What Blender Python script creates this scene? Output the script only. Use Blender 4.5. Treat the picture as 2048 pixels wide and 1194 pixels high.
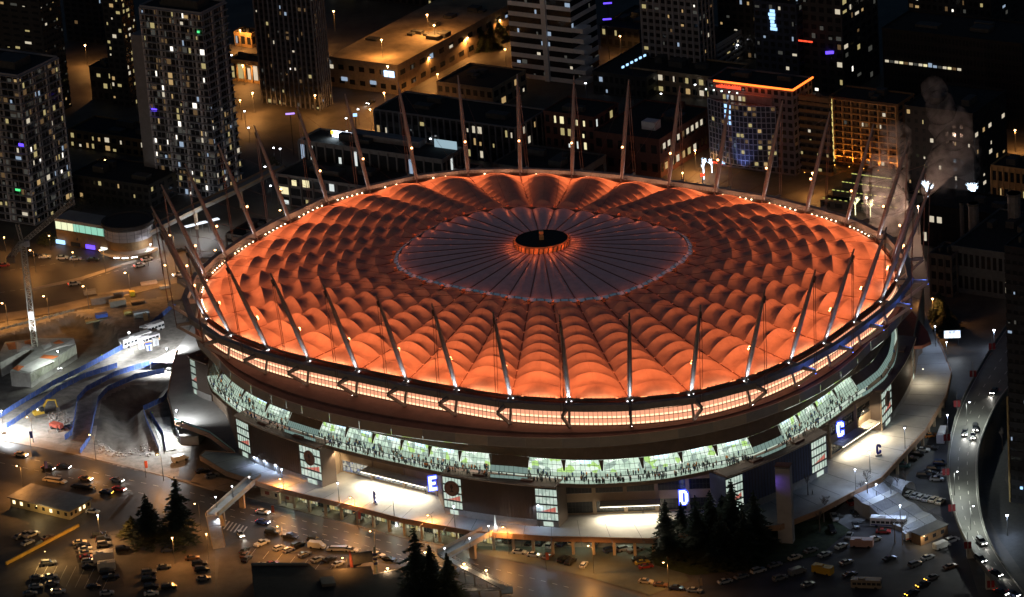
import bpy, bmesh, math, random
import numpy as np
from mathutils import Vector, Matrix
random.seed(11)
R = math.radians
SC = bpy.context.scene
for o in list(bpy.data.objects): bpy.data.objects.remove(o)
COL = SC.collection

# ------------------------------------------------------------------ camera, sky, exposure
CAM = np.array([-11.1492, -1261.4387, 522.875]); PITCH = 0.36756360; ROLL = -0.07211876; FPX = 8142.8137
_cp, _sp, _cr, _sr = math.cos(PITCH), math.sin(PITCH), math.cos(ROLL), math.sin(ROLL)
FW = np.array([0, _cp, -_sp]); _r = np.array([1., 0, 0]); _u = np.cross(_r, FW)
RT = _cr*_r + _sr*_u; UP = -_sr*_r + _cr*_u
def at(px, py, z=0.):
    "world point at height z seen at a survey position of the photograph (2048 x 1194)"
    d = FW*FPX + RT*(px-1024) - UP*(py-597)
    p = CAM + d*((z-CAM[2])/d[2])
    return Vector((float(p[0]), float(p[1]), z))
cam = bpy.data.cameras.new('camera'); co = bpy.data.objects.new('camera', cam); COL.objects.link(co)
cam.sensor_width = 36; cam.lens = 36*FPX/2048; cam.clip_start = 5; cam.clip_end = 6000
co.matrix_world = Matrix(((RT[0], UP[0], -FW[0], CAM[0]), (RT[1], UP[1], -FW[1], CAM[1]), (RT[2], UP[2], -FW[2], CAM[2]), (0, 0, 0, 1)))
SC.camera = co
W = bpy.data.worlds.new('World'); SC.world = W; W.use_nodes = True
nt = W.node_tree; bg = nt.nodes['Background']
sky = nt.nodes.new('ShaderNodeTexSky'); sky.sky_type = 'NISHITA'; sky.sun_disc = False
sky.sun_elevation = R(4); sky.sun_rotation = R(200); sky.air_density = 1.0; sky.dust_density = 2.0; sky.ozone_density = 3.0
nt.links.new(sky.outputs[0], bg.inputs[0]); bg.inputs[1].default_value = 0.024
_l = bpy.data.lights.new('sun', 'SUN'); _l.energy = .085; _l.angle = R(30); _l.color = (1., .66, .40)   # night: only a faint warm city glow left
_so = bpy.data.objects.new('sun', _l); COL.objects.link(_so); _so.rotation_euler = (R(78), 0, R(-20))   # 'city_glow'
SC.view_settings.view_transform = 'Standard'; SC.view_settings.look = 'None'
SC.view_settings.exposure = 0; SC.view_settings.gamma = 1; SC.view_settings.use_curve_mapping = False
SC.cycles.max_bounces = 6; SC.cycles.diffuse_bounces = 2; SC.cycles.glossy_bounces = 2; SC.cycles.transparent_max_bounces = 8
SC.cycles.volume_bounces = 0; SC.cycles.sample_clamp_indirect = 3; SC.cycles.use_light_tree = True
SC.cycles.caustics_reflective = False; SC.cycles.caustics_refractive = False

# ------------------------------------------------------------------ helpers
MATS = {}
def M(name, rgb, rough=.8, metal=0., var=.25, scale=.6, bump=0., coat=0.):
    if name in MATS: return MATS[name]
    m = bpy.data.materials.new(name); m.use_nodes = True; n = m.node_tree; b = n.nodes['Principled BSDF']
    b.inputs['Roughness'].default_value = rough; b.inputs['Metallic'].default_value = metal
    if coat: b.inputs['Coat Weight'].default_value = coat
    tc = n.nodes.new('ShaderNodeTexCoord'); no = n.nodes.new('ShaderNodeTexNoise'); no.inputs['Scale'].default_value = scale
    no.inputs['Detail'].default_value = 6; no.inputs['Roughness'].default_value = .65
    n.links.new(tc.outputs['Object'], no.inputs['Vector'])
    cr = n.nodes.new('ShaderNodeValToRGB'); n.links.new(no.outputs['Fac'], cr.inputs[0])
    cr.color_ramp.elements[0].position = .3; cr.color_ramp.elements[1].position = .7
    cr.color_ramp.elements[0].color = (*[c*(1-var) for c in rgb], 1); cr.color_ramp.elements[1].color = (*[min(1, c*(1+var)) for c in rgb], 1)
    n.links.new(cr.outputs[0], b.inputs['Base Color'])
    if bump:
        bp = n.nodes.new('ShaderNodeBump'); bp.inputs['Strength'].default_value = bump; n.links.new(no.outputs['Fac'], bp.inputs['Height']); n.links.new(bp.outputs[0], b.inputs['Normal'])
    MATS[name] = m; return m
def EM(name, rgb, s, sample=False):
    if name in MATS: return MATS[name]
    m = bpy.data.materials.new(name); m.use_nodes = True; n = m.node_tree; b = n.nodes['Principled BSDF']
    b.inputs['Base Color'].default_value = (.05, .05, .05, 1); b.inputs['Emission Color'].default_value = (*rgb, 1); b.inputs['Emission Strength'].default_value = s
    if not sample: m.cycles.emission_sampling = 'NONE'
    MATS[name] = m; return m
def EMV(name, cols, s, scale, thr=.5):
    "a lit interior: patches of different lit colours (cells of a voronoi in object space)"
    if name in MATS: return MATS[name]
    m = bpy.data.materials.new(name); m.use_nodes = True; n = m.node_tree; b = n.nodes['Principled BSDF']
    b.inputs['Base Color'].default_value = (.05, .05, .05, 1)
    tc = n.nodes.new('ShaderNodeTexCoord'); vo = n.nodes.new('ShaderNodeTexVoronoi'); vo.inputs['Scale'].default_value = scale
    n.links.new(tc.outputs['Object'], vo.inputs['Vector'])
    sp = n.nodes.new('ShaderNodeSeparateColor'); n.links.new(vo.outputs['Color'], sp.inputs[0])
    cr = n.nodes.new('ShaderNodeValToRGB'); cr.color_ramp.interpolation = 'CONSTANT'; n.links.new(sp.outputs[0], cr.inputs[0])
    for i, (p, c) in enumerate(cols):
        e = cr.color_ramp.elements[i] if i < 2 else cr.color_ramp.elements.new(p)
        e.position = p; e.color = (*c, 1)
    n.links.new(cr.outputs[0], b.inputs['Emission Color']); b.inputs['Emission Strength'].default_value = s
    m.cycles.emission_sampling = 'NONE'
    MATS[name] = m; return m

class MB:
    "collects faces; build() links them as ONE mesh object"
    def __init__(s): s.v = []; s.f = []; s.m = []
    def face(s, pts, m=0):
        i = len(s.v); s.v += [tuple(p) for p in pts]; s.f.append(tuple(range(i, i+len(pts)))); s.m.append(m); return s
    def grid(s, rows, m=0, closed=False):
        i = len(s.v); nc = len(rows[0])
        for r in rows: s.v += [tuple(p) for p in r]
        for a in range(len(rows)-1):
            for b in range(nc if closed else nc-1):
                c = (b+1) % nc
                s.f.append((i+a*nc+b, i+a*nc+c, i+(a+1)*nc+c, i+(a+1)*nc+b)); s.m.append(m)
        return s
    def prism(s, poly, z0, z1, m=0, top=None, cap=True):
        "poly counter-clockwise list of xy (or Vectors); z1 may be a list"
        n = len(poly); i = len(s.v)
        zz = z1 if isinstance(z1, (list, tuple)) else [z1]*n
        s.v += [(p[0], p[1], z0) for p in poly] + [(p[0], p[1], z) for p, z in zip(poly, zz)]
        for k in range(n):
            j = (k+1) % n; s.f.append((i+k, i+j, i+n+j, i+n+k)); s.m.append(m)
        if cap:
            s.f.append(tuple(i+n+k for k in range(n))); s.m.append(m if top is None else top)
            s.f.append(tuple(i+n-1-k for k in range(n))); s.m.append(m)
        return s
    def box(s, c, d, rz=0., m=0, top=None, tap=1.):
        x, y, z = c; a, b, h = d[0]/2, d[1]/2, d[2]; co_, si = math.cos(rz), math.sin(rz)
        i = len(s.v)
        for t, zz in ((1, z), (tap, z+h)):
            for px, py in ((-a, -b), (a, -b), (a, b), (-a, b)):
                px *= t; py *= t; s.v.append((x+px*co_-py*si, y+px*si+py*co_, zz))
        for k in range(4): s.f.append((i+k, i+(k+1) % 4, i+4+(k+1) % 4, i+4+k)); s.m.append(m)
        s.f.append((i+4, i+5, i+6, i+7)); s.m.append(m if top is None else top); s.f.append((i+3, i+2, i+1, i)); s.m.append(m)
        return s
    def beam(s, p0, p1, w0, h0, w1=None, h1=None, m=0, up=(0, 0, 1)):
        "rectangular beam from p0 to p1 (w across, h along up)"
        p0, p1 = Vector(p0), Vector(p1); d = (p1-p0).normalized(); sd = d.cross(Vector(up))
        if sd.length < 1e-4: sd = d.cross(Vector((1, 0, 0)))
        sd.normalize(); u = sd.cross(d); w1 = w0 if w1 is None else w1; h1 = h0 if h1 is None else h1
        i = len(s.v)
        for p, w, h in ((p0, w0, h0), (p1, w1, h1)):
            for a, b in ((-1, -1), (1, -1), (1, 1), (-1, 1)): s.v.append(tuple(p+sd*(a*w/2)+u*(b*h/2)))
        for k in range(4): s.f.append((i+k, i+4+k, i+4+(k+1) % 4, i+(k+1) % 4)); s.m.append(m)
        s.f.append((i, i+1, i+2, i+3)); s.m.append(m); s.f.append((i+7, i+6, i+5, i+4)); s.m.append(m)
        return s
    def tube(s, pts, rs, n=8, m=0, cap=True):
        pts = [Vector(p) for p in pts]
        if not isinstance(rs, (list, tuple)): rs = [rs]*len(pts)
        rows = []
        for k, p in enumerate(pts):
            d = (pts[min(k+1, len(pts)-1)]-pts[max(k-1, 0)]).normalized()
            a = d.cross(Vector((0, 0, 1)) if abs(d.z) < .95 else Vector((1, 0, 0))).normalized(); b = a.cross(d)
            rows.append([p+(a*math.cos(2*math.pi*q/n)-b*math.sin(2*math.pi*q/n))*-rs[k] for q in range(n)])
        s.grid(rows, m, True)
        if cap: s.face(rows[0][::-1], m); s.face(rows[-1], m)
        return s
    def ball(s, c, r, m=0, n=8, sq=1.):
        rows = []
        for k in range(1, n//2):
            th = math.pi*k/(n//2)
            rows.append([(c[0]+r*math.sin(th)*math.cos(2*math.pi*q/n), c[1]+r*math.sin(th)*math.sin(2*math.pi*q/n), c[2]-r*sq*math.cos(th)) for q in range(n)])
        s.grid(rows, m, True); s.face(rows[0][::-1], m); s.face(rows[-1], m)
        return s
    def mesh(s, name, mats):
        me = bpy.data.meshes.new(name); me.from_pydata(s.v, [], s.f); 
        for m in (mats if isinstance(mats, (list, tuple)) else [mats]): me.materials.append(m)
        me.polygons.foreach_set('material_index', s.m)
        return me
    def build(s, name, mats, parent=None, smooth=False, kind=None, loc=None):
        me = s.mesh(name, mats)
        if smooth: me.polygons.foreach_set('use_smooth', [True]*len(me.polygons))
        me.update()
        return link(name, me, parent, kind, loc)
def link(name, data, parent=None, kind=None, loc=None, rz=0):
    o = bpy.data.objects.new(name, data); COL.objects.link(o)
    if parent is not None: o.parent = parent
    if kind: o['kind'] = kind
    if loc is not None: o.location = loc
    if rz: o.rotation_euler[2] = rz
    return o
LABELS = {}
def tag(o, label, cat, group=None):
    o['label'] = label; o['category'] = cat
    if group: o['group'] = group
    LABELS.setdefault(label, []).append(o); return o
def thing(name, label, cat, loc=(0, 0, 0), rz=0., group=None):
    o = bpy.data.objects.new(name, None); COL.objects.link(o); o.location = loc; o.rotation_euler = (0, 0, rz); o.empty_display_size = .5
    return tag(o, label, cat, group)
def dup(root, loc, rz=0., label=None, group=None):
    r = root.copy(); COL.objects.link(r); r.location = loc; r.rotation_euler = (0, 0, rz)
    if label: r['label'] = label
    if group: r['group'] = group
    for ch in KIDS[root.name]:
        c = ch.copy(); COL.objects.link(c); c.parent = r
        for g in KIDS.get(ch.name, ()):
            d = g.copy(); COL.objects.link(d); d.parent = c
    return r
KIDS = {}
def proto(root):
    "remember the children of a thing that is going to be copied"
    allo = [o for o in bpy.data.objects if o.parent is not None]
    KIDS[root.name] = [o for o in allo if o.parent == root]
    for c in KIDS[root.name]: KIDS[c.name] = [o for o in allo if o.parent == c]
def light(name, typ, loc, power, col, parent=None, size=.3, direc=None, spot=None, blend=.5, sy=None):
    l = bpy.data.lights.new(name, typ); l.energy = power; l.color = col
    if typ == 'AREA':
        l.size = size
        if sy: l.shape = 'RECTANGLE'; l.size_y = sy
    else: l.shadow_soft_size = size
    if spot: l.spot_size = spot; l.spot_blend = blend
    o = bpy.data.objects.new(name, l); COL.objects.link(o); o.location = loc
    if direc is not None: o.rotation_euler = Vector(direc).to_track_quat('-Z', 'Y').to_euler()
    if parent is not None: o.parent = parent
    if name in FIX and parent is not None:
        m = max(col); MB().ball((loc[0], loc[1], loc[2]+.32), .16, n=6).build('added_bulb', EM('bulb_%d_%d_%d' % tuple(int(c*99) for c in col), tuple(c/m for c in col), 6.), parent)
    return o
FIX = {'recess_lamp', 'hut_lamp', 'wall_lamp', 'porch_lamp', 'arcade_lamp', 'side_wash', 'facade_uplight'}  # lights without a fixture; each gets a small added glowing ball
def sheet(name, pts, mat, z=None, kind='structure', thick=None):
    mb = MB(); pts = [Vector(p) for p in pts]
    if thick: mb.prism(pts, pts[0].z-thick, pts[0].z)
    else: mb.face(pts)
    o = mb.build(name, mat); o['kind'] = kind; return o
def ccw(p):
    a = sum(p[i][0]*p[(i+1) % len(p)][1]-p[(i+1) % len(p)][0]*p[i][1] for i in range(len(p)))
    return p if a > 0 else p[::-1]
GA = R(-33); GU = Vector((math.cos(GA), math.sin(GA), 0)); GV = Vector((-math.sin(GA), math.cos(GA), 0))
# ------------------------------------------------------------------ the stadium
RZ = 43.0; POD = 6.5
RING = [(4.2, -106.14), (22.63, -109.02), (41.29, -107.31), (58.62, -99.44), (73.24, -87.36), (85.38, -73.25), (96.57, -57.08), (106.63, -41.14), (113.54, -23.45), (114.37, -5.34), (111.2, 13.26), (102.6, 29.95), (90.51, 44.24), (76.9, 58.18), (61.41, 69.9), (45.8, 80.29), (29.93, 90.4), (12.86, 98.67), (-5.12, 104.97), (-23.52, 108.21), (-41.72, 105.82), (-58.36, 98.14), (-72.83, 88.97), (-85.77, 73.12), (-96.76, 57.76), (-106.25, 40.47), (-112.5, 23.29), (-114.37, 5.34), (-111.06, -12.82), (-102.52, -29.46), (-90.08, -44.39), (-76.57, -56.71), (-60.97, -68.63), (-45.55, -79.95), (-29.93, -90.35), (-13.43, -100.19)]
def _raw(s):
    i = math.floor(s); t = s-i; p = [Vector(RING[(i+k) % 36]) for k in (-1, 0, 1, 2)]
    return .5*((2*p[1])+(p[2]-p[0])*t+(2*p[0]-5*p[1]+4*p[2]-p[3])*t*t+(3*p[1]-p[0]-3*p[2]+p[3])*t**3)
def nrm(s):
    d = _raw(s+.35)-_raw(s-.35); return Vector((d.y, -d.x)).normalized()
def ring(s, off=0., z=RZ):
    p = _raw(s)+nrm(s)*off; return Vector((p.x, p.y, z))
def inner(s, k=.43, z=52.):
    p = _raw(s)*k; return Vector((p.x, p.y, z))

m_fab = M('white_roof_fabric', (.36, .35, .33), .75, var=.17, scale=.35, bump=.12)
_p = m_fab.node_tree.nodes['Principled BSDF']
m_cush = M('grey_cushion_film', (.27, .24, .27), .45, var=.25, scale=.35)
_b = m_cush.node_tree.nodes['Principled BSDF']; _b.inputs['Emission Color'].default_value = (.55, .36, .46, 1); _b.inputs['Emission Strength'].default_value = .034   # emission put in for stadium light coming through the film
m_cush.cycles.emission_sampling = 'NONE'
m_steel = M('silver_painted_steel', (.31, .31, .32), .45, .3, var=.12, scale=.8)
m_dark = M('dark_painted_steel', (.10, .095, .09), .6, var=.2)
m_beam = M('grey_brown_steel', (.30, .27, .25), .6, var=.15)
m_deck = M('maroon_roof_deck', (.20, .10, .08), .8, var=.2, scale=.3)
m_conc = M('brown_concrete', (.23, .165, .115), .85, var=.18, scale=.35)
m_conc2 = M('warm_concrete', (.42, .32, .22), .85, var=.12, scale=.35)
m_slab = M('deck_concrete', (.34, .33, .31), .8, var=.2, scale=.12)
m_fasc = [M('beige_panel_%s' % n, c, .6, var=.08, scale=.5) for n, c in (('a', (.42, .36, .29)), ('b', (.52, .42, .32)), ('c', (.38, .34, .30)))]
m_cler = EM('lit_clerestory_pane', (1., .42, .24), 1.0)
m_led = EM('led_strip', (1., .62, .36), 1.9)
m_bulb = EM('warm_bulb', (1., .72, .42), 9.)
m_bulbo = EM('orange_floodlight_lens', (1., .42, .16), 9.)
m_wbulb = EM('white_bulb', (.92, .96, 1.), 9.)
m_glass = M('dark_glass', (.03, .035, .04), .12, var=.1)
m_mull = M('dark_mullion', (.05, .05, .05), .6, var=.1)

ST = thing('stadium', 'huge oval stadium with a glowing orange quilted fabric roof and a ring of leaning masts', 'stadium')
NC = 10; NU, NV = 5, 10
ORG = (1., .17, .045)
GA_ = [0, .55, .8, .95]+[1.]*6+[.35]
def cell(k, i):
    rows = []
    for a in range(NU+1):
        u = (i+a/NU)/NC; t = a/NU; row = []
        for b in range(NV+1):
            v = b/NV; s = k+v
            A = ring(k, .2).lerp(inner(k), u).lerp(ring(k+1, .2).lerp(inner(k+1), u), v)
            w = (ring(k+1)-ring(k)).length*(1-u)+(inner(k+1)-inner(k)).length*u
            rise = .2+.25*w; g0, g1 = GA_[i], GA_[i+1]
            base = g0+(g1-g0)*(t if i else math.sin(t*math.pi/2)**.8)
            sag = 1-.5*4*t*(1-t)*(1 if i > 0 else .0)
            h = rise*(math.sin(math.pi*v)**.85 if 0 < v < 1 else 0.)*base*sag
            sagc = -1.0*math.sin(math.pi*u)               # the radial cables sag a little
            row.append((A.x, A.y, RZ+(52-RZ)*u+h+sagc))
        rows.append(row)
    return rows
far = MB(); n_far = 0
order = []
for k in range(36):
    for i in range(NC): order.append((k, i))
def _dep(k, i): 
    c = ring(k+.5).lerp(inner(k+.5), (i+.5)/NC); return c.y
order.sort(key=lambda q: _dep(*q))
for q, (k, i) in enumerate(order):
    rows = cell(k, i)
    if q < 300: MB().grid(rows).build('roof_panel', m_fab, ST, smooth=True)
    else: far.grid(rows)
far.build('roof_panel', m_fab, ST, smooth=True, kind='stuff')
# radial cables in the valleys, ring edge beam with a fringe of brackets
m_cab = M('dark_cable', (.16, .09, .07), .6, var=.1)
for k in range(36):
    pts = []
    for q in range(9):
        u = q/8; A = ring(k, .2).lerp(inner(k), u); pts.append((A.x, A.y, RZ+(52-RZ)*u-1.0*math.sin(math.pi*u)+.06))
    MB().tube(pts, .17, 5).build('radial_cable', m_cab, ST)
    sm, cl = MB(), MB(); L = []
    for i in range(NC):
        cc = cell(k, i); L += [Vector(r[5])+Vector((0, 0, .03)) for r in (cc if i == 0 else cc[1:])]
        if i: cl.box((cc[0][0][0], cc[0][0][1], cc[0][0][2]-.1), (.42, .42, .5), k*.17)
    sm.tube(L[3:], .018, 4).build('fabric_seam', m_cab, ST); cl.build('cable_clip', M('pale_clip', (.6, .55, .5), .5), ST, kind='stuff')
    mb = MB(); P = [ring(k+q/4) for q in range(5)]; N = [nrm(k+q/4) for q in range(5)]
    rows = [[(p.x+n.x*o, p.y+n.y*o, z) for p, n in zip(P, N)] for o, z in ((.1, 42.), (.1, 43.15), (.9, 43.15), (.9, 42.), (.1, 42.))]
    mb.grid(rows[::-1]); mb.build('ring_beam', M('rust_red_beam', (.22, .09, .06), .7), ST)
mb = MB()
for k in range(36*16):
    s = k/16; p = ring(s, .5, 43.9); mb.box(p, (.12, .12, .55+.35*random.random()), 0)
mb.build('edge_bracket', m_dark, ST, kind='stuff')
# inner retractable roof: 36 cushions, glazed rim band, hub
for k in range(36):
    rows = []
    for a in range(9):
        u = a/8; row = []
        for b in range(7):
            v = b/6; A = inner(k, .419).lerp(inner(k+1, .419), v)*(1-u)+inner(k, .075).lerp(inner(k+1, .075), v)*u
            w = 7.*(1-u)+1.3*u
            row.append((A.x, A.y, 52.1+3.2*u+.15*w*math.sin(math.pi*v)**.8*(1-.22*abs(math.sin(u*9*math.pi))) if 0 < v < 1 else 52.1+3.2*u))
        rows.append(row)
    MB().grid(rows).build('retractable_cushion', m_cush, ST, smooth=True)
    A, B = inner(k, .419), inner(k, .08)
    MB().tube([(A.x, A.y, 52.25), (B.x, B.y, 55.4)], .16, 5).build('radial_cable', m_cab, ST)
m_rim = EM('blue_lit_rim_glass', (.16, .36, .52), .15)
for k in range(36):
    mb = MB(); f = MB()
    for q in range(3):
        s0, s1 = k+q/3+.02, k+(q+1)/3-.02
        mb.face([inner(s0, .431, 52.45), inner(s1, .431, 52.45), inner(s1, .419, 53.1), inner(s0, .419, 53.1)])
        f.beam(inner(k+q/3, .431, 52.5), inner(k+q/3, .419, 53.15), .16, .16)
    f.grid([[inner(k+q/3, .435, z) for q in range(4)] for z in (51.2, 52.45)]).grid([[inner(k+q/3, kk, z) for q in range(4)] for kk, z in ((.435, 52.45), (.431, 52.45))])
    f.grid([[inner(k+q/3, .419, z) for q in range(4)] for z in (53.1, 51.9)])
    r = mb.build('rim_window', m_rim, ST); f.build('rim_frame', m_dark, r)
    light('ring_lamp', 'POINT', inner(k, .425, 54.6), 150, ORG, ST, .2); p = inner(k, .438, 51.6); mb = MB().box(p, (.9, .9, 1.5), k*.17); mb.build('cable_clamp', M('orange_lit_steel', (.5, .25, .15), .5), ST)
hub = MB(); rr = [(8.0, 54.6), (9.0, 55.0), (9.3, 57.2), (8.7, 57.6), (8.5, 57.35), (.01, 57.3)]
hub.grid([[(r*math.cos(2*math.pi*q/48), r*math.sin(2*math.pi*q/48)*.97, z) for q in range(48)] for r, z in rr[:4]], 0, True)
hub.grid([[(r*math.cos(2*math.pi*q/48), r*math.sin(2*math.pi*q/48)*.97, z) for q in range(48)] for r, z in rr[3:]], 1, True)
HUB = hub.build('roof_hub', [M('copper_rim', (.75, .42, .20), .6, .0), M('black_disc', (.02, .02, .02), .8)], ST)
for q in range(12):
    a = 2*math.pi*(q+.5)/12; light('hub_rim_fill', 'POINT', (11.2*math.cos(a), 10.9*math.sin(a), 57.0), 200, ORG, HUB, .2)  # unseen fill lights added to brighten the hub rim
mb = MB()
for q in range(36):
    a = 2*math.pi*q/36; mb.beam((9.05*math.cos(a), 8.8*math.sin(a), 55.0), (9.45*math.cos(a+.05), 9.2*math.sin(a+.05), 57.3), .16, .4)
mb.build('rib', m_dark, HUB, kind='stuff')
MB().box((0, 0, 57.3), (1.5, 1.5, 1.6)).box((0, 0, 58.9), (.9, .9, .5)).box((0, 0, 59.4), (1.5, 1.5, .9), 0.).build('finial', M('copper_rim', 0), HUB)
# masts, their lamps, ties, outriggers, struts; ring of compression beams
m_lbl = EM('blue_bulb', (.1, .2, 1.), 4.)
ML, LEAN = 36.17, R(20.5)
for k in range(36):
    n = nrm(k); q = _raw(k).normalized(); n = (n+q).normalized(); N3 = Vector((n.x, n.y, 0)); T3 = Vector((-n.y, n.x, 0))
    b = ring(k, .6, RZ); d = N3*math.sin(LEAN)+Vector((0, 0, math.cos(LEAN))); tip = b+d*ML
    ts = [0, .06, .3, .6, .86, .9, 1.]; rs = [.5, .6, .78, .7, .48, .38, .24]
    mast = MB().tube([b+d*ML*t for t in ts], rs, 10).build('mast', m_steel, ST, smooth=True)
    MB().beam(b+d*ML*.87+N3*.5, b+d*ML*.93+N3*.5, .5, .9).build('mast_head', m_dark, mast)
    # floodlight a third of the way up, on the inner face
    lp = b+d*ML*.33-N3*.95
    MB().box(lp+N3*.25+Vector((0, 0, -.45)), (.9, .4, 1.6), math.atan2(n.y, n.x)+R(90)).build('floodlight', m_dark, mast)
    MB().ball(lp-N3*.3+Vector((0, 0, .85)), .42, n=8).build('lens', m_bulbo, mast)
    aim = (inner(k, .9, 51.5)-lp)
    MB().box(lp-N3*.72+Vector((0, 0, .006)), (1.0, .05, .34), math.atan2(n.y, n.x)+R(90)).build('added_baffle', m_dark, mast)  # plate added to keep the flood beam off the far side of the roof
    light('roof_flood', 'SPOT', lp-N3*.32+Vector((0, 0, .02)), 27000, ORG, ST, .012, (inner(k, .95, 51.)-lp), R(120), 1.)
    # small white lamps at the foot, shining up the mast
    for sgn in (-1, 1):
        c = b+T3*sgn*.75-N3*0.2+N3*.4; MB().ball(c+Vector((0, 0, .1)), .2, n=6).build('foot_lamp', m_wbulb, mast)
    for sgn in (-1, 1): light('mast_uplight', 'SPOT', b+N3*.95+T3*sgn*.95+Vector((0, 0, -.2)), 9000, (.93, .96, 1.), ST, .1, d*9-T3*sgn*.75-N3*.75, R(32), .9)
    # outrigger, struts and ties
    O = ring(k, 11., RZ-.4)
    MB().beam(b+Vector((0, 0, -.5)), O, 1.2, 1.8, .6, .9).build('outrigger', m_beam, ST)
    foot = ring(k, 2.4, 35.4)
    MB().tube([b+Vector((0, 0, -.8)), foot+Vector((0, 0, .8))], .42, 8).build('column', m_steel, ST, smooth=True)
    MB().ball(foot+Vector((0, 0, .3)), .7, n=8).build('column_foot', m_beam, ST)
    light('foot_uplight', 'SPOT', foot+N3*1.7+Vector((0, 0, .4)), 1500, (.93, .96, 1.), ST, .1, (b-foot-N3*1.8), R(50), .8)
    MB().beam(O+Vector((0, 0, -.3)), foot, .7, .9).build('strut', m_beam, ST)
    if 4 <= k <= 8: MB().ball(O+Vector((0, 0, -.9)), .22, n=6).build('blue_lamp', m_lbl, ST); light('tip_lamp', 'POINT', O-N3*1.2+T3*.9+Vector((0, 0, 1.6)), 420, (.10, .22, 1.), ST, .1)
    for sgn in (-1, 1):
        MB().tube([b+d*ML*.87+N3*.9+T3*.42*sgn, O+T3*.42*sgn], .1, 5).build('tie_cable', m_cab, ST)
    A = inner(k, .433, 52.6); MB().tube([b+d*ML*.96, A], .055, 4).build('stay_cable', m_cab, ST)
    B = ring(k+.25, 7, RZ-.2)
    MB().beam(ring(k, 5.4, RZ+.1), ring(k+1, 5.4, RZ+.1), 1.9, 2.0).build('compression_beam', m_beam, ST)
# lamps round the fabric edge, behind a dark fringe plate
for k in range(36):
    P = [ring(k+q/6, .45) for q in range(7)]
    fr = MB().grid([[(p.x, p.y, z) for p in P] for z in (43.1, 44.2)]).build('fringe_plate', m_dark, ST)
    if 10 <= k <= 13 or 16 <= k <= 27:
        for q in (range(6) if (10 <= k <= 13 or 21 <= k <= 27) else (2, 4)):
            MB().ball(ring(k+.2+.6*q/5, -.3, 44.0), .27, n=6).build('edge_lamp', m_bulb, ST)
    if 9 <= k <= 27:
        for f_ in (.3, .7): light('edge_lamp_light', 'POINT', ring(k+f_, .9, 44.3), 330, (1., .42, .22), ST, .25)
    c = ring(k+.5, .3, 44.25); n = nrm(k+.5)
    light('edge_wash', 'AREA', c, 650, (1., .27, .11), ST, 12, sy=.4).rotation_euler = Matrix(((-n.y, 0, n.x), (n.x, 0, n.y), (0, 1, 0))).to_euler()
# clerestory windows under the roof edge
for k in range(36):
    r = MB().grid([[ring(k+q/4, .35, 42.0) for q in range(5)], [ring(k+q/4, .75, 35.2) for q in range(5)]][::-1]).build('clerestory_window', m_cler, ST)
    f = MB()
    for q in range(14):
        s = k+q/13; f.beam(ring(s, .42, 42.), ring(s, .84, 35.2), .10, .08)
    for z in (42., 39.75, 37.5, 35.3):
        o = .4+(42-z)/6.8*.4
        for q in range(4): f.beam(ring(k+q/4, o+.05, z), ring(k+(q+1)/4, o+.05, z), .12, .14)
    for z in (39.75, 37.5, 35.3):
        o = .4+(42-z)/6.8*.4; l = MB()
        for q in range(13): l.face([ring(k+(q+.12)/13, o+.03, z+.15), ring(k+(q+.88)/13, o+.03, z+.15), ring(k+(q+.88)/13, o-.02, z+.75), ring(k+(q+.12)/13, o-.02, z+.75)])
        l.build('led_strip', m_led, r, kind='stuff')
    f.build('mullion', m_mull, r)
# deck, fascia and bowl wall: the concrete bowl is rounder than the roof ring
CF = [113.644, -1.303, -5.344, -0.191, 2.142]
def rbowl(t):
    t = R(t); return CF[0]+CF[1]*math.cos(2*t)+CF[2]*math.sin(2*t)+CF[3]*math.cos(4*t)+CF[4]*math.sin(4*t)
def bowl(t, o, z): r = rbowl(t)+o; return Vector((r*math.cos(R(t)), r*math.sin(R(t)), z))
def table(px, z):
    T = []
    for p in px:
        q = at(p[0], p[1], z); th = math.degrees(math.atan2(q.y, q.x)); T.append((th if th < 90 else th-360, q.to_2d().length-rbowl(th)))
    T.sort(); return T
def off(T, t):
    t = (t+180) % 360-180
    if t > 90: t -= 360
    if t < T[0][0]: a = min(1, (T[0][0]-t)/20); return T[0][1]*(1-a)+1.5*a
    if t > T[-1][0]: a = min(1, (t-T[-1][0])/20); return T[-1][1]*(1-a)+1.5*a
    for (a, p), (b, q) in zip(T, T[1:]):
        if a <= t <= b: return p+(q-p)*(t-a)/(b-a)
    return 1.5
G_T = table([(420, 752), (430, 770), (442, 780), (470, 804), (499, 824), (560, 847), (601, 861), (659, 878), (720, 894), (800, 913), (891, 932), (1027, 945), (1116, 953), (1180, 955), (1330, 944), (1420, 926), (1458, 920), (1508, 907), (1553, 889), (1597, 865), (1640, 837), (1700, 792), (1733, 773), (1762, 750), (1782, 719), (1789, 685)], 22.4)
def sring(t, r):   # straight-down ring position of a given azimuth
    return Vector((r*math.cos(R(t)), r*math.sin(R(t))))
SEG = [-176, -169, -164.5, -158.8, -151, -144.9, -141, -137.2, -131, -124.8, -118.5, -112.6, -106.8, -101.3, -95.2, -89.5, -83.9, -78, -72.2, -66.8, -61.2, -55.4, -50.9, -45.9, -40] + [-34+6*i for i in range(36)]
SEG = [t for t in SEG if t <= 180]+[184]
OPEN = set([0, 1, 2, 3, 4]+[7, 8, 9, 10, 11, 12]+list(range(14, 20))+[21, 22, 23, 24])
_az = sorted((math.degrees(math.atan2(ring(s/20).y, ring(s/20).x)), ring(s/20).to_2d().length) for s in range(720))
def rring(t):
    t = (t+180) % 360-180; return min(_az, key=lambda q: abs(q[0]-t))[1]
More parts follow.
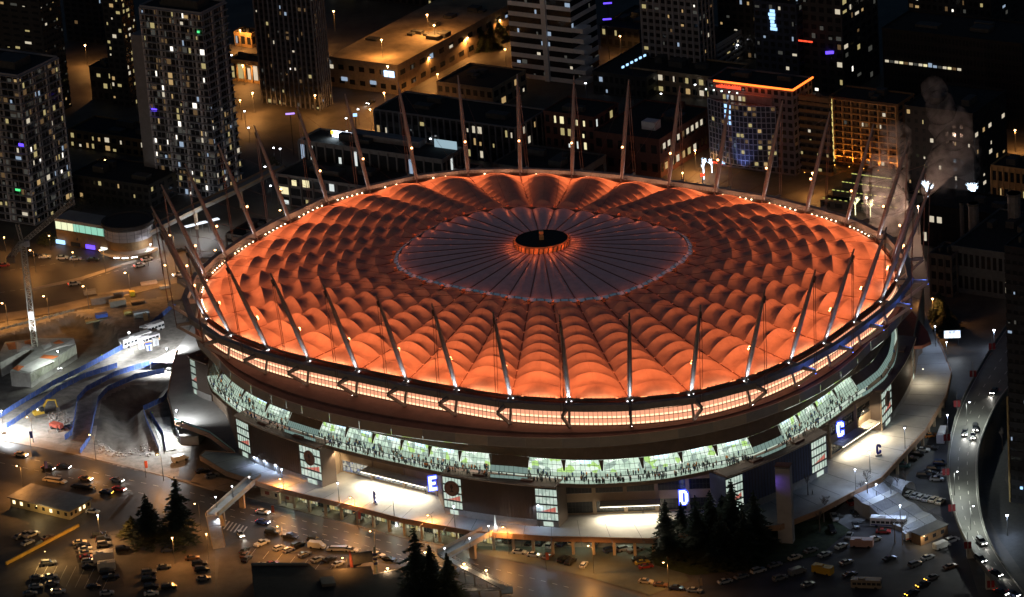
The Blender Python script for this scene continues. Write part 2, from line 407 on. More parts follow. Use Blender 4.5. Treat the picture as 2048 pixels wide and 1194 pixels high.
for j in range(len(SEG)-1):
    t0, t1 = SEG[j], SEG[j+1]; T = [t0+(t1-t0)*q/3 for q in range(4)]
    rows = []
    for kind, o, z in (('r', .85, 35.15), ('m', .55, 34.85), ('m', .56, 35.15), ('m', .66, 35.15), ('m', .67, 34.75), ('b', -.2, 34.45)):
        row = []
        for t in T:
            ri = rring(t)+.85; ro = max(rbowl(t), rring(t)+3.2)
            r = ri if kind == 'r' else ri+(ro-ri)*o if kind == 'm' else ro-.1
            v = sring(t, r); row.append((v.x, v.y, z))
        rows.append(row)
    MB().grid(rows[::-1]).build('roof_deck', m_deck, ST)
    def bo(t, o, z):
        v = sring(t, max(rbowl(t), rring(t)+3.2)+o); return Vector((v.x, v.y, z))
    a, b = bo(t0, 0, 0), bo(t1, 0, 0); tt = (b-a).normalized(); n2 = Vector((tt.y, -tt.x, 0))
    def fp(w, o, z): return (a.x+(b.x-a.x)*w+n2.x*o, a.y+(b.y-a.y)*w+n2.y*o, z)
    MB().grid([[fp(.004, o, z), fp(.996, o, z)] for o, z in ((-.6, 34.5), (0, 34.5), (.05, 31.35), (-.4, 31.3))][::-1]).build('fascia_panel', m_fasc[(j*7+j//3) % 3], ST)
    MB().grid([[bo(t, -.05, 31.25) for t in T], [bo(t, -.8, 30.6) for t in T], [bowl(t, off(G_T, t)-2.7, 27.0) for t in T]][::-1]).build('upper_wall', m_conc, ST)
# people inside, lit concourse behind sloping glass
m_in = EMV('concourse_wall_glow', [(0, (.62, .72, .60)), (.3, (.45, .55, .45)), (.5, (.75, .80, .72)), (.72, (.42, .62, .18)), (.85, (.30, .36, .32))], 1.5, .55)  # wall emission stands in for the concourse lighting
m_floor = EM('concourse_floor_glow', (.50, .60, .50), .85)  # glow put into the floor sheet in place of lamplight falling on it
m_screen = EM('video_screen', (.55, .75, 1.), 2.2)
m_pane = bpy.data.materials.new('clear_glazing'); m_pane.use_nodes = True
_n = m_pane.node_tree; _o = _n.nodes['Material Output']; _n.nodes.remove(_n.nodes['Principled BSDF'])
_t = _n.nodes.new('ShaderNodeBsdfTransparent'); _t.inputs[0].default_value = (.80, .88, .84, 1); _g = _n.nodes.new('ShaderNodeBsdfGlossy'); _g.inputs['Roughness'].default_value = .08
_x = _n.nodes.new('ShaderNodeMixShader'); _x.inputs[0].default_value = .08; _n.links.new(_t.outputs[0], _x.inputs[1]); _n.links.new(_g.outputs[0], _x.inputs[2]); _n.links.new(_x.outputs[0], _o.inputs[0])
m_hazy = EM('frosted_walkway_glass', (.42, .62, .55), .42)
crowd_cols = [M('coat_%s' % n, c, .8, var=.1) for n, c in (('black', (.03, .03, .035)), ('navy', (.04, .07, .2)), ('grey', (.25, .25, .25)), ('orange', (.65, .2, .05)), ('white', (.7, .7, .7)), ('brown', (.22, .12, .07)))]
m_skin = M('skin', (.45, .28, .2), .7, var=.1)
def tiny_person(mb, x, y, z, m, h=1.72, rz=0.):
    mb.box((x, y, z), (.34, .26, h*.48), rz, 0, tap=1.15); mb.box((x, y, z+h*.48), (.5, .3, h*.36), rz, m, tap=.8); mb.ball((x, y, z+h*.92), .13, 6, 6)
crowd = MB()
for j in range(len(SEG)-1):
    t0, t1 = SEG[j], SEG[j+1]; mid = (t0+t1)/2
    T = [t0+(t1-t0)*q/16 for q in range(17)]
    vis = -180 < mid < 12
    def gb(t, o, z): return bowl(t, off(G_T, t)+o, z)
    if not vis:
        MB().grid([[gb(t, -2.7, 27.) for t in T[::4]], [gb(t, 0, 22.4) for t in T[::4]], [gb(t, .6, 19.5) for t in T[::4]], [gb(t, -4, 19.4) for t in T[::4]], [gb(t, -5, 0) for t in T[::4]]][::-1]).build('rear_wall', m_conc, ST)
        continue
    # floor edge, walkway parapet
    MB().grid([[gb(t, o, z) for t in T[::2]] for o, z in ((-9, 20.5), (1.0, 20.5), (1.0, 19.3), (-12, 19.3))][::-1]).build('concourse_floor', m_conc, ST)
    MB().grid([[gb(t, -8.9, 20.52) for t in T[::2]], [gb(t, .7, 20.52) for t in T[::2]]][::-1]).build('floor_glow_sheet', m_floor, ST)
    w = MB().grid([[gb(t, -8, 20.4) for t in T[::2]], [gb(t, -8, 27.0) for t in T[::2]]]); w.grid([[gb(t, -8, 26.95) for t in T[::2]], [gb(t, -2.75, 26.95) for t in T[::2]]]); w.build('concourse_wall', m_in, ST)
    op = j in OPEN
    pane, fr = MB(), MB()
    e = .10*(t1-t0)
    lo = [gb(t, 0, 22.4) for t in T]; hi = [gb(t, -2.7, 27.) for t in T]
    mid_ = [a.lerp(b, .36) for a, b in zip(lo, hi)]
    pane.grid([lo, mid_]); fz = MB()
    if op:
        pane.grid([mid_[1:16], hi[1:16]])
        for q in range(1, 16, 2): fr.beam(lo[q], hi[q], .08, .1)
        fr.beam(mid_[1], mid_[15], .08, .1); fr.beam(mid_[1].lerp(hi[1], .5), mid_[15].lerp(hi[15], .5), .08, .1)
        nn = lambda v, d: (v.x*(1+d/112), v.y*(1+d/112), v.z)
        for (A, B, C_, D) in ((lo[0], lo[1], hi[1], hi[0]), (lo[15], lo[16], hi[16], hi[15])):
            sd = MB()
            if A is lo[0]: sd.face([nn(mid_[0], .1), nn(mid_[0].lerp(mid_[1], .35), .1), nn(C_, .1), nn(D, .1)])
            else: sd.face([nn(mid_[15].lerp(mid_[16], .65), .1), nn(mid_[16], .1), nn(C_, .1), nn(D, .1)])
            sd.build('window_column', m_conc, ST)
        pane.build('sloping_window', m_pane, ST)
    else:
        fz.grid([mid_, hi]); fz.build('upper_wall', m_conc, ST); pane.build('walkway_window', m_hazy, ST)
        for q in range(0, 17, 2): fr.beam(lo[q], mid_[q], .09, .1)
    fr.beam(lo[0], lo[16], .16, .18)
    fr.build('mullion', m_mull, ST)
    # balustrade of the open walkway
    bl = MB().grid([[gb(t, 1.0, 20.5) for t in T], [gb(t, 1.0, 21.7) for t in T]]); bl.build('balustrade', m_pane if op else m_hazy, ST)
    rl = MB()
    for q in range(0, 16, 2): rl.beam(gb(T[q], 1.0, 21.75), gb(T[q+2], 1.0, 21.75), .1, .1); rl.beam(gb(T[q], 1.0, 20.5), gb(T[q], 1.0, 21.75), .08, .08)
    rl.build('handrail', m_dark, ST)
    dens = 34 if op and -140 < mid < -62 else 22 if op else 6
    for q in range(dens):
        t = random.uniform(t0, t1); o = -6.5*random.random()**1.3+.6; p = gb(t, o, 20.52); tiny_person(crowd, p.x, p.y, p.z, random.choice([0, 0, 1, 1, 2, 2, 3, 4, 4, 5]))
    if op: n_ = sring(mid, 1.); light('concourse_lamp', 'AREA', gb(mid, -3.4, 26.7), 650, (.92, 1., .86), ST, 7, (n_.x*.35, n_.y*.35, -1), sy=2.2)
    if op and random.random() < .65:
        s0 = MB(); a_, b_ = gb(T[6], -4.2, 0), gb(T[12], -4.2, 0); s0.face([(a_.x, a_.y, 25.2), (b_.x, b_.y, 25.2), (b_.x, b_.y, 26.5), (a_.x, a_.y, 26.5)]); s0.build('video_screen', m_screen, ST)
CR = crowd.build('crowd', crowd_cols+[m_skin]); CR['kind'] = 'stuff'; tag(CR, 'dense crowd of spectators standing along the lit concourse behind the sloping windows', 'crowd')
# ------------------------------------------------------------------ stair pavilions, entrances, letters, podium
def text_mesh(txt, size, depth):
    c = bpy.data.curves.new('text', 'FONT'); c.body = txt; c.size = size; c.extrude = depth; c.align_x = 'CENTER'; c.resolution_u = 3; c.offset = .0
    o = bpy.data.objects.new('text', c); COL.objects.link(o)
    me = bpy.data.meshes.new_from_object(o.evaluated_get(bpy.context.evaluated_depsgraph_get()))
    bpy.data.objects.remove(o); bpy.data.curves.remove(c); return me
def letter(name, txt, size, depth, mats, loc, direc, parent=None, bold=0.):
    "text standing upright at loc facing direc; mats = (face, side)"
    me = text_mesh(txt, size, depth)
    me.materials.clear(); [me.materials.append(m) for m in mats]
    for p in me.polygons: p.material_index = 0 if abs(p.normal.z) > .7 else len(mats)-1
    o = link(name, me, parent); o.location = loc; o.rotation_euler = (R(90), 0, math.atan2(direc.y, direc.x)+R(90)); return o
m_clad = M('brown_cladding', (.085, .058, .042), .6, var=.12, scale=.3)
m_roofm = M('dark_maroon_roof', (.17, .095, .075), .85, var=.3, scale=.2)
m_stair = EMV('lit_stairwell', [(0, (.62, .78, .66)), (.35, (.72, .86, .74)), (.6, (.50, .64, .55)), (.85, (.80, .90, .80))], .78, .7)
m_red = EM('red_lit_stair', (.8, .22, .16), .7)
m_plin = M('grey_plinth', (.30, .28, .26), .8, var=.15)
m_medal = M('bronze_medallion', (.20, .10, .08), .5, .3, var=.15)
m_medal2 = M('dark_bronze', (.09, .05, .045), .5, .3)
m_gate = EMV('lit_gate_windows', [(0, (.55, .55, .45)), (.3, (.25, .3, .35)), (.5, (.7, .68, .55)), (.75, (.12, .13, .15)), (.9, (.2, .25, .5))], .7, 1.3)
def frame2(a, b):
    u = (b-a); L = u.length; u = u.normalized(); n = Vector((u.y, -u.x, 0)); return u, n, L
def pavilion(base, H, depth, gl, gr, logo, back=.0, dark=None):
    "front corners base (left to right), H wall height, gl/gr glass widths as fractions"
    a, b = base; u, n, L = frame2(a, b); z0 = a.z
    bulge = .03*L
    def P(w, d, z):
        q = a+u*(L*w)+n*(bulge*(1-(2*w-1)**2)+d); return Vector((q.x, q.y, z))
    Wl = MB(); ws = [gl+(1-gl-gr)*q/12 for q in range(13)]
    zt = z0+H
    Wl.grid([[P(w, 0, z0+2.2) for w in ws], [P(w, 0, zt+.8) for w in ws]])
    for w in (0, 1):
        pts = [P(w, 0, z0), P(w, -depth, z0), P(w, -depth, zt), P(w, 0, zt)]
        Wl.face(pts if w == 0 else pts[::-1])
    Wl.face([P(1, -depth, z0), P(0, -depth, z0), P(0, -depth, zt), P(1, -depth, zt)])
    root = Wl.build('stair_pavilion', dark or m_clad, ST)
    fin = MB()
    for q in range(25):
        w = gl+(1-gl-gr)*q/24; fin.beam(P(w, .05, z0+2.2), P(w, .05, zt-.5), .12, .1)
    fin.build('cladding_joint', m_clad, root, kind='stuff')
    MB().grid([[P(w, .12, z0) for w in ws], [P(w, .12, z0+2.2) for w in ws], [P(w, 0, z0+2.25) for w in ws]]).build('plinth', m_plin, root)
    rf = MB(); wr = [q/8 for q in range(9)]
    rd_ = 5.0; zr = zt+.7; rf.grid([[P(w, 1.0, zr-.45) for w in wr], [P(w, 1.0, zr) for w in wr], [P(w, -rd_*.5, zr+.15) for w in wr], [P(w, -rd_, zr+.25) for w in wr]])
    rf.grid([[P(w, 1.0, zr-.45) for w in wr], [P(w, -rd_, zr-.45) for w in wr]][::-1])
    for w in (0, 1):
        pts = [P(w, 1.0, zr-.45), P(w, .7, zr), P(w, -rd_*.5, zr+.15), P(w, -rd_, zr+.25), P(w, -rd_, zr-.45)]
        rf.face(pts if w == 1 else pts[::-1])
    R_ = rf.build('roof', m_roofm, root)
    MB().grid([[P(w, 1.04, zr-.42) for w in wr], [P(w, 1.04, zr-.1) for w in wr]]).build('roof_trim', M('pale_trim', (.62, .50, .40), .6), R_)
    for w in (.32, .74): MB().prism(ccw([P(w-.05, -1, 0), P(w+.05, -1, 0), P(w+.05, -2.8, 0), P(w-.05, -2.8, 0)]), zt+.75, zt+1.4).build('roof_hatch', m_deck, R_)
    for side, g in (('l', gl), ('r', gr)):
        if g <= 0: continue
        w0, w1 = (0, gl) if side == 'l' else (1-gr, 1)
        gz0 = z0+2.2; nf = 4; fh = (zt-.5-gz0)/nf
        pane = MB().face([P(w0, -.15, gz0), P(w1, -.15, gz0), P(w1, -.15, zt-.5), P(w0, -.15, zt-.5)])
        G = pane.build('stair_window', m_stair, root)
        f = MB()
        for q in range(nf+1):
            f.beam(P(w0, 0, gz0+fh*q), P(w1, 0, gz0+fh*q), .3, .4 if q else .3)
        for q in range(7):
            w = w0+(w1-w0)*q/6; f.beam(P(w, 0, gz0), P(w, 0, zt-.5), .12, .12)
        f.build('window_frame', m_mull, root)
        MB().face([P(w0+.2*(w1-w0), -.1, gz0+fh*1.1), P(w1-.1*(w1-w0), -.1, gz0+fh*1.1), P(w1-.1*(w1-w0), -.1, gz0+fh*1.75), P(w0+.5*(w1-w0), -.1, gz0+fh*1.35)]).build('red_stair_flight', m_red, root)
        MB().face([P(w0, -.05, z0+.1), P(w1, -.05, z0+.1), P(w1, -.05, z0+2.2), P(w0, -.05, z0+2.2)]).build('plinth', m_plin, root)
        MB().face([P(w0+.3*(w1-w0), .02, z0+.3), P(w0+.75*(w1-w0), .02, z0+.3), P(w0+.75*(w1-w0), .02, z0+1.8), P(w0+.3*(w1-w0), .02, z0+1.8)]).build('pavilion_door', m_stair, root)
        if logo == side:
            c = P((w0+w1)/2, .25, zt-4.2); r = 2.55; mb = MB(); ax = Vector((0, 0, 1))
            def ringpts(rad, d, z=0): return [c+u*(rad*math.cos(2*math.pi*q/32))+ax*(rad*math.sin(2*math.pi*q/32))+n*d for q in range(32)]
            mb.grid([ringpts(r, -.2), ringpts(r, .2), ringpts(r*.86, .2), ringpts(r*.84, .06)], 0, True)
            mb.face(ringpts(r*.84, .06), 1)
            L_ = mb.build('medallion', [m_medal, M('bronze_field', (.26, .14, .11), .6)], root)
            e = MB()   # a plain cup with two stars of letters round it, in relief
            for z_, rr_ in ((.05, 0),): pass
            prof = [(.62, -1.15), (.62, -.9), (.2, -.7), (.16, -.1), (.5, .25), (.56, .8), (.34, .85), (.34, 1.2), (0.0, 1.5)]
            for sg in (-1, 1):
                e.face([c+u*(x*sg)+ax*z_+n*.12 for x, z_ in prof]+[c+ax*-1.15+n*.12] if sg == 1 else ([c+u*(x*sg)+ax*z_+n*.12 for x, z_ in prof]+[c+ax*-1.15+n*.12])[::-1])
            e.build('cup_emblem', m_medal2, L_)
    return root, P
PAV = {}
PAV[1] = pavilion((at(386, 786, POD), at(424, 803, POD)), 13.4, 7, .32, 0, None)
_a, _b = at(478, 903, POD+1.0), at(645, 967, POD+1.4); _a.z = _b.z = POD
PAV[2] = pavilion((_a, _b), 13.4, 6, .17, .22, 'r')
_a, _b = at(890, 1023, POD+.7), at(1118, 1054, POD+.3); _a.z = _b.z = POD
PAV[3] = pavilion((_a, _b), 13.4, 7, .17, .18, 'l')
PAV[4] = pavilion((at(1455, 1036, POD), at(1655, 945, POD)), 13.4, 7, .15, .17, None, dark=M('blue_grey_cladding', (.08, .10, .19), .6, var=.1, scale=.3))
PAV[5] = pavilion((at(1765, 862, POD), at(1829, 752, POD)), 13.4, 7, .22, .12, 'l')
# entrances between the pavilions
m_canopy = M('pale_canopy_glass', (.55, .52, .45), .4, var=.1)
m_tube = EM('white_tube_lamp', (1., .92, .74), 7.)
def entrance(pa, pb, H, nb, canopy, col, door=True, crowdy=True, power=2600):
    a, b = at(*pa, POD), at(*pb, POD); u, n, L = frame2(a, b)
    def P(w, d, z): q = a+u*(L*w)+n*d; return Vector((q.x, q.y, z))
    wl = MB(); z0 = POD
    for (za, zb) in ((z0, z0+.4), (z0+4.2, z0+7.0), (z0+10.6, z0+H)): wl.face([P(0, 0, za), P(1, 0, za), P(1, 0, zb), P(0, 0, zb)])
    root = wl.build('entrance_wall', col, ST)
    cb = MB()
    for q in range(nb+1): cb.build_ = None; MB().prism(ccw([P(q/nb-.012, .5, 0), P(q/nb+.012, .5, 0), P(q/nb+.012, -.3, 0), P(q/nb-.012, -.3, 0)]), z0, z0+H).build('pier', col, root)
    for q in range(nb):
        for (za, zb) in ((z0+.4, z0+4.2), (z0+7., z0+10.6)):
            g = MB().face([P((q+.05)/nb, -.25, za), P((q+.95)/nb, -.25, za), P((q+.95)/nb, -.25, zb), P((q+.05)/nb, -.25, zb)]).build('gate_window', m_gate if crowdy else m_glass, root)
            f = MB()
            for w in range(9): f.beam(P((q+.05+.9*w/8)/nb, -.15, za), P((q+.05+.9*w/8)/nb, -.15, zb), .1, .1)
            f.beam(P((q+.05)/nb, -.15, (za+zb)/2), P((q+.95)/nb, -.15, (za+zb)/2), .1, .1)
            f.build('mullion', m_mull, root)
    w0, w1 = canopy
    cn = MB().prism(ccw([P(w0, .1, 0), P(w1, .1, 0), P(w1, 4.2, 0), P(w0, 4.2, 0)]), z0+4.0, z0+4.3)
    for q in range(13): cn.beam(P(w0+(w1-w0)*q/12, .1, z0+4.36), P(w0+(w1-w0)*q/12, 4.2, z0+4.36), .14, .1)
    for d in (1.4, 2.8, 4.1): cn.beam(P(w0, d, z0+4.36), P(w1, d, z0+4.36), .14, .1)
    C_ = cn.build('gate_canopy', m_canopy, root)
    MB().beam(P(w0, 4.0, z0+3.9), P(w1, 4.0, z0+3.9), .3, .14).build('tube_lamp', m_tube, C_)
    for q in range(4):
        light('gate_lamp', 'AREA', P(w0+(w1-w0)*(q+.5)/4, 3.2, z0+3.8), power/4, (1., .86, .62), ST, (w1-w0)*L/4*.8, (n.x*1.1, n.y*1.1, -.8), sy=.6)
    return root, P
EN = {}
EN['E'] = entrance((683, 943), (874, 990), 13.2, 3, (.30, .97), m_conc2, power=15000)
EN['D'] = entrance((1128, 1030), (1440, 1018), 13.2, 5, (.24, .62), m_conc2, crowdy=False, power=9000)
EN['C'] = entrance((1660, 916), (1764, 846), 13.2, 2, (.05, .75), m_conc2, crowdy=False, power=6500)
# side walls of the recesses and the dark end walls
def wallseg(name, pa, pb, z0, z1, mat, th=.4, parent=ST):
    a, b = at(*pa, z0), at(*pb, z0); u, n, L = frame2(a, b)
    return MB().prism(ccw([a, b, b-n*th, a-n*th]), z0, z1).build(name, mat, parent)
wallseg('recess_wall', (646, 966), (684, 943), POD, POD+13, m_conc2)
wallseg('recess_wall', (1119, 1053), (1127, 1031), POD, POD+13, m_conc)
wallseg('recess_wall', (875, 990), (889, 1021), POD, POD+13, m_conc)
wallseg('recess_wall', (1441, 1018), (1454, 1034), POD, POD+13, m_conc)
wallseg('recess_wall', (1764, 846), (1763, 862), POD, POD+13, m_conc2)
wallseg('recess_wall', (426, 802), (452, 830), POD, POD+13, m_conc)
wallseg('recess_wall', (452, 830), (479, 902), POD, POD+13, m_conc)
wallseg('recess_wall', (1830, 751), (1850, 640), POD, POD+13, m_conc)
light('recess_lamp', 'SPOT', at(668, 952, POD)+Vector((3, -5, 10.5)), 6000, (1., .75, .45), ST, .2, (-.6, .4, -1), R(110), .5)
light('recess_lamp', 'SPOT', at(1745, 868, POD)+Vector((-3, -4, 9.5)), 6000, (1., .8, .52), ST, .2, (.6, .5, -1), R(110), .5)
m_lw, m_lb = EM('white_lit_letter', (.62, .75, 1.), 2.6), EM('blue_lit_edge', (.03, .06, 1.), 2.4)
def blocky(ch):
    "stroke boxes (x, z, w, h) of a condensed bold capital one unit wide and 1.9 high"
    if ch == 'E': return [(0, 0, .36, 1.9), (.36, 0, .64, .38), (.36, .78, .5, .34), (.36, 1.52, .64, .38)]
    if ch == 'D': return [(-.06, 0, .42, 1.9), (.36, 0, .34, .34), (.36, 1.56, .34, .34), (.62, .16, .24, 1.58), (.78, .42, .22, 1.06)]
    return [(.08, .3, .34, 1.3), (.2, .04, .6, .36), (.2, 1.5, .6, .36), (.64, .2, .36, .5), (.64, 1.2, .36, .5)]
def sign_letter(ch, q, ax, s, grow, dep, m, par, nm):
    n = Vector((ax.y, -ax.x, 0)); mb = MB()
    for i, (x, z, w, h) in enumerate(blocky(ch)):
        a = q+ax*((x-grow-.5)*s); b = q+ax*((x+w+grow-.5)*s); d = dep+.01*i
        mb.prism(ccw([a+n*d, b+n*d, b-n*.1, a-n*.1]), q.z+(z-grow)*s, q.z+(z+h+grow)*s)
    return mb.build(nm, m, par)
for ch, p, zb, sz, ax in (('E', (868, 1003), POD+3.9, 2.55, (.97, .22, 0)), ('D', (1370, 1036), POD+4.6, 2.55, (1, .05, 0)), ('C', (1681, 903), POD+5.2, 2.7, (.93, .36, 0))):
    q = at(*p, POD); q.z = zb; ax = Vector(ax).normalized()
    o = sign_letter(ch, q, ax, sz, .09, .25, m_lb, ST, 'letter_sign')
    sign_letter(ch, q, ax, sz, 0., .33, m_lw, o, 'lit_face')
# the raised plaza
DECK_PX = [(352, 700), (335, 790), (350, 842), (420, 868), (470, 906), (410, 902), (400, 912), (452, 944), (540, 972), (600, 988), (700, 1011), (800, 1037), (950, 1064), (1100, 1074), (1300, 1078), (1420, 1062), (1560, 1052), (1640, 1020), (1700, 988), (1762, 957), (1850, 862), (1893, 790), (1903, 745), (1885, 700), (1868, 668)]
DK = [at(*p, POD) for p in DECK_PX]
dk = MB(); back = [at(1840, 600, POD), at(1500, 480, POD), at(900, 480, POD), at(420, 600, POD)]
dk.prism(ccw(DK+back), POD-1.5, POD)
PLZ = dk.build('plaza_deck', m_slab); PLZ['kind'] = 'structure'
for (a, b) in zip(DK, DK[1:]):
    mb = MB().beam(a+Vector((0, 0, -.55)), b+Vector((0, 0, -.55)), .35, 1.75); mb.build('edge_beam', M('rust_concrete', (.34, .20, .12), .8, var=.15), PLZ)
# joints in the paving
jt = MB()
for k in range(46):
    t = -172+4.0*k
    if any(abs(t-c) < w for c, w in ()): continue
    jt.beam(bowl(t, -1, POD+.012), bowl(t, 19, POD+.012), .14, .02)
jt.build('paving_joint', M('dark_joint', (.10, .10, .10), .9), PLZ, kind='stuff')
# columns and shop fronts below the deck edge
def along(pts, step, start=0.):
    out = []; acc = start
    for a, b in zip(pts, pts[1:]):
        L = (b-a).length
        while acc < L: out.append((a.lerp(b, acc/L), (b-a).normalized())); acc += step
        acc -= L
    return out
for p, d in along(DK[8:16], 6.4, 2.):
    n = Vector((-d.y, d.x, 0)); q = p+n*1.6; MB().prism(ccw([q+d*.4+n*.4, q-d*.4+n*.4, q-d*.4-n*.4, q+d*.4-n*.4]), 0, POD-1.5).build('column', m_conc2, PLZ)
for p, d in along(DK[19:24], 8., 2.):
    n = Vector((-d.y, d.x, 0)); q = p+n*1.6; MB().prism(ccw([q+d*.5+n*.4, q-d*.5+n*.4, q-d*.5-n*.4, q+d*.5-n*.4]), 0, POD-1.5).build('column', m_conc2, PLZ)
m_shop = EMV('lit_shopfront', [(0, (.75, .6, .22)), (.35, (.18, .16, .08)), (.55, (.9, .8, .5)), (.8, (.3, .36, .22))], .6, .8)
lo = DK[8:13]
for q, (p, d) in enumerate(along(lo, 4.6, 1.)):
    n = Vector((-d.y, d.x, 0)); a = p+n*6; b = a+d*4.3
    sh = MB().face([a+Vector((0, 0, .3-POD)), b+Vector((0, 0, .3-POD)), b+Vector((0, 0, -2.0)), a+Vector((0, 0, -2.0))]).build('shop_window', m_shop if (q*5) % 3 else m_glass, PLZ)
    f = MB()
    for w in range(5): f.beam(a.lerp(b, w/4)+Vector((0, 0, -POD))-n*.1, a.lerp(b, w/4)+Vector((0, 0, -2.0))-n*.1, .12, .12)
    f.build('mullion', m_mull, sh)
    if q % 3 == 1: light('arcade_lamp', 'POINT', p+n*3.5+Vector((0, 0, -2.1)), 420, (.85, 1., .75), PLZ, .2)
lo = DK[12:16]
bw = MB()
for a, b in zip(lo, lo[1:]):
    n = Vector((-(b-a).y, (b-a).x, 0)).normalized(); bw.face([a+n*14+Vector((0, 0, -POD)), b+n*14+Vector((0, 0, -POD)), b+n*14+Vector((0, 0, -1.5)), a+n*14+Vector((0, 0, -1.5))])
bw.build('rear_wall', m_conc2, PLZ)
for p, d in along(lo, 14, 5): light('arcade_lamp', 'POINT', p+Vector((-d.y, d.x, 0))*5+Vector((0, 0, -2.1)), 260, (.85, 1., .75), PLZ, .2)
# guard rail along the plaza edge on the right and left
def railing(name, label, pts, z, mat, h=1.1, parent=None, posts=2.5, glass=None, closed=False):
    rl = MB()
    for a, b in zip(pts, pts[1:]): rl.beam((a.x, a.y, z+h), (b.x, b.y, z+h), .1, .1); rl.beam((a.x, a.y, z+h*.5), (b.x, b.y, z+h*.5), .05, .05)
    for p, d in along(pts, posts): rl.beam((p.x, p.y, z), (p.x, p.y, z+h), .08, .08)
    o = rl.build(name, mat, parent)
    if glass: MB().grid([[(p.x, p.y, z+.1) for p in pts], [(p.x, p.y, z+h-.1) for p in pts]]).build('rail_panel', glass, o)
    if label and parent is None: tag(o, label, 'railing')
    return o
railing('railing', 'teal glass railing winding along the left edge of the raised plaza', DK[1:5], POD, m_dark, glass=M('teal_glass', (.10, .32, .32), .3))
railing('railing', 'long dark guard rail along the raised plaza edge on the right side of the stadium', DK[19:], POD, m_beam)
# big bare pylon in front of the blue pavilion
a, b = at(1562, 1068, 2.5), at(1590, 1080, 2.5)
PY = thing('concrete_pylon', 'tall plain concrete pylon lit violet near the top in front of the stadium', 'pylon')
u, n, L = frame2(a, b)
c0 = at(1546, 1060, 2.5); mbp = MB()
p0 = at(1556, 1072, 2.5); ux = Vector((.95, -.30, 0)); uy = Vector((.30, .95, 0))
mbp.prism([p0, p0+ux*4.6, p0+ux*4.6+uy*3.0, p0+uy*3.0], 0, [25., 25., 25.6, 25.6])
mbp.build('shaft', M('smooth_concrete', (.36, .33, .32), .7, var=.12, scale=.25), PY)
MB().prism([p0-ux*.12-uy*.12, p0+ux*4.72-uy*.12, p0+ux*4.72+uy*3.12, p0-ux*.12+uy*3.12], 25.62, 25.9).build('cap', m_roofm, PY)
light('violet_lamp', 'SPOT', p0-ux*3.0-uy*3.2+Vector((0, 0, 19)), 700, (.22, .12, 1.), PY, .2, ux*3.6+uy*3.2+Vector((0, 0, -1)), R(70), 1.)
# ------------------------------------------------------------------ ground, roads, construction site, viaduct
def inpoly(x, y, P):
    c = False; j = len(P)-1
    for i in range(len(P)):
        if (P[i][1] > y) != (P[j][1] > y) and x < (P[j][0]-P[i][0])*(y-P[i][1])/(P[j][1]-P[i][1])+P[i][0]: c = not c
        j = i
    return c
def edged(x, y, P):
    m = 1e9
    for i in range(len(P)):
        ax, ay = P[i-1][0], P[i-1][1]; bx, by = P[i][0], P[i][1]; dx, dy = bx-ax, by-ay
        t = max(0, min(1, ((x-ax)*dx+(y-ay)*dy)/(dx*dx+dy*dy+1e-9))); m = min(m, math.hypot(x-ax-t*dx, y-ay-t*dy))
    return m
PXP = lambda L, z=0.: [at(x, y, z) for x, y in L]
SITE = PXP([(-60, 655), (150, 622), (345, 590), (400, 700), (340, 780), (355, 850), (385, 900), (352, 955), (250, 935), (120, 895), (0, 868), (-60, 860)])
PIT = PXP([(203, 806), (225, 786), (262, 770), (330, 762), (352, 768), (326, 800), (287, 822), (300, 855), (316, 902), (290, 910), (262, 914), (225, 904), (190, 888), (190, 845)])
DIG = PXP([(-60, 690), (70, 650), (150, 625), (225, 650), (245, 690), (190, 730), (80, 790), (-60, 850)])
from mathutils import noise
def hgt(x, y):
    if inpoly(x, y, PIT):
        d = edged(x, y, PIT); h = -min(1, d/6.)**1.3*4.2; q = noise.noise((x*.12, y*.12, 3.)); return h+max(0, 3.2*(noise.noise((x*.09, y*.09, 1.))+.25))*min(1, d/4)+.5*q
    if inpoly(x, y, DIG):
        d = edged(x, y, DIG); return -min(1, d/4.)*4.0+.5*noise.noise((x*.2, y*.2, 3.))
    if inpoly(x, y, SITE): return .12*noise.noise((x*.15, y*.15, 0))+.02
    return 0.
SX0, SX1, SY0, SY1 = -230., -108., -50., 150.
gr = MB()
xs = [SX0+1.5*i for i in range(int((SX1-SX0)/1.5)+1)]; ys = [SY0+1.5*i for i in range(int((SY1-SY0)/1.5)+1)]
H = [[hgt(x, y) for x in xs] for y in ys]
i0 = len(gr.v)
for a, y in enumerate(ys):
    for b, x in enumerate(xs):
        gr.v.append((x, y, 0. if a in (0, len(ys)-1) or b in (0, len(xs)-1) else H[a][b]))
nx = len(xs)
for a in range(len(ys)-1):
    for b in range(nx-1):
        gr.f.append((a*nx+b, a*nx+b+1, (a+1)*nx+b+1, (a+1)*nx+b)); cx, cy = xs[b]+.75, ys[a]+.75
        gr.m.append(2 if inpoly(cx, cy, PIT) or inpoly(cx, cy, DIG) else 1 if inpoly(cx, cy, SITE) else 0)
X1, Y1 = xs[-1], ys[-1]
B = 2600
for q in ([(-B, -900, 0), (B, -900, 0), (B, SY0, 0), (-B, SY0, 0)], [(-B, Y1, 0), (B, Y1, 0), (B, 3200, 0), (-B, 3200, 0)], [(-B, SY0, 0), (SX0, SY0, 0), (SX0, Y1, 0), (-B, Y1, 0)], [(X1, SY0, 0), (B, SY0, 0), (B, Y1, 0), (X1, Y1, 0)]): gr.face(q, 0)
m_gnd = M('worn_asphalt', (.085, .075, .065), .65, var=.45, scale=.09, bump=.15)
m_dirt = M('pale_site_dirt', (.27, .25, .22), .95, var=.4, scale=.35, bump=.6)
m_mud = M('dark_rubble', (.14, .13, .115), .95, var=.35, scale=.3, bump=.2)
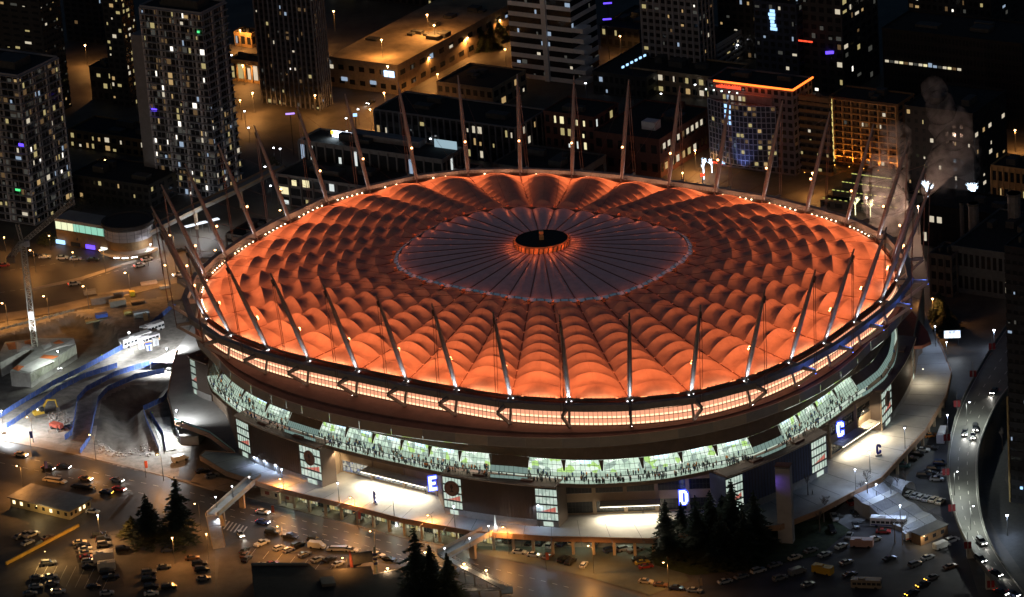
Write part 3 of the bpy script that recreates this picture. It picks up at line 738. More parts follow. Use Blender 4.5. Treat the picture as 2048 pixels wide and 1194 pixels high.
GRD = gr.build('ground', [m_gnd, m_dirt, m_mud], smooth=True); GRD['kind'] = 'structure'
m_walk = M('warm_paving', (.26, .22, .18), .8, var=.25, scale=.2)
m_road = M('smooth_asphalt', (.05, .047, .045), .5, var=.35, scale=.12)
m_lot = M('parking_asphalt', (.095, .08, .066), .8, var=.4, scale=.12)
m_grass = M('dark_lawn', (.035, .05, .018), .9, var=.5, scale=.5, bump=.5)
m_paint = M('road_paint', (.6, .58, .52), .7, var=.2)
m_kerb = M('kerb_stone', (.33, .29, .25), .8, var=.15)
def flat(name, px, mat, z): return sheet(name, PXP(px, z), mat)
def kerbed(name, px, mat, h=.13):
    o = MB().prism(ccw(PXP(px)), -.2, h, 0).build(name, mat); o['kind'] = 'structure'; return o
flat('road', [(-40, 872), (0, 884), (150, 912), (330, 956), (430, 985), (520, 1006), (650, 1040), (800, 1080), (1000, 1120), (1160, 1158), (1300, 1198), (1300, 1215), (1080, 1215), (960, 1170), (800, 1133), (600, 1094), (470, 1072), (330, 1030), (200, 1000), (100, 985), (-40, 950)], m_road, .02)
flat('road', [(330, 1030), (300, 1000), (240, 1002), (150, 1060), (0, 1110), (-40, 1130), (-40, 1165), (60, 1120), (200, 1070)], m_road, .016)
kerbed('pavement', [(395, 945), (452, 958), (600, 1000), (800, 1050), (950, 1080), (1310, 1090), (1310, 1180), (1160, 1150), (1000, 1113), (800, 1075), (650, 1036), (520, 1002), (430, 978), (380, 965)], m_walk)
kerbed('pavement', [(-40, 840), (0, 858), (120, 890), (250, 930), (352, 956), (380, 962), (430, 978), (428, 982), (330, 953), (150, 909), (0, 881), (-40, 869)], m_walk)
flat('parking_lot', [(478, 1080), (600, 1100), (800, 1140), (940, 1180), (940, 1215), (430, 1215), (440, 1100)], m_lot, .012)
flat('parking_lot', [(0, 1160), (210, 1078), (330, 1040), (430, 1080), (430, 1215), (-40, 1215), (-40, 1180)], m_lot, .012)
flat('parking_lot', [(940, 1092), (1320, 1096), (1380, 1160), (1300, 1190), (1160, 1150), (960, 1108)], M('green_grey_asphalt', (.10, .11, .09), .8, var=.3, scale=.12), .17)
flat('lawn', [(1300, 1105), (1420, 1062), (1560, 1050), (1660, 1035), (1700, 1060), (1640, 1110), (1500, 1140), (1380, 1150), (1310, 1130)], m_grass, .18)
flat('road', [(-60, 470), (100, 490), (240, 478), (330, 430), (420, 395), (640, 395), (640, 500), (400, 545), (200, 588), (-60, 625)], M('orange_road_asphalt', (.10, .085, .07), .6, var=.25, scale=.08), .014)
flat('road', [(640, 262), (690, 262), (1045, 60), (1100, 20), (1140, -20), (1090, -20), (1010, 45), (900, 105)], M('orange_road_asphalt', 0), .014)
flat('road', [(1290, 400), (1345, 335), (1380, 290), (1432, 190), (1455, 200), (1405, 320), (1380, 400)], M('orange_road_asphalt', 0), .014)
kerbed('pavement', [(-60, 636), (100, 614), (330, 560), (400, 545), (400, 556), (330, 572), (150, 618), (-60, 655)], m_walk)
kerbed('median', [(60, 577), (160, 555), (270, 520), (275, 523), (165, 560), (60, 582)], m_kerb)
flat('car_park', [(1540, 1090), (1660, 1040), (1780, 1060), (1900, 1000), (1960, 1200), (1400, 1200), (1400, 1150)], M('dark_lot_asphalt', (.06, .055, .06), .8, var=.3, scale=.1), .018)
flat('car_park', [(1775, 960), (1905, 780), (1930, 790), (1925, 1010), (1830, 1000)], M('grey_lot_asphalt', (.09, .088, .085), .7, var=.3, scale=.1), .02)
kerbed('forecourt', [(1660, 1035), (1700, 995), (1770, 1000), (1760, 1020), (1700, 1060)], M('deck_concrete', 0))
# lane dashes and stop lines on the front street
mk = MB()
def dashes(a, b, n, w=.16, f=.45):
    a, b = at(*a, .03), at(*b, .03); d = (b-a)/n; s = Vector((-d.y, d.x, 0)).normalized()*w/2
    for k in range(n): p = a+d*k; q = p+d*f; mk.face([p-s, q-s, q+s, p+s])
for (a, b, n) in (((380, 985), (1150, 1178), 36), ((400, 1002), (1080, 1185), 32), ((420, 1022), (1020, 1172), 28), ((0, 905), (330, 975), 14), ((0, 925), (300, 990), 13)): dashes(a, b, n)
for k in range(7): dashes((452+k*7, 1040+k*2.2), (440+k*7, 1056+k*2.2), 1, .5, 1.)
mk.build('lane_marking', m_paint)['kind'] = 'structure'
mk = MB()
for (a, b, n) in (((0, 585), (160, 562), 8), ((160, 562), (330, 515), 10), ((20, 540), (300, 500), 14)): dashes(a, b, n, .2, .5)
for k in range(15):
    a = at(222+k*13, 1120+k*6.3, .03)
for k in range(9): dashes((60+k*18, 1165+2*k), (80+k*18, 1125+2*k), 1, .12, 1.)
for k in range(12): dashes((500+k*26, 1112+k*5.4), (512+k*26, 1097+k*5.4), 1, .12, 1.)
for k in range(14): dashes((1000+k*22, 1112+k*1.5), (1010+k*22, 1095+k*1.2), 1, .1, 1.)
mk.build('lane_marking', m_paint)['kind'] = 'structure'
# curved motorway viaduct on the right
VZ = 6.5
VL = PXP([(2075, 560), (2020, 640), (1962, 730), (1917, 820), (1897, 900), (1896, 960), (1907, 1020), (1937, 1090), (1980, 1150), (2030, 1215), (2070, 1260)], VZ)
VR = PXP([(2130, 640), (2090, 690), (2040, 750), (1993, 810), (1960, 890), (1955, 960), (1962, 1028), (1980, 1085), (2020, 1150), (2072, 1215), (2110, 1260)], VZ)
def smooth_line(P, n=5):
    out = []
    for i in range(len(P)-1):
        p = [P[max(0, i-1)], P[i], P[i+1], P[min(len(P)-1, i+2)]]
        for k in range(n):
            t = k/n; out.append(.5*((2*p[1])+(p[2]-p[0])*t+(2*p[0]-5*p[1]+4*p[2]-p[3])*t*t+(3*p[1]-p[0]-3*p[2]+p[3])*t**3))
    return out+[P[-1]]
VL, VR = smooth_line(VL), smooth_line(VR)
VIA = thing('road_viaduct', 'curving grey motorway viaduct with headlit cars and red banners on its parapet', 'viaduct')
mb = MB(); mb.grid([[p for p in VL], [p for p in VR]][::-1]); mb.grid([[p-Vector((0, 0, 1.4)) for p in VL], [p-Vector((0, 0, 1.4)) for p in VR]])
mb.grid([VL, [p-Vector((0, 0, 1.4)) for p in VL]]); mb.grid([VR, [p-Vector((0, 0, 1.4)) for p in VR]][::-1])
mb.build('deck', M('viaduct_asphalt', (.13, .13, .115), .6, var=.3, scale=.1), VIA)
for side in (VL, VR):
    mb = MB()
    for a, b in zip(side, side[1:]): mb.beam(a+Vector((0, 0, .3)), b+Vector((0, 0, .3)), .3, .7)
    mb.build('parapet', M('parapet_concrete', (.20, .20, .18), .8, var=.2), VIA)
for k in range(4, len(VL)-3, 5):
    c = (VL[k]+VR[k])/2; d = (VR[k]-VL[k]).normalized(); MB().prism(ccw([c+d*3+d.yxz*0+Vector((0, .7, 0)), c+d*3-Vector((0, .7, 0)), c-d*3-Vector((0, .7, 0)), c-d*3+Vector((0, .7, 0))]), 0, VZ-1.4).build('pier', m_slab, VIA)
mk = MB()
for f in (.36, .66):
    L = [a.lerp(b, f)+Vector((0, 0, .02)) for a, b in zip(VL, VR)]
    for p, d in along(L, 7.5): s = Vector((-d.y, d.x, 0))*.09; mk.face([p-s, p+d*2.6-s, p+d*2.6+s, p+s])
for f in (.06, .95):
    L = [a.lerp(b, f)+Vector((0, 0, .02)) for a, b in zip(VL, VR)]
    for a, b in zip(L, L[1:]): s = Vector((-(b-a).y, (b-a).x, 0)).normalized()*.07; mk.face([a-s, b-s, b+s, a+s])
mk.build('lane_marking', m_paint, VIA, kind='stuff')
flat('slip_road', [(1995, 810), (1972, 860), (1962, 960), (1975, 1030), (2000, 1080), (2070, 1180), (2130, 1200), (2060, 1050), (2010, 960), (2020, 870), (2048, 810)], M('dark_slip_road', (.05, .05, .05), .7, var=.3), .03)
# the broad stair down from the plaza on the right
m_step = M('pale_stair_concrete', (.36, .37, .40), .8, var=.15)
STR = thing('plaza_stairs', 'broad pale flights of stairs descending from the plaza beside the white marquee', 'stairs')
sa, sb = at(1702, 992, POD), at(1772, 962, POD); ea = at(1828, 1052, 0); sd = (ea-(sa+(sb-sa)*.45)); sd.z = 0; sl = sd.length; sd.normalize(); su = (sb-sa).normalized(); su = Vector((sd.y*-1, sd.x, 0)); wdt = 13.
c0 = sa.lerp(sb, .5); n_st = 40; d = 0.; z = POD
lay = []
for fl in range(4):
    for k in range(10): lay.append(.36)
    lay.append(3.2)
tot = sum(lay); dz = POD/40; mb = MB(); cnt = 0
for w in lay:
    a = c0+sd*d; b = c0+sd*(d+w); s = su*wdt/2
    if w < 1:
        z -= dz; mb = mb.prism(ccw([a-s, b-s, b+s, a+s]), 0, max(.02, z))
        cnt += 1
        if cnt % 10 == 0: mb.build('flight', m_step, STR); mb = MB()
    else: MB().prism(ccw([a-s, b-s, b+s, a+s]), 0, max(.015, z-.002)).build('landing', m_slab, STR)
    d += w
for sgn in (-1, 0, 1):
    rl = MB(); q0 = c0+su*sgn*wdt/2*.98; rl.beam(q0+Vector((0, 0, 1)), q0+sd*tot+Vector((0, 0, 1-POD)), .08, .08)
    for k in range(9): p = q0+sd*tot*k/8; zz = POD*(1-k/8); rl.beam((p.x, p.y, zz), (p.x, p.y, zz+1), .07, .07)
    rl.build('handrail', m_dark, STR)
# pedestrian bridges over the street
def footbridge(label, pa, pb, z0, z1, w):
    a, b = at(*pa, z0), at(*pb, z1); d = (b-a).normalized(); s = Vector((-d.y, d.x, 0)).normalized()
    T = thing('footbridge', label, 'footbridge')
    MB().beam(a+Vector((0, 0, -.4)), b+Vector((0, 0, -.4)), w, .8).build('deck', m_slab, T)
    for g in (-1, 1): MB().beam(a+s*g*(w/2)+Vector((0, 0, .45)), b+s*g*(w/2)+Vector((0, 0, .45)), .18, 1.1).build('parapet', M('warm_concrete', 0), T)
    for f in (.35, .8):
        p = a.lerp(b, f); MB().box((p.x, p.y, 0), (w*.5, .9, p.z-.8), math.atan2(s.y, s.x)).build('pier', m_conc2, T)
    return T
footbridge('short concrete footbridge from the plaza down to the stair by the two big firs', (512, 952), (424, 1030), POD, POD-.3, 3.6)
footbridge('lit concrete footbridge leading from the plaza under letter E pavilion over the street', (975, 1062), (885, 1110), POD, POD-.4, 4.6)
STB = thing('footbridge_stair', 'pale zigzag stair tower at the end of the footbridge by the firs', 'stairs')
q = at(424, 1030, 6.2); dd = Vector((.18, -1, 0)).normalized(); ss = Vector((1, .18, 0)).normalized()
for k in range(3):
    mb = MB(); p = q+dd*(k*4.2)
    for j in range(12): c = p+dd*(j*.32); mb.prism(ccw([c-ss*1.9, c+ss*1.9, c+ss*1.9+dd*.32, c-ss*1.9+dd*.32]), 6.2-k*2.1-j*.17-.35, 6.2-k*2.1-j*.17)
    mb.build('flight', m_step, STB); 
    for g in (-1, 1): MB().beam(p+ss*2*g+Vector((0, 0, -k*2.1+.9)), p+ss*2*g+dd*4+Vector((0, 0, -k*2.1-1.2)), .12, .9).build('balustrade', M('warm_concrete', 0), STB)
RMP = thing('switchback_ramp', 'long lit switchback ramp with white railings at the bottom of the footbridge', 'ramp')
a = at(885, 1112, 6.0); b = at(1012, 1178, 3.2); c = at(905, 1180, .4)
for (p, q_, nm) in ((a, b, 'a'), (b, c, 'b')):
    MB().beam(p, q_, 2.2, .35).build('ramp_deck', M('deck_concrete', 0), RMP)
    d = (q_-p).normalized(); s = Vector((-d.y, d.x, 0)).normalized()
    for g in (-1, 1):
        rl = MB()
        for h in (.6, 1.1): rl.beam(p+s*g*1.1+Vector((0, 0, h)), q_+s*g*1.1+Vector((0, 0, h)), .07, .07)
        for k in range(14): r_ = p.lerp(q_, k/13)+s*g*1.1; rl.beam(r_, r_+Vector((0, 0, 1.1)), .06, .06)
        rl.build('railing', M('white_rail', (.6, .55, .48), .5), RMP)
    for f in (.1, .5, .9): r_ = p.lerp(q_, f); MB().box((r_.x, r_.y, 0), (.4, .4, max(.2, r_.z-.2))).build('post', m_conc2, RMP)
MB().prism(ccw([b+Vector((x, y, 0)) for x, y in ((-1.4, -3), (2, -3), (2, 1.6), (-1.4, 1.6))]), 2.9, 3.3).build('landing', M('deck_concrete', 0), RMP)
# ---------------- construction site
def netfence(label, px, h=1.9):
    P = [at(x, y, .05) for x, y in px]; P = [Vector((p.x, p.y, max(-.1, hgt(p.x, p.y)))) for p in P]
    T = thing('net_fence', label, 'fence')
    pn = MB(); pn.grid([P, [p+Vector((0, 0, h)) for p in P]])
    pn.build('blue_netting', m_net, T)
    ps = MB()
    for p, d in along(P, 3.0): ps.beam(p, p+Vector((0, 0, h+.1)), .08, .08)
    ps.build('fence_post', m_steel, T); return T
m_net = M('blue_netting', (.07, .13, .40), .7, var=.3, scale=.8)
netfence('blue netting fence along the near side of the curved site track, beside the pit', [(161, 908), (180, 880), (188, 840), (197, 803), (216, 782), (272, 757), (330, 745)])
netfence('blue netting fence on the far side of the curved track, running past the red dumper', [(130, 880), (144, 870), (150, 840), (155, 803), (174, 782), (230, 752), (275, 738), (335, 722)])
netfence('blue netting fence along the upper edge of the haul road, left of the white trailer', [(0, 836), (52, 803), (105, 771), (167, 740), (215, 715), (250, 696)])
netfence('blue netting fence along the lower edge of the haul road behind the yellow excavator', [(13, 858), (84, 809), (117, 782), (167, 757), (235, 735)])
netfence('blue netting fence on the right rim of the pit, below the letterless pavilion', [(366, 752), (327, 803), (287, 822), (294, 846), (310, 882), (319, 906)])
netfence('short blue netting fence beside the bright concrete ramp at the pit', [(301, 830), (327, 874), (332, 904)])
netfence('far blue netting fence between the storage yard and the grey lot', [(300, 655), (330, 630), (352, 610)])
# foundation slab with tarpaulins
FND = thing('half_built_foundation', 'half built concrete foundation slab covered with white and orange tarpaulins around the crane', 'building site')
top = PXP([(0, 704), (10, 684), (80, 676), (147, 676), (152, 689), (59, 747), (20, 742), (70, 700), (60, 695), (0, 725)], 1.5)
MB().prism(ccw(top), -4.6, 1.5).build('slab', M('pale_wet_concrete', (.36, .36, .34), .6, var=.3, scale=.4), FND)
a, b = at(59, 749, 1.5), at(152, 691, 1.5)
for k in range(34):
    p = a.lerp(b, (k+.5)/34); d = (b-a).normalized(); n = Vector((d.y, -d.x, 0)); MB().box((p.x+n.x*.15, p.y+n.y*.15, -1.6), (.28, .16, 3.0), math.atan2(d.y, d.x)).build('formwork_stud', M('green_grey_timber', (.34, .36, .28), .8), FND)
m_tw, m_to = M('white_tarpaulin', (.62, .61, .6), .5, var=.15, scale=.5, bump=.5), M('orange_tarpaulin', (.62, .17, .05), .6, var=.15, scale=.5, bump=.5)
for px, m in (([(35, 738), (80, 715), (110, 722), (60, 745)], m_tw), ([(78, 716), (88, 709), (118, 712), (106, 718)], m_to), ([(86, 705), (112, 690), (148, 678), (150, 688), (118, 708)], m_tw), ([(105, 686), (118, 679), (130, 686), (112, 688)], m_to), ([(12, 686), (30, 684), (33, 698), (18, 700)], m_to), ([(33, 684), (60, 690), (68, 698), (34, 704)], m_tw), ([(48, 682), (62, 678), (64, 688), (50, 688)], m_to), ([(24, 737), (36, 730), (52, 733), (36, 742)], m_to), ([(82, 690), (100, 683), (104, 692), (88, 700)], m_tw)):
    mb = MB(); q = PXP(px, 1.56); c = sum((v for v in q), Vector())/len(q); c.z += .35
    for i in range(4): mb.face([q[i], q[(i+1) % 4], c])
    mb.build('tarpaulin', m, FND)
RW = thing('retaining_wall', 'pale sheet pile retaining wall behind the crane at the edge of the dig', 'wall')
a, b = at(-30, 668, 0), at(148, 622, 0)
for k in range(30):
    p, q = a.lerp(b, k/30), a.lerp(b, (k+.92)/30); d = (b-a).normalized(); n = Vector((d.y, -d.x, 0))*(.35 if k % 2 else 0)
    MB().prism(ccw([p+n, q+n, q+n-Vector((0, -.3, 0)), p+n-Vector((0, -.3, 0))]), -4.8, .9).build('pile', M('mossy_concrete', (.28, .29, .25), .85, var=.35, scale=.5), RW)
# tower crane
CR_ = thing('tower_crane', 'grey lattice tower crane standing in the foundation with its jib raised to the right', 'crane', at(70, 692, 1.5))
def lattice(p0, p1, w, n, name, par, r=.09, dr=.06):
    mb = MB(); p0, p1 = Vector(p0), Vector(p1); d = (p1-p0).normalized(); s = d.cross(Vector((0, .3, 1))).normalized() if abs(d.z) < .9 else Vector((1, 0, 0)); u = s.cross(d)
    C = [(-1, -1), (1, -1), (1, 1), (-1, 1)]
    for a, b in C: mb.beam(p0+s*a*w/2+u*b*w/2, p1+s*a*w/2+u*b*w/2, r*2, r*2)
    for k in range(n):
        for i in range(4):
            a, b = C[i], C[(i+1) % 4]
            if k % 2: a, b = b, a
            q0 = p0.lerp(p1, k/n); q1 = p0.lerp(p1, (k+1)/n)
            mb.beam(q0+s*a[0]*w/2+u*a[1]*w/2, q1+s*b[0]*w/2+u*b[1]*w/2, dr*2, dr*2); mb.beam(q0+s*a[0]*w/2+u*a[1]*w/2, q0+s*b[0]*w/2+u*b[1]*w/2, dr*2, dr*2)
    return mb.build(name, m_crane, par, kind='stuff')
m_crane = M('pale_crane_steel', (.42, .41, .36), .6, .1, var=.2, scale=.8)
base = CR_.location; top_ = Vector((0, 0, 38.5))
lattice((0, 0, -5), (0, 0, 38.5), 1.9, 22, 'mast', CR_)
jt_ = at(146, 402, 53)-base; jr = Vector((.6, 0, 39.5))
lattice(jr, jt_, 1.5, 20, 'jib', CR_, .08)
cj = at(20, 516, 38.5)-base
lattice((-.6, 0, 38.8), cj, 1.5, 6, 'counter_jib', CR_, .08)
MB().box((0, 0, 38.3), (2.6, 2.6, 1.1)).box((1.6, -1.2, 38.0), (1.6, 1.8, 2.2)).build('slewing_cab', m_steel, CR_)
MB().box((cj.x+.5, cj.y, cj.z-1.8), (2.2, 1.6, 2.2)).box((cj.x-.9, cj.y, cj.z-1.4), (.8, 1.4, 1.8)).build('counterweight', m_conc, CR_)
lattice((-.3, 0, 39.4), (-1.2, 0, 46), 1.1, 4, 'apex_frame', CR_, .08)
for e in (jt_, cj): MB().tube([Vector((-1.2, 0, 46)), e], .06, 4).build('pendant_line', m_dark, CR_)
MB().tube([jt_, jt_-Vector((0, 0, 14))], .04, 4).box((jt_.x, jt_.y, jt_.z-14.8), (.5, .5, .9)).build('hook_line', m_dark, CR_)
MB().box((0, -1.05, 10.5), (1.9, .1, 3.0)).build('lit_banner', M('white_tarpaulin', 0), CR_)
light('crane_lamp', 'SPOT', base+Vector((.5, -6, 4)), 16000, (.95, .97, 1.), CR_, .2, (-.05, .72, 1.), R(75), .8).location -= base
# storage yard: containers, stacks and cabins
cont = [(205, 606, 8.5, 2.4, 2.6, (.16, .15, .14), 'dark grey site container at the left of the storage yard'), (222, 598, 9, 2.4, 2.6, (.20, .17, .14), 'brown site container behind the dark grey one in the yard'), (236, 612, 6, 2.4, 2.4, (.24, .23, .19), 'ribbed grey container with pale doors in the middle of the yard'), (240, 589, 7, 2.4, 1.2, (.3, .24, .18), 'low stack of planks at the back of the yard'), (265, 592, 1.8, 2, 1.9, (.6, .5, .03), 'bright yellow tank at the back of the storage yard'), (256, 628, 3, 2.2, 1.4, (.45, .38, .12), 'pallet of yellow beams beside the open skip'), (283, 634, 5.6, 2.4, 2.2, (.34, .40, .42), 'open pale blue skip at the right of the yard'), (203, 634, 4.4, 2.2, 1.4, (.05, .12, .5), 'blue tarpaulin covered pile in front of the ribbed container'), (292, 640, 1.4, 2.2, 2.0, (.4, .3, .16), 'upright bundle of timber next to the pale skip'), (190, 640, 7, 2, .8, (.3, .27, .14), 'low stack of yellow formwork panels at the dig edge'), (298, 568, 6, 2.2, .9, (.5, .42, .38), 'pale stack of boards near the road end of the yard'), (276, 606, 5, 2.2, 1.0, (.25, .2, .15), 'brown timber stack behind the pale skip'), (330, 576, 4, 2, 1.1, (.4, .36, .3), 'pale board stack below the roof masts at the site corner'), (180, 588, 4.5, 2.2, 1.6, (.3, .3, .3), 'grey cabin beside the pavement above the dig')]
for x, y, l, w, h, c, lab in cont:
    p = at(x, y, 0); T = thing('container' if h > 2 else 'material_stack', lab, 'container' if h > 2 else 'stack', (p.x, p.y, hgt(p.x, p.y)), R(14))
    m = M('paint_%d_%d' % (x, y), c, .7, var=.2)
    MB().box((0, 0, .12), (l, w, h-.12)).build('body', m, T)
    rb = MB()
    for k in range(int(l/.6)): rb.box((-l/2+.35+k*.6, -w/2-.03, .2), (.14, .06, h-.35)); 
    rb.build('rib', m, T, kind='stuff'); MB().box((0, 0, 0), (l*.96, w*.9, .12)).build('skid', m_dark, T)
# white trailer and bright works area
def boxtruck(name, lab, cat, loc, rz, L=9.5, W_=2.6, H_=3.2, col=(.75, .75, .74), cab=False, win=True, stripe=None):
    T = thing(name, lab, cat, loc, rz); mc = M('body_%d' % (hash(lab) % 9999), col, .45, var=.06)
    MB().box((0, 0, .55), (L, W_, H_-.55), 0, 0, tap=.985).build('body', mc, T)
    if win:
        for sg in (-1, 1):
            w = MB()
            for k in range(int(L/1.5)): w.box((-L/2+1.1+k*1.45, sg*(W_/2+.0), 1.5), (1.15, .06, .8))
            w.build('side_window', m_glass, T)
        MB().box((L/2, 0, 1.3), (.06, W_*.8, 1.1)).build('windscreen', m_glass, T)
    if stripe:
        for sg in (-1, 1): MB().box((0, sg*(W_/2+.01), .8), (L*.95, .05, .35)).build('stripe', M('stripe_%d' % (hash(lab) % 9999), stripe, .5), T)
    for sx in (-L*.32, L*.32):
        for sg in (-1, 1): MB().tube([(sx, sg*(W_/2-.3), .48), (sx, sg*(W_/2+.02), .48)], .48, 10).build('wheel', M('tyre', (.02, .02, .02), .9), T)
    MB().box((-L*.15, 0, H_), (2.2, 1.4, .3)).build('roof_unit', mc, T); return T
p = at(272, 688, 0); boxtruck('site_trailer', 'white site trailer in the floodlight beside the haul road', 'trailer', p, R(38), 12.5, 2.8, 3.4)
p = at(305, 664, 0); boxtruck('site_trailer', 'grey roofed site trailer behind the floodlit white one', 'trailer', p, R(38), 9, 2.6, 3.2, (.5, .5, .5))
p = at(298, 686, 0); boxtruck('concrete_pump_truck', 'white pump truck with coloured panel parked at the floodlit works', 'truck', p, R(35), 8, 2.5, 2.9, (.66, .64, .66), stripe=(.7, .35, .05))
mwl = M('white_cabin', (.7, .7, .7), .6)
for x, y, lab in ((283, 697, 'small white site cabin right of the floodlit trailer'), (298, 700, 'blue and white portable toilet by the works trailers'), (312, 690, 'grey generator box at the end of the row of trailers'), (245, 696, 'small white cabin at the left end of the floodlit trailer')):
    p = at(x, y, 0); T = thing('site_cabin', lab, 'cabin', p, R(20)); MB().box((0, 0, 0), (1.8, 1.6, 2.3)).build('body', mwl if 'white' in lab else M('grey_cabin', (.4, .42, .45), .6), T); MB().box((0, 0, 2.3), (2., 1.8, .15)).build('roof', M('blue_roof', (.05, .1, .4), .6) if 'blue' in lab else mwl, T); MB().box((0, -.82, .1), (.8, .05, 1.9)).build('door', M('blue_door', (.08, .14, .4), .6) if 'blue' in lab else m_steel, T)
p = at(345, 712, 0)
TP = MB(); 
q = [at(x, y, 3.0) for x, y in ((345, 700), (404, 690), (398, 706), (360, 726), (300, 724))]
c = sum(q, Vector())/5; c.z = 4.2
for i in range(5): TP.face([q[i], q[(i+1) % 5], c])
for i in range(5): TP.beam((q[i].x, q[i].y, 0), q[i], .12, .12)
tag(TP.build('event_tent', M('white_tarpaulin', 0)), 'bright white crumpled tent canopy against the left end of the stadium', 'tent')
def tower_light(lab, loc, h, power, direc, col=(.93, .97, 1.), ang=150):
    T = thing('light_tower', lab, 'light tower', loc)
    MB().tube([(0, 0, 0), (0, 0, h)], [.12, .07], 6).build('mast', m_steel, T); MB().box((0, 0, 0), (1.6, 1.2, 1.0)).build('trailer', mwl, T)
    d = Vector(direc).normalized()
    MB().box((0, 0, h-.1), (1.3, .5, .6), math.atan2(d.y, d.x)+R(90)).build('lamp_head', m_dark, T)
    MB().ball((d.x*.3, d.y*.3-.1, h+.25), .42, n=8).build('lamp', m_wbulb, T)
    light('flood', 'SPOT', Vector((d.x*.75, d.y*.75, h+.1)), power, col, T, .3, direc, R(ang), .5)
tower_light('white floodlight tower blazing at the plaza corner above the pit', at(357, 848, POD), 4.6, 60000, (-1., -.35, -.8), ang=150)
light('flood', 'SPOT', at(357, 848, POD)+Vector((.6, .6, 4.9)), 9000, (.93, .97, 1.), GRD, .2, (.55, .7, -.75), R(140), .6)
tower_light('floodlight tower over the white trailers', at(262, 706, 0), 7.5, 150000, (.2, -.3, -1), ang=160)
tower_light('floodlight tower at the left end of the haul road', at(8, 868, 0), 8, 120000, (.3, .25, -1), ang=160)
tower_light('dim floodlight tower between the dig and the haul road', at(120, 742, 0), 7, 16000, (-.3, .5, -1), (.9, 1., .9))
tower_light('added floodlight tower brightening the white tent at the stadium end', at(338, 742, 0), 8, 110000, (.1, .5, -1), ang=165)  # tower added to brighten the tent and the ground around it
# excavator
EX = thing('excavator', 'yellow excavator with folded arm working beside the haul road', 'excavator', at(80, 832, 0), R(25))
m_yel = M('machine_yellow', (.55, .36, .03), .5, var=.15)
MB().box((0, -1.0, 0), (3.8, .6, .9), 0).build('track', m_dark, EX); MB().box((0, 1.0, 0), (3.8, .6, .9), 0).build('track', m_dark, EX)
MB().box((-.4, 0, 1.0), (3.6, 2.5, 1.1), 0, tap=.94).build('body', m_yel, EX); MB().box((.7, -.7, 1.9), (1.4, 1.1, 1.3), 0, tap=.9).build('cab', m_glass, EX)
MB().beam((1.0, .3, 1.7), (3.2, .3, 5.0), .5, .7, .4, .5).build('boom', m_yel, EX); MB().beam((3.2, .3, 5.0), (6.0, .3, 4.4), .45, .55, .35, .45).build('boom', m_yel, EX); MB().beam((6.0, .3, 4.6), (6.6, .3, 1.4), .35, .45, .25, .3).build('arm', m_yel, EX)
MB().prism([(6.2, -.3), (7.2, -.3), (7.4, .9), (6.2, .9)], .5, 1.5).build('bucket', m_dark, EX); MB().ball((-.6, 0, 2.5), .25, n=6).build('work_lamp', m_wbulb, EX)
DU = thing('site_dumper', 'red dumper parked on the rubble beside the blue fence', 'dumper', at(114, 858, 0), R(-40))
MB().box((-.6, 0, .8), (3.4, 2.2, 1.3), 0, tap=1.08).build('skip', M('machine_red', (.35, .07, .04), .6), DU); MB().box((1.7, 0, .7), (1.5, 1.9, 1.6), 0, tap=.9).build('cab', M('machine_red', 0), DU)
for sx in (-1.4, 1.5):
    for sg in (-1, 1): MB().tube([(sx, sg*.8, .6), (sx, sg*1.2, .6)], .6, 10).build('wheel', M('tyre', (.02, .02, .02), .9), DU)
tag(MB().prism(ccw(PXP([(302, 838), (340, 835), (352, 900), (328, 905)])), 0, .35).build('access_ramp', M('bright_concrete', (.5, .5, .48), .8)), 'bright floodlit concrete ramp between the blue fences at the pit', 'ramp')
HB = MB()
for k in range(9):
    a = at(82+k*3, 848, 0)
rub = MB()
random.seed(5)
for k in range(420):
    if k < 260: x, y = random.uniform(195, 300), random.uniform(880, 914)
    else: x, y = random.uniform(95, 145), random.uniform(822, 868)
    p = at(x, y, 0); r = random.uniform(.15, .55); rub.box((p.x, p.y, hgt(p.x, p.y)-.1), (r, r*1.3, r), random.random()*3, tap=.7)
o = rub.build('rubble', M('grey_rubble', (.32, .31, .29), .9, var=.3)); o['kind'] = 'stuff'; tag(o, 'loose grey rubble scattered along the pit rim and beside the excavator', 'rubble')
tag(MB().prism(ccw(PXP([(352, 868), (388, 860), (412, 872), (398, 890), (362, 890)])), 0, 3.2).build('low_building', m_slab), 'low flat concrete block below the teal railing by the pit', 'building')
# ------------------------------------------------------------------ the city behind
m_sod = EM('sodium_lens', (1., .55, .2), 14.); m_cool = EM('white_lens', (.9, .95, 1.), 12.)
m_pole = M('lamp_pole_grey', (.16, .16, .16), .6, .3)
def pj(P):
    d = np.array([P[0]-CAM[0], P[1]-CAM[1], P[2]-CAM[2]]); w = d@FW
    return 1024+FPX*(d@RT)/w, 597-FPX*(d@UP)/w
def reach(C, d, x):
    "how far to go from C along d until the survey column x is reached"
    f0 = pj(C)[0]-x; lo, hi = 0., 160.
    if f0*(pj(C+d*hi)[0]-x) > 0: return hi
    for _ in range(40):
        m = (lo+hi)/2
        if (pj(C+d*m)[0]-x)*f0 > 0: lo = m
        else: hi = m
    return lo
def height_to(C, y):
    lo, hi = 0., 260.
    for _ in range(40):
        m = (lo+hi)/2
        if pj(C+Vector((0, 0, m)))[1] > y: lo = m
        else: hi = m
    return lo
LIT = [EM('window_warm', (1., .66, .28), .45), EM('window_yellow', (.95, .78, .34), .42), EM('window_pale', (1., .88, .66), .6), EM('window_dim', (.5, .3, .13), .22), EM('window_dim_grey', (.3, .3, .26), .16), EM('window_cool', (.55, .72, .95), .5), EM('window_bright', (1., .93, .8), 1.7), EM('window_workshop', (1., .88, .50), .95), EM('window_hall', (.85, .92, .88), .8)]
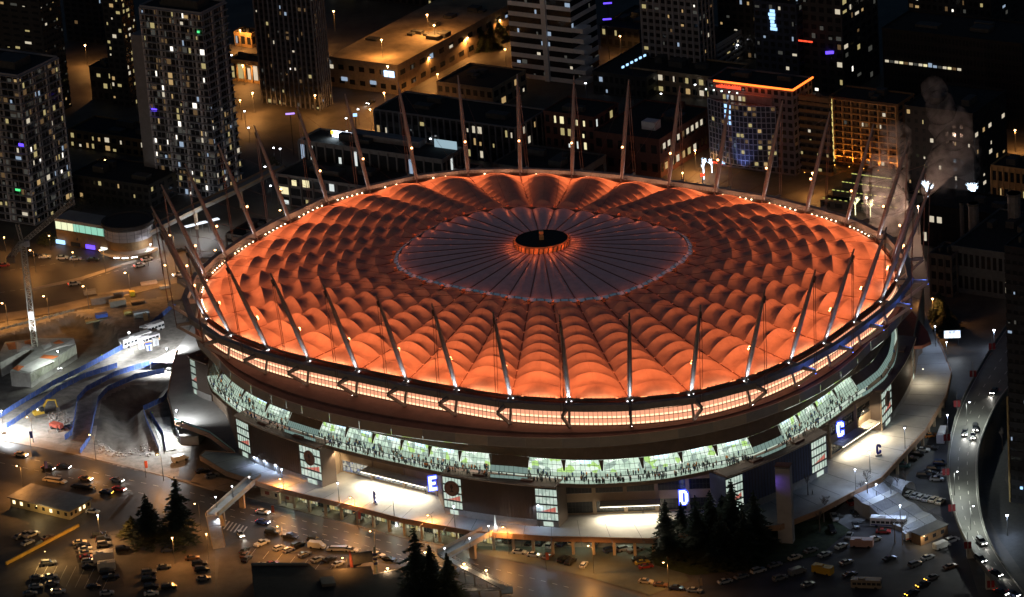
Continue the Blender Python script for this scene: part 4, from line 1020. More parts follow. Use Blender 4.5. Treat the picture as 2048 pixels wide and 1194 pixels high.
VIO, GRN, REDE, BLU = EM('violet_light', (.12, .06, 1.), 2.2), EM('green_light', (.1, 1., .3), 1.2), EM('red_light', (1., .08, .03), 1.6), EM('blue_white_light', (.35, .62, 1.), 1.8)
m_wdark = M('night_glass', (.022, .024, .028), .12, var=.3)
M('cream_render', (.45, .34, .16), .8, var=.12)
PALS = dict(res=[0, 1, 1, 2, 3, 3, 3, 3, 3, 4, 4, 4, 4, 4, 5, 6], off=[5, 5, 2, 4, 4], brick=[2, 2, 1, 0], warm=[0, 1, 1, 2], shop=[7, 7, 7, 8, 1], hall=[8, 8, 8, 5, 4])
def tower(label, corner, xl, xr, top=None, H=None, zc=0., floors=20, fb=8, sb=6, wall=None, lit=.15, pal='res', style='grid', cat='building', name='apartment_tower', ww=.6, wh=.55, gf=0., roof=True, seed=1, back=None, slab=None, z0=0., light_face='fs'):
    rd = random.Random(seed); C = at(*corner, zc); C.z = z0
    if zc: H = zc-z0 if H is None else H
    if H is None: H = height_to(C, top)
    if zc: wl = reach(Vector((C.x, C.y, zc)), -GU, xl); dp = reach(Vector((C.x, C.y, zc)), GV, xr)
    else: wl = reach(C, -GU, xl); dp = reach(C, GV, xr)
    if back: dp = back
    T = thing(name, label, cat, C, GA)       # local x = along the front (negative to the left), y = back
    wall = wall or M('pale_render', (.30, .30, .31), .7)
    MB().prism([(-wl, 0), (0, 0), (0, dp), (-wl, dp)], 0, H).build('wall', wall, T)
    fh = (H-gf)/floors; dark = MB(); litn = 0
    meshes = {}
    def win(face, k, b, nb, W_):
        nonlocal litn
        bw = W_/nb; a_, c_ = (((.4, .6), (.92, .78), (.9, .78), (.62, .66))[b % 4] if style == 'balcony' else (ww, wh)); w, h = bw*a_, fh*c_; z = gf+fh*(k+.5*(1-c_))
        u = (b+.5)*bw
        if face == 'f': c = (-W_+u, 0.)
        else: c = (0., u)
        return c, w, h, z
    for face, W_, nb in (('f', wl, fb), ('s', dp, sb)):
        for k in range(floors):
            for b in range(nb):
                c, w, h, z = win(face, k, b, nb, W_)
                if rd.random() < lit and litn < 190:
                    key = (face, round(w, 2), round(h, 2))
                    m = LIT[rd.choice(PALS[pal])]; part = rd.choice([1, .7, .5, .35]); hp = rd.choice([1, 1, .8, .55])
                    if (key, m.name, part, hp) not in meshes:
                        mb = MB(); mb.box((0, 0, 0), (w*part if face == 'f' else .12, .12 if face == 'f' else w*part, h*hp)); meshes[(key, m.name, part, hp)] = mb.mesh('lit_window', m)
                    o_ = rd.uniform(-.5, .5)*w*(1-part); link('lit_window', meshes[(key, m.name, part, hp)], T, loc=(c[0]+(.02 if face == 's' else o_), c[1]+(o_ if face == 's' else -.02), z)); litn += 1
                    if part < 1: dark.box((c[0], c[1], z), (w if face == 'f' else .1, .1 if face == 'f' else w, h))
                else: dark.box((c[0], c[1], z), (w if face == 'f' else .1, .1 if face == 'f' else w, h))
    if dark.v: dark.build('window', m_wdark, T, kind='stuff')
    slab = slab or wall
    if style in ('balcony', 'band'):
        d = 1.1 if style == 'balcony' else .25; th = .25 if style == 'balcony' else fh*.42
        me1 = MB().box((-wl/2, -d/2, 0), (wl+.05, d, th)).mesh('floor_band', slab); me2 = MB().box((d/2, dp/2-d/2, 0), (d, dp+d, th)).mesh('floor_band', slab)
        for k in range(floors+1):
            z = gf+fh*k-(th if k == floors else 0); link('floor_band', me1, T, loc=(0, 0, z)); link('floor_band', me2, T, loc=(0, 0, z+.004))
    if style in ('balcony', 'grid', 'pier'):
        step = 4 if style == 'balcony' else 1 if style == 'pier' else 2
        pm = M('pale_pilaster', (.50, .49, .53), .7) if style == 'balcony' else slab
        me1 = MB().box((0, -.2, 0), (.55, .5, H)).mesh('pilaster', pm); me2 = MB().box((.2, 0, 0), (.5, .55, H)).mesh('pilaster', pm)
        for b in range(0, fb+1, step): link('pilaster', me1, T, loc=(-wl+wl*b/fb, 0, 0))
        for b in range(step, sb+1, step): link('pilaster', me2, T, loc=(0, dp*b/sb, 0))
    if roof:
        p = MB(); 
        for a, b in (((-wl, 0), (0, 0)), ((0, 0), (0, dp)), ((0, dp), (-wl, dp)), ((-wl, dp), (-wl, 0))): p.beam((*a, H+.35), (*b, H+.35), .35, .7)
        p.build('parapet', slab, T); MB().prism([(-wl, 0), (0, 0), (0, dp), (-wl, dp)], H, H+.05).build('roof', M('black_roofing', (.022, .02, .02), .95, var=.4), T)
        for q in range(3):
            x, y = -wl*rd.uniform(.2, .8), dp*rd.uniform(.3, .75); MB().box((x, y, H+.05), (wl*rd.uniform(.08, .2), dp*rd.uniform(.1, .25), rd.uniform(1, 2.6))).build('roof_unit', M('roof_plant', (.06, .06, .06), .8), T)
    T['dims'] = (wl, dp, H); return T, wl, dp, H
m_pale = M('pale_concrete_tower', (.30, .30, .33), .75, var=.1, scale=.2); m_dk = M('dark_tower_cladding', (.035, .034, .036), .6, var=.2); m_mid = M('grey_tower_cladding', (.20, .195, .21), .65, var=.15); m_br = M('dark_brick', (.12, .05, .04), .85, var=.2, scale=.5); m_white = M('white_band', (.72, .72, .74), .7, var=.08); m_bluew = M('pale_blue_frame', (.30, .32, .42), .6)
def extra(T, name, loc, dim, mat): return MB().box(loc, dim).build(name, mat, T)
T, wl, dp, H = tower('pale balconied tower at the left edge with a black flat roof', (70, 449), -70, 147, top=153, floors=21, fb=12, sb=12, wall=m_pale, lit=.3, style='balcony', seed=3)
MB().box((-2.2, 0, H*.52), (2.4, .3, 1.6)).build('violet_window', VIO, T); MB().box((-6, -.6, H*.22), (2.2, .3, 1.2)).build('green_window', GRN, T)
for k in range(3): extra(T, 'penthouse', (-wl*.35, dp*.45, H+.05), (wl*.35, dp*.4, 3.0), M('roof_plant', 0)) if k == 0 else None
T, wl, dp, H = tower('tall pale balconied tower with many lit flats, second from the left', (438, 399), 318, 486, top=28, floors=27, fb=14, sb=10, wall=m_pale, lit=.36, style='balcony', seed=5)
extra(T, 'penthouse', (-wl*.45, dp*.5, H+.05), (wl*.6, dp*.5, 3.2), M('roof_plant', 0)); MB().box((-wl*.93, -.3, H*.44), (2.4, .4, 1.)).build('violet_window', VIO, T); MB().box((-1.5, -.6, H*.9), (1., .3, .8)).build('green_window', GRN, T)
extra(T, 'wing', (-wl-3.2, 4.5, 0), (6.4, 8, H*.84), m_mid)
T, wl, dp, H = tower('dark ribbed tower beside the orange rooftop lot', (641, 221), 526, 664, top=-70, floors=24, fb=12, sb=6, wall=m_dk, lit=.16, style='pier', seed=7, slab=m_mid)
T, wl, dp, H = tower('dark tower in the top left corner behind the nearer pale one', (104, 232), -80, 143, top=-90, floors=26, fb=9, sb=7, wall=m_dk, lit=.17, style='band', seed=9, slab=m_dk)
T, wl, dp, H = tower('thin black tower with warm windows between the two pale ones', (262, 215), 226, 288, top=-80, floors=24, fb=3, sb=3, wall=m_dk, lit=.35, pal='warm', style='flat', seed=12)
T, wl, dp, H = tower('black slab block between the dark corner tower and the thin one', (205, 90), 135, 225, top=-70, floors=14, fb=5, sb=3, wall=m_dk, lit=.06, style='flat', seed=13)
tower('low dark terrace with a row of warm lamps between the left towers', (308, 318), 140, 322, H=7, floors=2, fb=12, sb=3, wall=M('ochre_wall', (.20, .13, .06), .8), lit=.4, pal='warm', style='flat', name='low_block', seed=14, back=18)
tower('dark low block with a black roof in front of the left towers', (302, 418), 146, 322, H=9, floors=3, fb=12, sb=4, wall=m_dk, lit=.17, pal='warm', style='flat', name='low_block', seed=15, back=22)
tower('small warm lit block behind the terrace between the towers', (232, 205), 185, 240, H=14, floors=3, fb=4, sb=2, wall=m_dk, lit=.35, pal='warm', style='flat', name='low_block', seed=16, back=12)
tower('lit hall with a glowing orange side between the second and third towers', (522, 168), 462, 545, H=9, floors=1, fb=4, sb=2, wall=M('orange_lit_wall', (.4, .26, .12), .8), lit=.9, pal='warm', style='pier', name='low_block', seed=17, ww=.8, wh=.7)
tower('flat roofed cabin above the lit hall between the towers', (505, 96), 470, 522, H=6, floors=1, fb=3, sb=2, wall=M('orange_lit_wall', 0), lit=.2, style='flat', name='low_block', seed=18)
# big flat building whose roof is the orange lit lot
T, wl, dp, H = tower('wide low building with a big orange lit parking roof beside the avenue', (799, 190), 655, 912, H=12, floors=2, fb=7, sb=14, wall=M('tan_wall', (.30, .22, .14), .8), lit=.19, pal='off', style='flat', name='parking_building', seed=19, ww=.5, wh=.35, roof=False, back=105)
MB().prism([(-wl, 0), (0, 0), (0, dp), (-wl, dp)], H, H+.05).build('roof_lot', M('worn_parking_roof', (.26, .20, .13), .85, var=.5, scale=.09), T)
for a, b in (((-wl, 0), (0, 0)), ((0, 0), (0, dp)), ((0, dp), (-wl, dp))): MB().beam((*a, H+.5), (*b, H+.5), .3, 1.0).build('parapet', M('tan_wall', 0), T)
for k in range(11): x, y = -wl*random.uniform(.1, .9), dp*random.uniform(.25, .75); MB().box((x, y, H+.05), (random.uniform(2, 6), random.uniform(2, 5), random.uniform(.8, 2.2))).build('roof_unit', M('roof_plant', 0), T)
MB().box((-4.2, -.2, H-4.6), (5., .3, 2.6)).build('lit_sign', EM('blue_white_sign', (.5, .7, 1.), 2.4), T); MB().box((-wl+1, -.2, H-3), (2.2, .3, 2.4)).build('lit_sign', EM('blue_white_sign', 0, 0), T)
for x in (-wl*.75, -wl*.35): MB().box((x, -.15, 3.2), (3., .2, 1.6)).build('dock_window', EM('window_cool', 0, 0), T)
# workshop with tall lit windows just behind the roof
m_ws = M('grey_workshop_frame', (.16, .15, .15), .7)
T, wl, dp, H = tower('two storey workshop with tall yellow lit windows behind the left of the roof', (845, 392), 553, 900, zc=12., floors=3, fb=12, sb=4, wall=m_ws, lit=.62, pal='shop', style='pier', name='workshop', seed=21, ww=.8, wh=.72, back=22)
T2, wl, dp, H = tower('upper glazed workshop hall with pale lit panes behind the lower one', (884, 322), 597, 925, zc=19., floors=2, fb=16, sb=6, wall=m_ws, lit=.34, pal='hall', style='pier', name='workshop', seed=22, ww=.85, wh=.75)
MB().box((-wl*.78, 9, H), (9.2, .5, 2.6)).build('sign_board', EM('white_blue_sign_light', (.75, .85, 1.), 4.5), T2); MB().box((-wl*.78-4.3, 8.7, H+1.2), (1.3, .3, 1.4)).build('yellow_sign_corner', EM('yellow_sign_light', (1., .6, .05), 3.), T2)
light('sign_glow', 'AREA', (-wl*.78, 7.5, H+1.5), 900, (.7, .9, 1.), T2, 9, (0, -.6, -.8), sy=2)
MB().box((-6.5, 13, H), (10, .4, 3.2)).build('lit_wall', EM('pale_blue_wall', (.35, .5, .58), .9), T2); MB().box((-wl*.5, 12, H), (wl*.5, 5, 2.4)).build('roof_plant', m_mid, T2)
tower('small lit pavilion with arched end glazing right of the workshops', (942, 345), 905, 965, zc=13., floors=1, fb=3, sb=3, wall=m_ws, lit=.6, pal='hall', style='pier', name='low_block', seed=23, ww=.8, wh=.7)
# dark sheds and blocks behind the roof
tower('wide black roofed shed left of centre behind the roof', (1030, 258), 748, 1092, zc=15., floors=3, fb=22, sb=6, wall=m_dk, lit=.2, pal='brick', style='pier', name='shed', seed=24, slab=m_mid)
tower('low shops with a black roof by the avenue, above the shed', (985, 180), 873, 1030, zc=9., floors=2, fb=8, sb=5, wall=M('tan_wall', 0), lit=.25, pal='brick', style='flat', name='low_block', seed=25, back=26)
tower('grey flat roofed shed at the roof edge in the centre', (1148, 352), 985, 1210, zc=10., floors=1, fb=6, sb=2, wall=M('grey_shed', (.13, .12, .11), .8), lit=.1, pal='warm', style='flat', name='shed', seed=26, back=24)
T, wl, dp, H = tower('dark brick block with square lit windows behind the roof centre', (1188, 237), 1087, 1236, zc=19., floors=4, fb=7, sb=5, wall=m_br, lit=.5, pal='shop', style='flat', name='brick_building', seed=27, ww=.5, wh=.6)
T, wl, dp, H = tower('long red brick hall with a black roof and lit side windows', (1318, 282), 1186, 1420, zc=15., floors=2, fb=6, sb=13, wall=m_br, lit=.0, pal='brick', style='flat', name='brick_building', seed=28, ww=.5, wh=.45)
for k in range(9): MB().box((.06, dp*(k+1.)/11, H*.72), (.14, 1.7, 2.2)).build('lit_window', LIT[2 if k != 4 else 3], T)
for k in range(6): MB().box((.06, dp*(k+1.)/9, H*.16), (.14, 2., 2.6)).build('lit_window', LIT[k % 3], T)
extra(T, 'roof_cabin', (-wl*.35, dp*.3, H), (6, 4.5, 3.2), m_white); extra(T, 'chimney', (-wl*.3, dp*.85, H), (1.6, 1.6, 4), m_br)
# pale office block with curved white bands
T, wl, dp, H = tower('white banded office block with stepped corners at the top centre', (1150, 168), 1026, 1199, top=-60, floors=11, fb=12, sb=7, wall=m_wdark, lit=.19, pal='off', style='band', name='office_block', seed=31, slab=m_white, ww=.95, wh=.6)
for k in range(6): extra(T, 'corner_band', (2.6, 3.2, H*k/11), (5.6, 6.4, H/11*.42), m_white)
extra(T, 'stair_shaft', (-wl*.42, -.5, 0), (2.2, 1.4, H), m_white)
# residential tower and podium right of it
T, wl, dp, H = tower('tall grey residential tower above a pale podium, right of the office block', (1404, 170), 1290, 1432, top=-80, floors=18, fb=9, sb=4, wall=m_mid, lit=.17, pal='res', style='pier', seed=33, slab=m_pale)
T, wl, dp, H = tower('pale podium block with balconies under the grey residential tower', (1436, 146), 1342, 1490, top=92, floors=5, fb=8, sb=6, wall=m_pale, lit=.19, pal='warm', style='band', name='low_block', seed=34, slab=m_white, wh=.5)
tower('low tan terrace with lit windows at the foot of the grey tower', (1452, 203), 1262, 1512, top=160, floors=2, fb=14, sb=5, wall=M('tan_wall', 0), lit=.35, pal='warm', style='flat', name='low_block', seed=35, wh=.5, back=20)
# neon trimmed hotel
T, wl, dp, H = tower('glass fronted hotel with a red neon roof line and blue lit bay', (1592, 352), 1424, 1622, top=182, floors=11, fb=13, sb=5, wall=M('mauve_pier', (.16, .13, .15), .7), lit=.0, style='flat', name='hotel', seed=37, back=16)
fr = 13.*wl/wl; fwid = wl*.8; ht = H*.80; rdh = random.Random(4)
def arcf(u): return -.6-3.6*math.sin(math.pi*u)
gl = MB(); N_ = 17
pts = [(-wl+fwid*i/N_, arcf(i/N_)) for i in range(N_+1)]
gl.prism([(-wl, 0)]+[p for p in pts]+[(-wl+fwid, 0)], 3, ht); gl.build('glass_bay', M('blue_night_glass', (.05, .06, .09), .15), T)
fl = 11
for k in range(fl+1):
    z = 3+(ht-3)*k/fl; b = MB()
    for p, q in zip(pts, pts[1:]): b.beam((p[0], p[1]-.12, z), (q[0], q[1]-.12, z), .2, .3)
    b.build('floor_line', m_bluew, T)
for p in pts: MB().beam((p[0], p[1]-.15, 3), (p[0], p[1]-.15, ht), .26, .3, up=(0, 1, 0)).build('mullion', m_bluew, T)
for k in range(fl):
    for i in range(N_):
        if rdh.random() < .16 or (i in (5, 6) and k >= fl-4):
            z = 3+(ht-3)*k/fl; h = (ht-3)/fl; p, q = Vector((*pts[i], 0)), Vector((*pts[i+1], 0)); n = Vector((-(q-p).y, (q-p).x, 0)).normalized()*-.06
            MB().face([p.lerp(q, .1)+n+Vector((0, 0, z+.4)), p.lerp(q, .9)+n+Vector((0, 0, z+.4)), p.lerp(q, .9)+n+Vector((0, 0, z+h-.4)), p.lerp(q, .1)+n+Vector((0, 0, z+h-.4))]).build('lit_window', BLU if (i in (5, 6) and k >= fl-4) else LIT[rdh.choice([1, 1, 0, 3, 3])], T)
MB().beam((-wl+3, -.5, H+.5), (.4, -.5, H+.5), .5, .6).build('neon_line', EM('neon_red_orange', (1., .16, .02), 3.2), T); MB().beam((.5, -.5, H+.5), (.5, dp, H+.5), .5, .6).build('neon_line', EM('neon_red_orange', 0, 0), T)
rd = random.Random(2)
for k in range(26):   # red sign lettering, too small in the photograph to read
    x = -wl+4.2+k*.42; h = rd.choice([.9, 1.2, 1.5]); MB().box((x, -.75, H-1.9), (.26, .2, h)).build('sign_stroke', REDE, T)
for k in range(5): MB().ball((-wl+.5+k*3.4, -2.4, ht+4.2), .36, n=6).build('terrace_lamp', EM('mint_lamp', (.7, 1., .85), 5.), T)
extra(T, 'terrace_room', (-wl+fwid*.55, 1.5, ht+.1), (fwid*.8, 4, 3.2), M('mauve_pier', 0))
for k in range(6): MB().box((-wl+fwid*.25+k*1.7, -.6, ht+.5), (1.1, .15, 1.8)).build('lit_window', LIT[(1, 5, 2, 3, 2, 1)[k]], T)
for k in range(4): MB().box((-wl+1.5+k*1.2, -1.2, 1.2), (.8, .2, .8)).build('sign_stroke', REDE, T)
MB().box((-wl+6.5, -3., 2.2), (1.8, .3, 1.)).build('blue_sign', BLU, T)
light('neon_glow', 'AREA', (-wl/2, -1.6, H+.4), 500, (1., .12, .03), T, 16, (0, .5, -1), sy=.4); light('side_wash', 'SPOT', (3, 1.5, 1), 5200, (1., .45, .08), T, .3, (-.1, 0, 1), R(26), .6); light('blue_wash', 'SPOT', (-wl*.55, -9, .5), 2600, (.3, .4, 1.), T, .5, (0, .6, 1.), R(70), .8)
# orange lit hotel with loggias
T, wl, dp, H = tower('orange lit hotel with a grid of loggias and a glowing yellow stair strip', (1800, 345), 1664, 1815, top=212, floors=10, fb=8, sb=3, wall=M('brown_hotel', (.20, .12, .06), .8), lit=.0, style='flat', name='hotel', seed=39, back=14)
gx = M('orange_grid', (.42, .26, .12), .8)
for k in range(11): MB().beam((-wl*.93, -.7, 1.5+(H-1.5)*k/10), (-.2, -.7, 1.5+(H-1.5)*k/10), 1.2, .35).build('loggia_slab', gx, T)
for b in range(8): MB().box((-wl*.93+wl*.915*b/7, -.65, 1.), (.5, 1.1, H-1.)).build('loggia_wall', gx, T)
for k in range(11): MB().box((-wl*.975, -.3, 1.2+(H-1.2)*k/11), (1.5, .5, (H-1.2)/11*.82)).build('stair_light', EM('yellow_stair_light', (1., .78, .25), .95), T)
rd = random.Random(8)
for k in range(9): MB().box((-wl*rd.uniform(.1, .85), -.12, 2+(H-2)*rd.randrange(10)/10), (1.2, .15, 1.4)).build('lit_window', LIT[rd.choice([2, 3, 4])], T)
for q in range(5): light('facade_uplight', 'SPOT', (-wl*.9+wl*.85*q/4, -3.2, .6), 8000, (1., .40, .06), T, .3, (0, .22, 1), R(85), .7)
tower('dark link block between the two hotels with a few lit rooms', (1664, 352), 1600, 1668, top=200, floors=10, fb=4, sb=1, wall=m_dk, lit=.17, pal='warm', style='band', name='hotel', seed=40, slab=M('brown_hotel', 0))
# right hand side: dark masses
tower('long black block with a thin strip of lit windows at the upper right', (2048, 262), 1770, 2140, top=90, floors=9, fb=40, sb=4, wall=M('black_block', (.012, .012, .013), .8), lit=.0, style='flat', name='dark_block', seed=41, back=25)
T = bpy.data.objects['dark_block']; wl, dp, H = T['dims']
for k in range(16): MB().box((-wl*.97+k*2.1, -.2, H*.62), (1.5, .3, .9 if k != 9 else 1.6)).build('lit_strip_window', LIT[5] if k in (9, 10) else LIT[(2, 4, 2, 7, 3)[k % 5]], T)
T, wl, dp, H = tower('black tower with scattered lit windows behind the steam', (1950, 405), 1815, 2016, top=230, floors=10, fb=9, sb=5, wall=M('black_block', 0), lit=.2, pal='brick', style='flat', name='apartment_tower', seed=42, wh=.45, ww=.4)
tower('dark tower with violet signs at the top right of centre', (1690, 192), 1530, 1760, top=-20, floors=12, fb=10, sb=6, wall=m_dk, lit=.19, pal='res', style='flat', seed=43)
T, wl, dp, H = tower('brownish block with square windows behind the hotel', (1588, 178), 1532, 1615, top=80, floors=5, fb=3, sb=2, wall=M('brown_hotel', 0), lit=.3, pal='res', style='flat', name='low_block', seed=44)
T, wl, dp, H = tower('glass tower with a bright blue lit bay at the top right', (1600, 190), 1515, 1640, top=12, floors=12, fb=6, sb=3, wall=M('blue_night_glass', 0), lit=.14, pal='off', style='flat', seed=45)
for k in range(6): MB().box((-wl*.55+random.uniform(-.5, .5), -.2, H*.70+k*1.5), (random.uniform(1.6, 3.6), .3, 1.2)).build('blue_lit_bay', BLU, T)
for k in range(3): MB().box((2+k*2.2, -1.2, H*.62), (1.9, .3, .6)).build('red_sign', REDE, T)
for (px, py, m, lab) in ((1662, 60, VIO, 'slanting violet sign high on the dark tower at the top right'), (1660, 105, VIO, 'violet blob sign on the dark tower at the top right'), (1215, 5, VIO, 'violet lit bar at the top edge right of the office block'), (1214, 37, VIO, 'thin violet bar below the other right of the office block'), (1652, 45, BLU, 'slanting white sign beside the violet one at the top right'), (580, 226, EM('pinkish_sign', (.5, .3, 1.), 1.5), 'thin violet and white sign bar behind the left masts'), (710, 230, BLU, 'small tilted white sign by the foot of the avenue'), (1265, 128, BLU, 'row of slanting white roof lights right of the office block'), (1405, 350, REDE, 'small red lit sign at the hotel corner')):
    p = at(px, py, 18.); T = thing('lit_sign', lab, 'sign', (p.x, p.y, 0)); w = 9 if 'row' in lab else 1.6 if 'small' in lab else 3.6
    if 'row' in lab:
        for k in range(6): MB().box((-4+k*1.9, -3+k*2.6, 17.6), (1.3, .4, .8), R(50)).build('roof_light', BLU, T)
    else: MB().box((0, 0, 17.4), (w, .4, 0.6 if 'bar' in lab else 1.2), R(25 if 'slant' in lab else 0)).build('sign_face', m, T)
    MB().tube([(0, .4, 0), (0, .4, 17.6)], .15, 5).build('post', m_dk, T)
tower('tall dark tower with warm windows at the top right corner', (1985, 130), 1820, 2075, top=-60, floors=12, fb=14, sb=5, wall=m_dk, lit=.17, pal='res', style='flat', seed=46)
tower('tan block with pale globes in front at the top right corner', (2070, 74), 1925, 2110, top=-40, floors=6, fb=8, sb=2, wall=M('tan_wall', 0), lit=.35, pal='brick', style='flat', name='low_block', seed=47)
tower('dark tower between the grey residential one and the glass one at the top', (1520, 120), 1440, 1545, top=-90, floors=14, fb=6, sb=2, wall=m_dk, lit=.2, pal='res', style='flat', seed=48)
tower('dark block along the top edge with a band of lit shop windows', (1000, 32), 660, 1012, top=-60, floors=5, fb=26, sb=2, wall=m_dk, lit=.17, pal='warm', style='flat', name='low_block', seed=49, back=30)
tower('dark low houses right of the office block with warm lamps', (1280, 100), 1202, 1300, top=62, floors=2, fb=6, sb=2, wall=m_dk, lit=.2, pal='warm', style='flat', name='low_block', seed=50, back=30)
tower('black flat roofed hall right of the office block', (1292, 158), 1185, 1330, zc=9., floors=2, fb=10, sb=5, wall=m_dk, lit=.17, pal='off', style='flat', name='low_block', seed=51, back=45)
tower('orange lit shop front at the right picture edge', (2080, 448), 1985, 2110, top=345, floors=3, fb=8, sb=2, wall=M('orange_lit_wall', 0), lit=.15, pal='warm', style='pier', name='low_block', seed=52)
tower('grey low block with a lit slit and rooftop hut right of the stadium', (2020, 600), 1905, 2060, top=510, floors=2, fb=10, sb=2, wall=M('dim_grey_block', (.11, .12, .13), .8), lit=.06, pal='brick', style='flat', name='low_block', seed=53, back=40)
tower('dark narrow block with a concrete end wall right of the stadium', (1905, 595), 1862, 1935, top=515, floors=3, fb=3, sb=3, wall=M('brown_dim_block', (.13, .11, .10), .8), lit=.0, style='pier', name='low_block', seed=54)
tower('black power house below the fairy lit trees on the right', (2060, 520), 1842, 2100, top=440, floors=2, fb=14, sb=2, wall=M('black_block', 0), lit=.14, pal='brick', style='flat', name='dark_block', seed=55, back=18)
for px, py, h, r, lab in ((1949, 490, 16, 1.9, 'thick pale steel chimney right of the stadium'), (1925, 468, 12, .8, 'thin steel chimney left of the thick one'), (2030, 492, 20, 2.4, 'tall curved steel chimney near the right edge')):
    p = at(px, py, 8); T = thing('chimney', lab, 'chimney', (p.x, p.y, 0)); MB().tube([(0, 0, 0), (0, 0, 8), (0, 0, 8+h)], r, 12).build('stack', M('pale_steel_stack', (.20, .19, .19), .5, .2), T); MB().tube([(0, 0, 8+h-.8), (0, 0, 8+h)], r*1.12, 12).build('rim', m_dark, T)
T = thing('vent_tower', 'lit cream vent tower beside the grey block right of the stadium', 'tower', at(1990, 588, 0)); MB().box((0, 0, 0), (3.6, 3.6, 7.), GA).build('shaft', M('cream_render', 0), T); MB().box((0, 0, 7), (3.9, 3.9, .3), GA).build('cap', m_pale, T); MB().ball((0, .6, 9.2), .4, n=6).build('lamp', m_cool, T); light('vent_lamp', 'POINT', (0, -.5, 8.6), 380, (1., .9, .75), T, .2)
# black tower at the right picture edge
T, wl, dp, H = tower('black tower filling the right picture edge beside the viaduct', (2060, 1010), 2022, 2100, top=500, floors=26, fb=3, sb=3, wall=M('black_tower_skin', (.014, .015, .022), .6), lit=.06, pal='off', style='band', seed=56, slab=M('black_tower_skin', 0), back=20, name='apartment_tower')
MB().box((-wl-.2, -.2, 0), (.5, .5, H*.42)).build('lit_strip', M('cream_render', 0), T)
MB().box((-wl*.4, -.4, H*.06), (.8, .3, .8)).build('blue_window', BLU, T)
# round station and its guideway
T = thing('round_station', 'round glazed station drum with a long lit canopy strip by the upper road', 'station'); p = at(262, 505, 0); rr = 9.2
dm = MB().grid([[(p.x+rr*math.cos(6.2832*q/40), p.y+rr*math.sin(6.2832*q/40), z) for q in range(40)] for z in (7.2, 11.5)], 0, True); D_ = dm.build('drum_wall', M('pale_glass_drum', (.34, .33, .36), .35, var=.1), T)
MB().grid([[(p.x+r*math.cos(6.2832*q/40), p.y+r*math.sin(6.2832*q/40), z) for q in range(40)] for r, z in ((rr+.2, 11.4), (rr+.9, 12.2), (rr+.7, 13.3), (rr*.95, 13.5), (rr*.9, 12.9), (.1, 12.8))], 0, True).build('drum_roof', M('dark_dome', (.05, .045, .045), .8), T)
mb = MB()
for q in range(20): a = 6.2832*q/20; mb.beam((p.x+rr*1.005*math.cos(a), p.y+rr*1.005*math.sin(a), 7.2), (p.x+rr*1.005*math.cos(a), p.y+rr*1.005*math.sin(a), 11.5), .2, .2)
for z in (8.6, 10): 
    for q in range(40): a, b = 6.2832*q/40, 6.2832*(q+1)/40; mb.beam((p.x+rr*1.005*math.cos(a), p.y+rr*1.005*math.sin(a), z), (p.x+rr*1.005*math.cos(b), p.y+rr*1.005*math.sin(b), z), .12, .12)
mb.build('mullion', m_mid, D_, kind='stuff')
MB().grid([[(p.x+rr*.93*math.cos(6.2832*q/40), p.y+rr*.93*math.sin(6.2832*q/40), z) for q in range(40)] for z in (0, 7.2)], 0, True).build('drum_base', M('ochre_wall', 0), T)
MB().prism([(p.x+r*math.cos(a), p.y+r*math.sin(a)) for r, a in [(rr*1.35, math.radians(t)) for t in range(-150, -20, 10)]]+[(p.x, p.y)], 2.6, 3.6).build('entrance_canopy', M('deck_concrete', 0), T)
for k in range(3): a = math.radians(-115+k*18); MB().box((p.x+rr*1.2*math.cos(a), p.y+rr*1.2*math.sin(a), 1.9), (2.2, .4, .5), a+R(90)).build('canopy_light', m_cool, T)
a, b = at(112, 458, 6), at(232, 478, 6); u, n, L = frame2(Vector((a.x, a.y, 0)), Vector((b.x, b.y, 0)))
MB().prism(ccw([a+n*.4, b+n*.4, b-n*9, a-n*9]), 9.4, 10.6).build('canopy_roof', M('deck_concrete', 0), T); MB().prism(ccw([a, b, b-n*8, a-n*8]), 0, 6).build('platform_base', M('ochre_wall', 0), T)
mg = [EM('station_glass_white', (.9, .95, .6), 1.0), EM('station_glass_green', (.35, .8, .6), .8)]
for k in range(10): q0, q1 = a.lerp(b, k/10), a.lerp(b, (k+.94)/10); MB().face([(q0.x, q0.y, 6.2), (q1.x, q1.y, 6.2), (q1.x, q1.y, 9.3), (q0.x, q0.y, 9.3)]).build('platform_window', mg[0 if k < 3 or k == 9 else 1], T)
for k in range(4): q0 = a.lerp(b, (k+.3)/4)+n*.8; MB().box((q0.x, q0.y, .6), (4.2, .4, 1.5), math.atan2(u.y, u.x)).build('shop_sign', [BLU, m_glass, VIO, EM('shop_white', (.9, .9, .8), 1.5)][k], T)
GW = thing('guideway', 'raised pale rail guideway running from the round station toward the towers', 'guideway'); P = [at(x, y, 8.) for x, y in ((282, 472), (330, 448), (390, 418), (480, 376), (560, 335))]
for q0, q1 in zip(P, P[1:]):
    MB().beam(q0, q1, 4.6, 1.0).build('beam', M('deck_concrete', 0), GW); d = (q1-q0).normalized(); s = Vector((-d.y, d.x, 0))
    for g in (-1, 1): MB().beam(q0+s*g*2.2+Vector((0, 0, .9)), q1+s*g*2.2+Vector((0, 0, .9)), .2, .9).build('parapet', M('warm_concrete', 0), GW)
    MB().box((q1.x, q1.y, 0), (1.4, 1.4, 7.4)).build('column', m_conc2, GW)
T = thing('bus_shelter', 'white lit bus shelter roofs under the guideway left of the roof', 'shelter'); q = at(402, 447, 3)
for k in range(3): MB().box((q.x-4+k*4.4, q.y-2+k*2.4, 3.0), (4.0, 2.0, .3), R(28)).build('shelter_roof', EM('shelter_light', (.85, .92, 1.), 1.2), T); MB().tube([(q.x-4+k*4.4, q.y-2+k*2.4, 0), (q.x-4+k*4.4, q.y-2+k*2.4, 3)], .1, 5).build('post', m_pole, T)
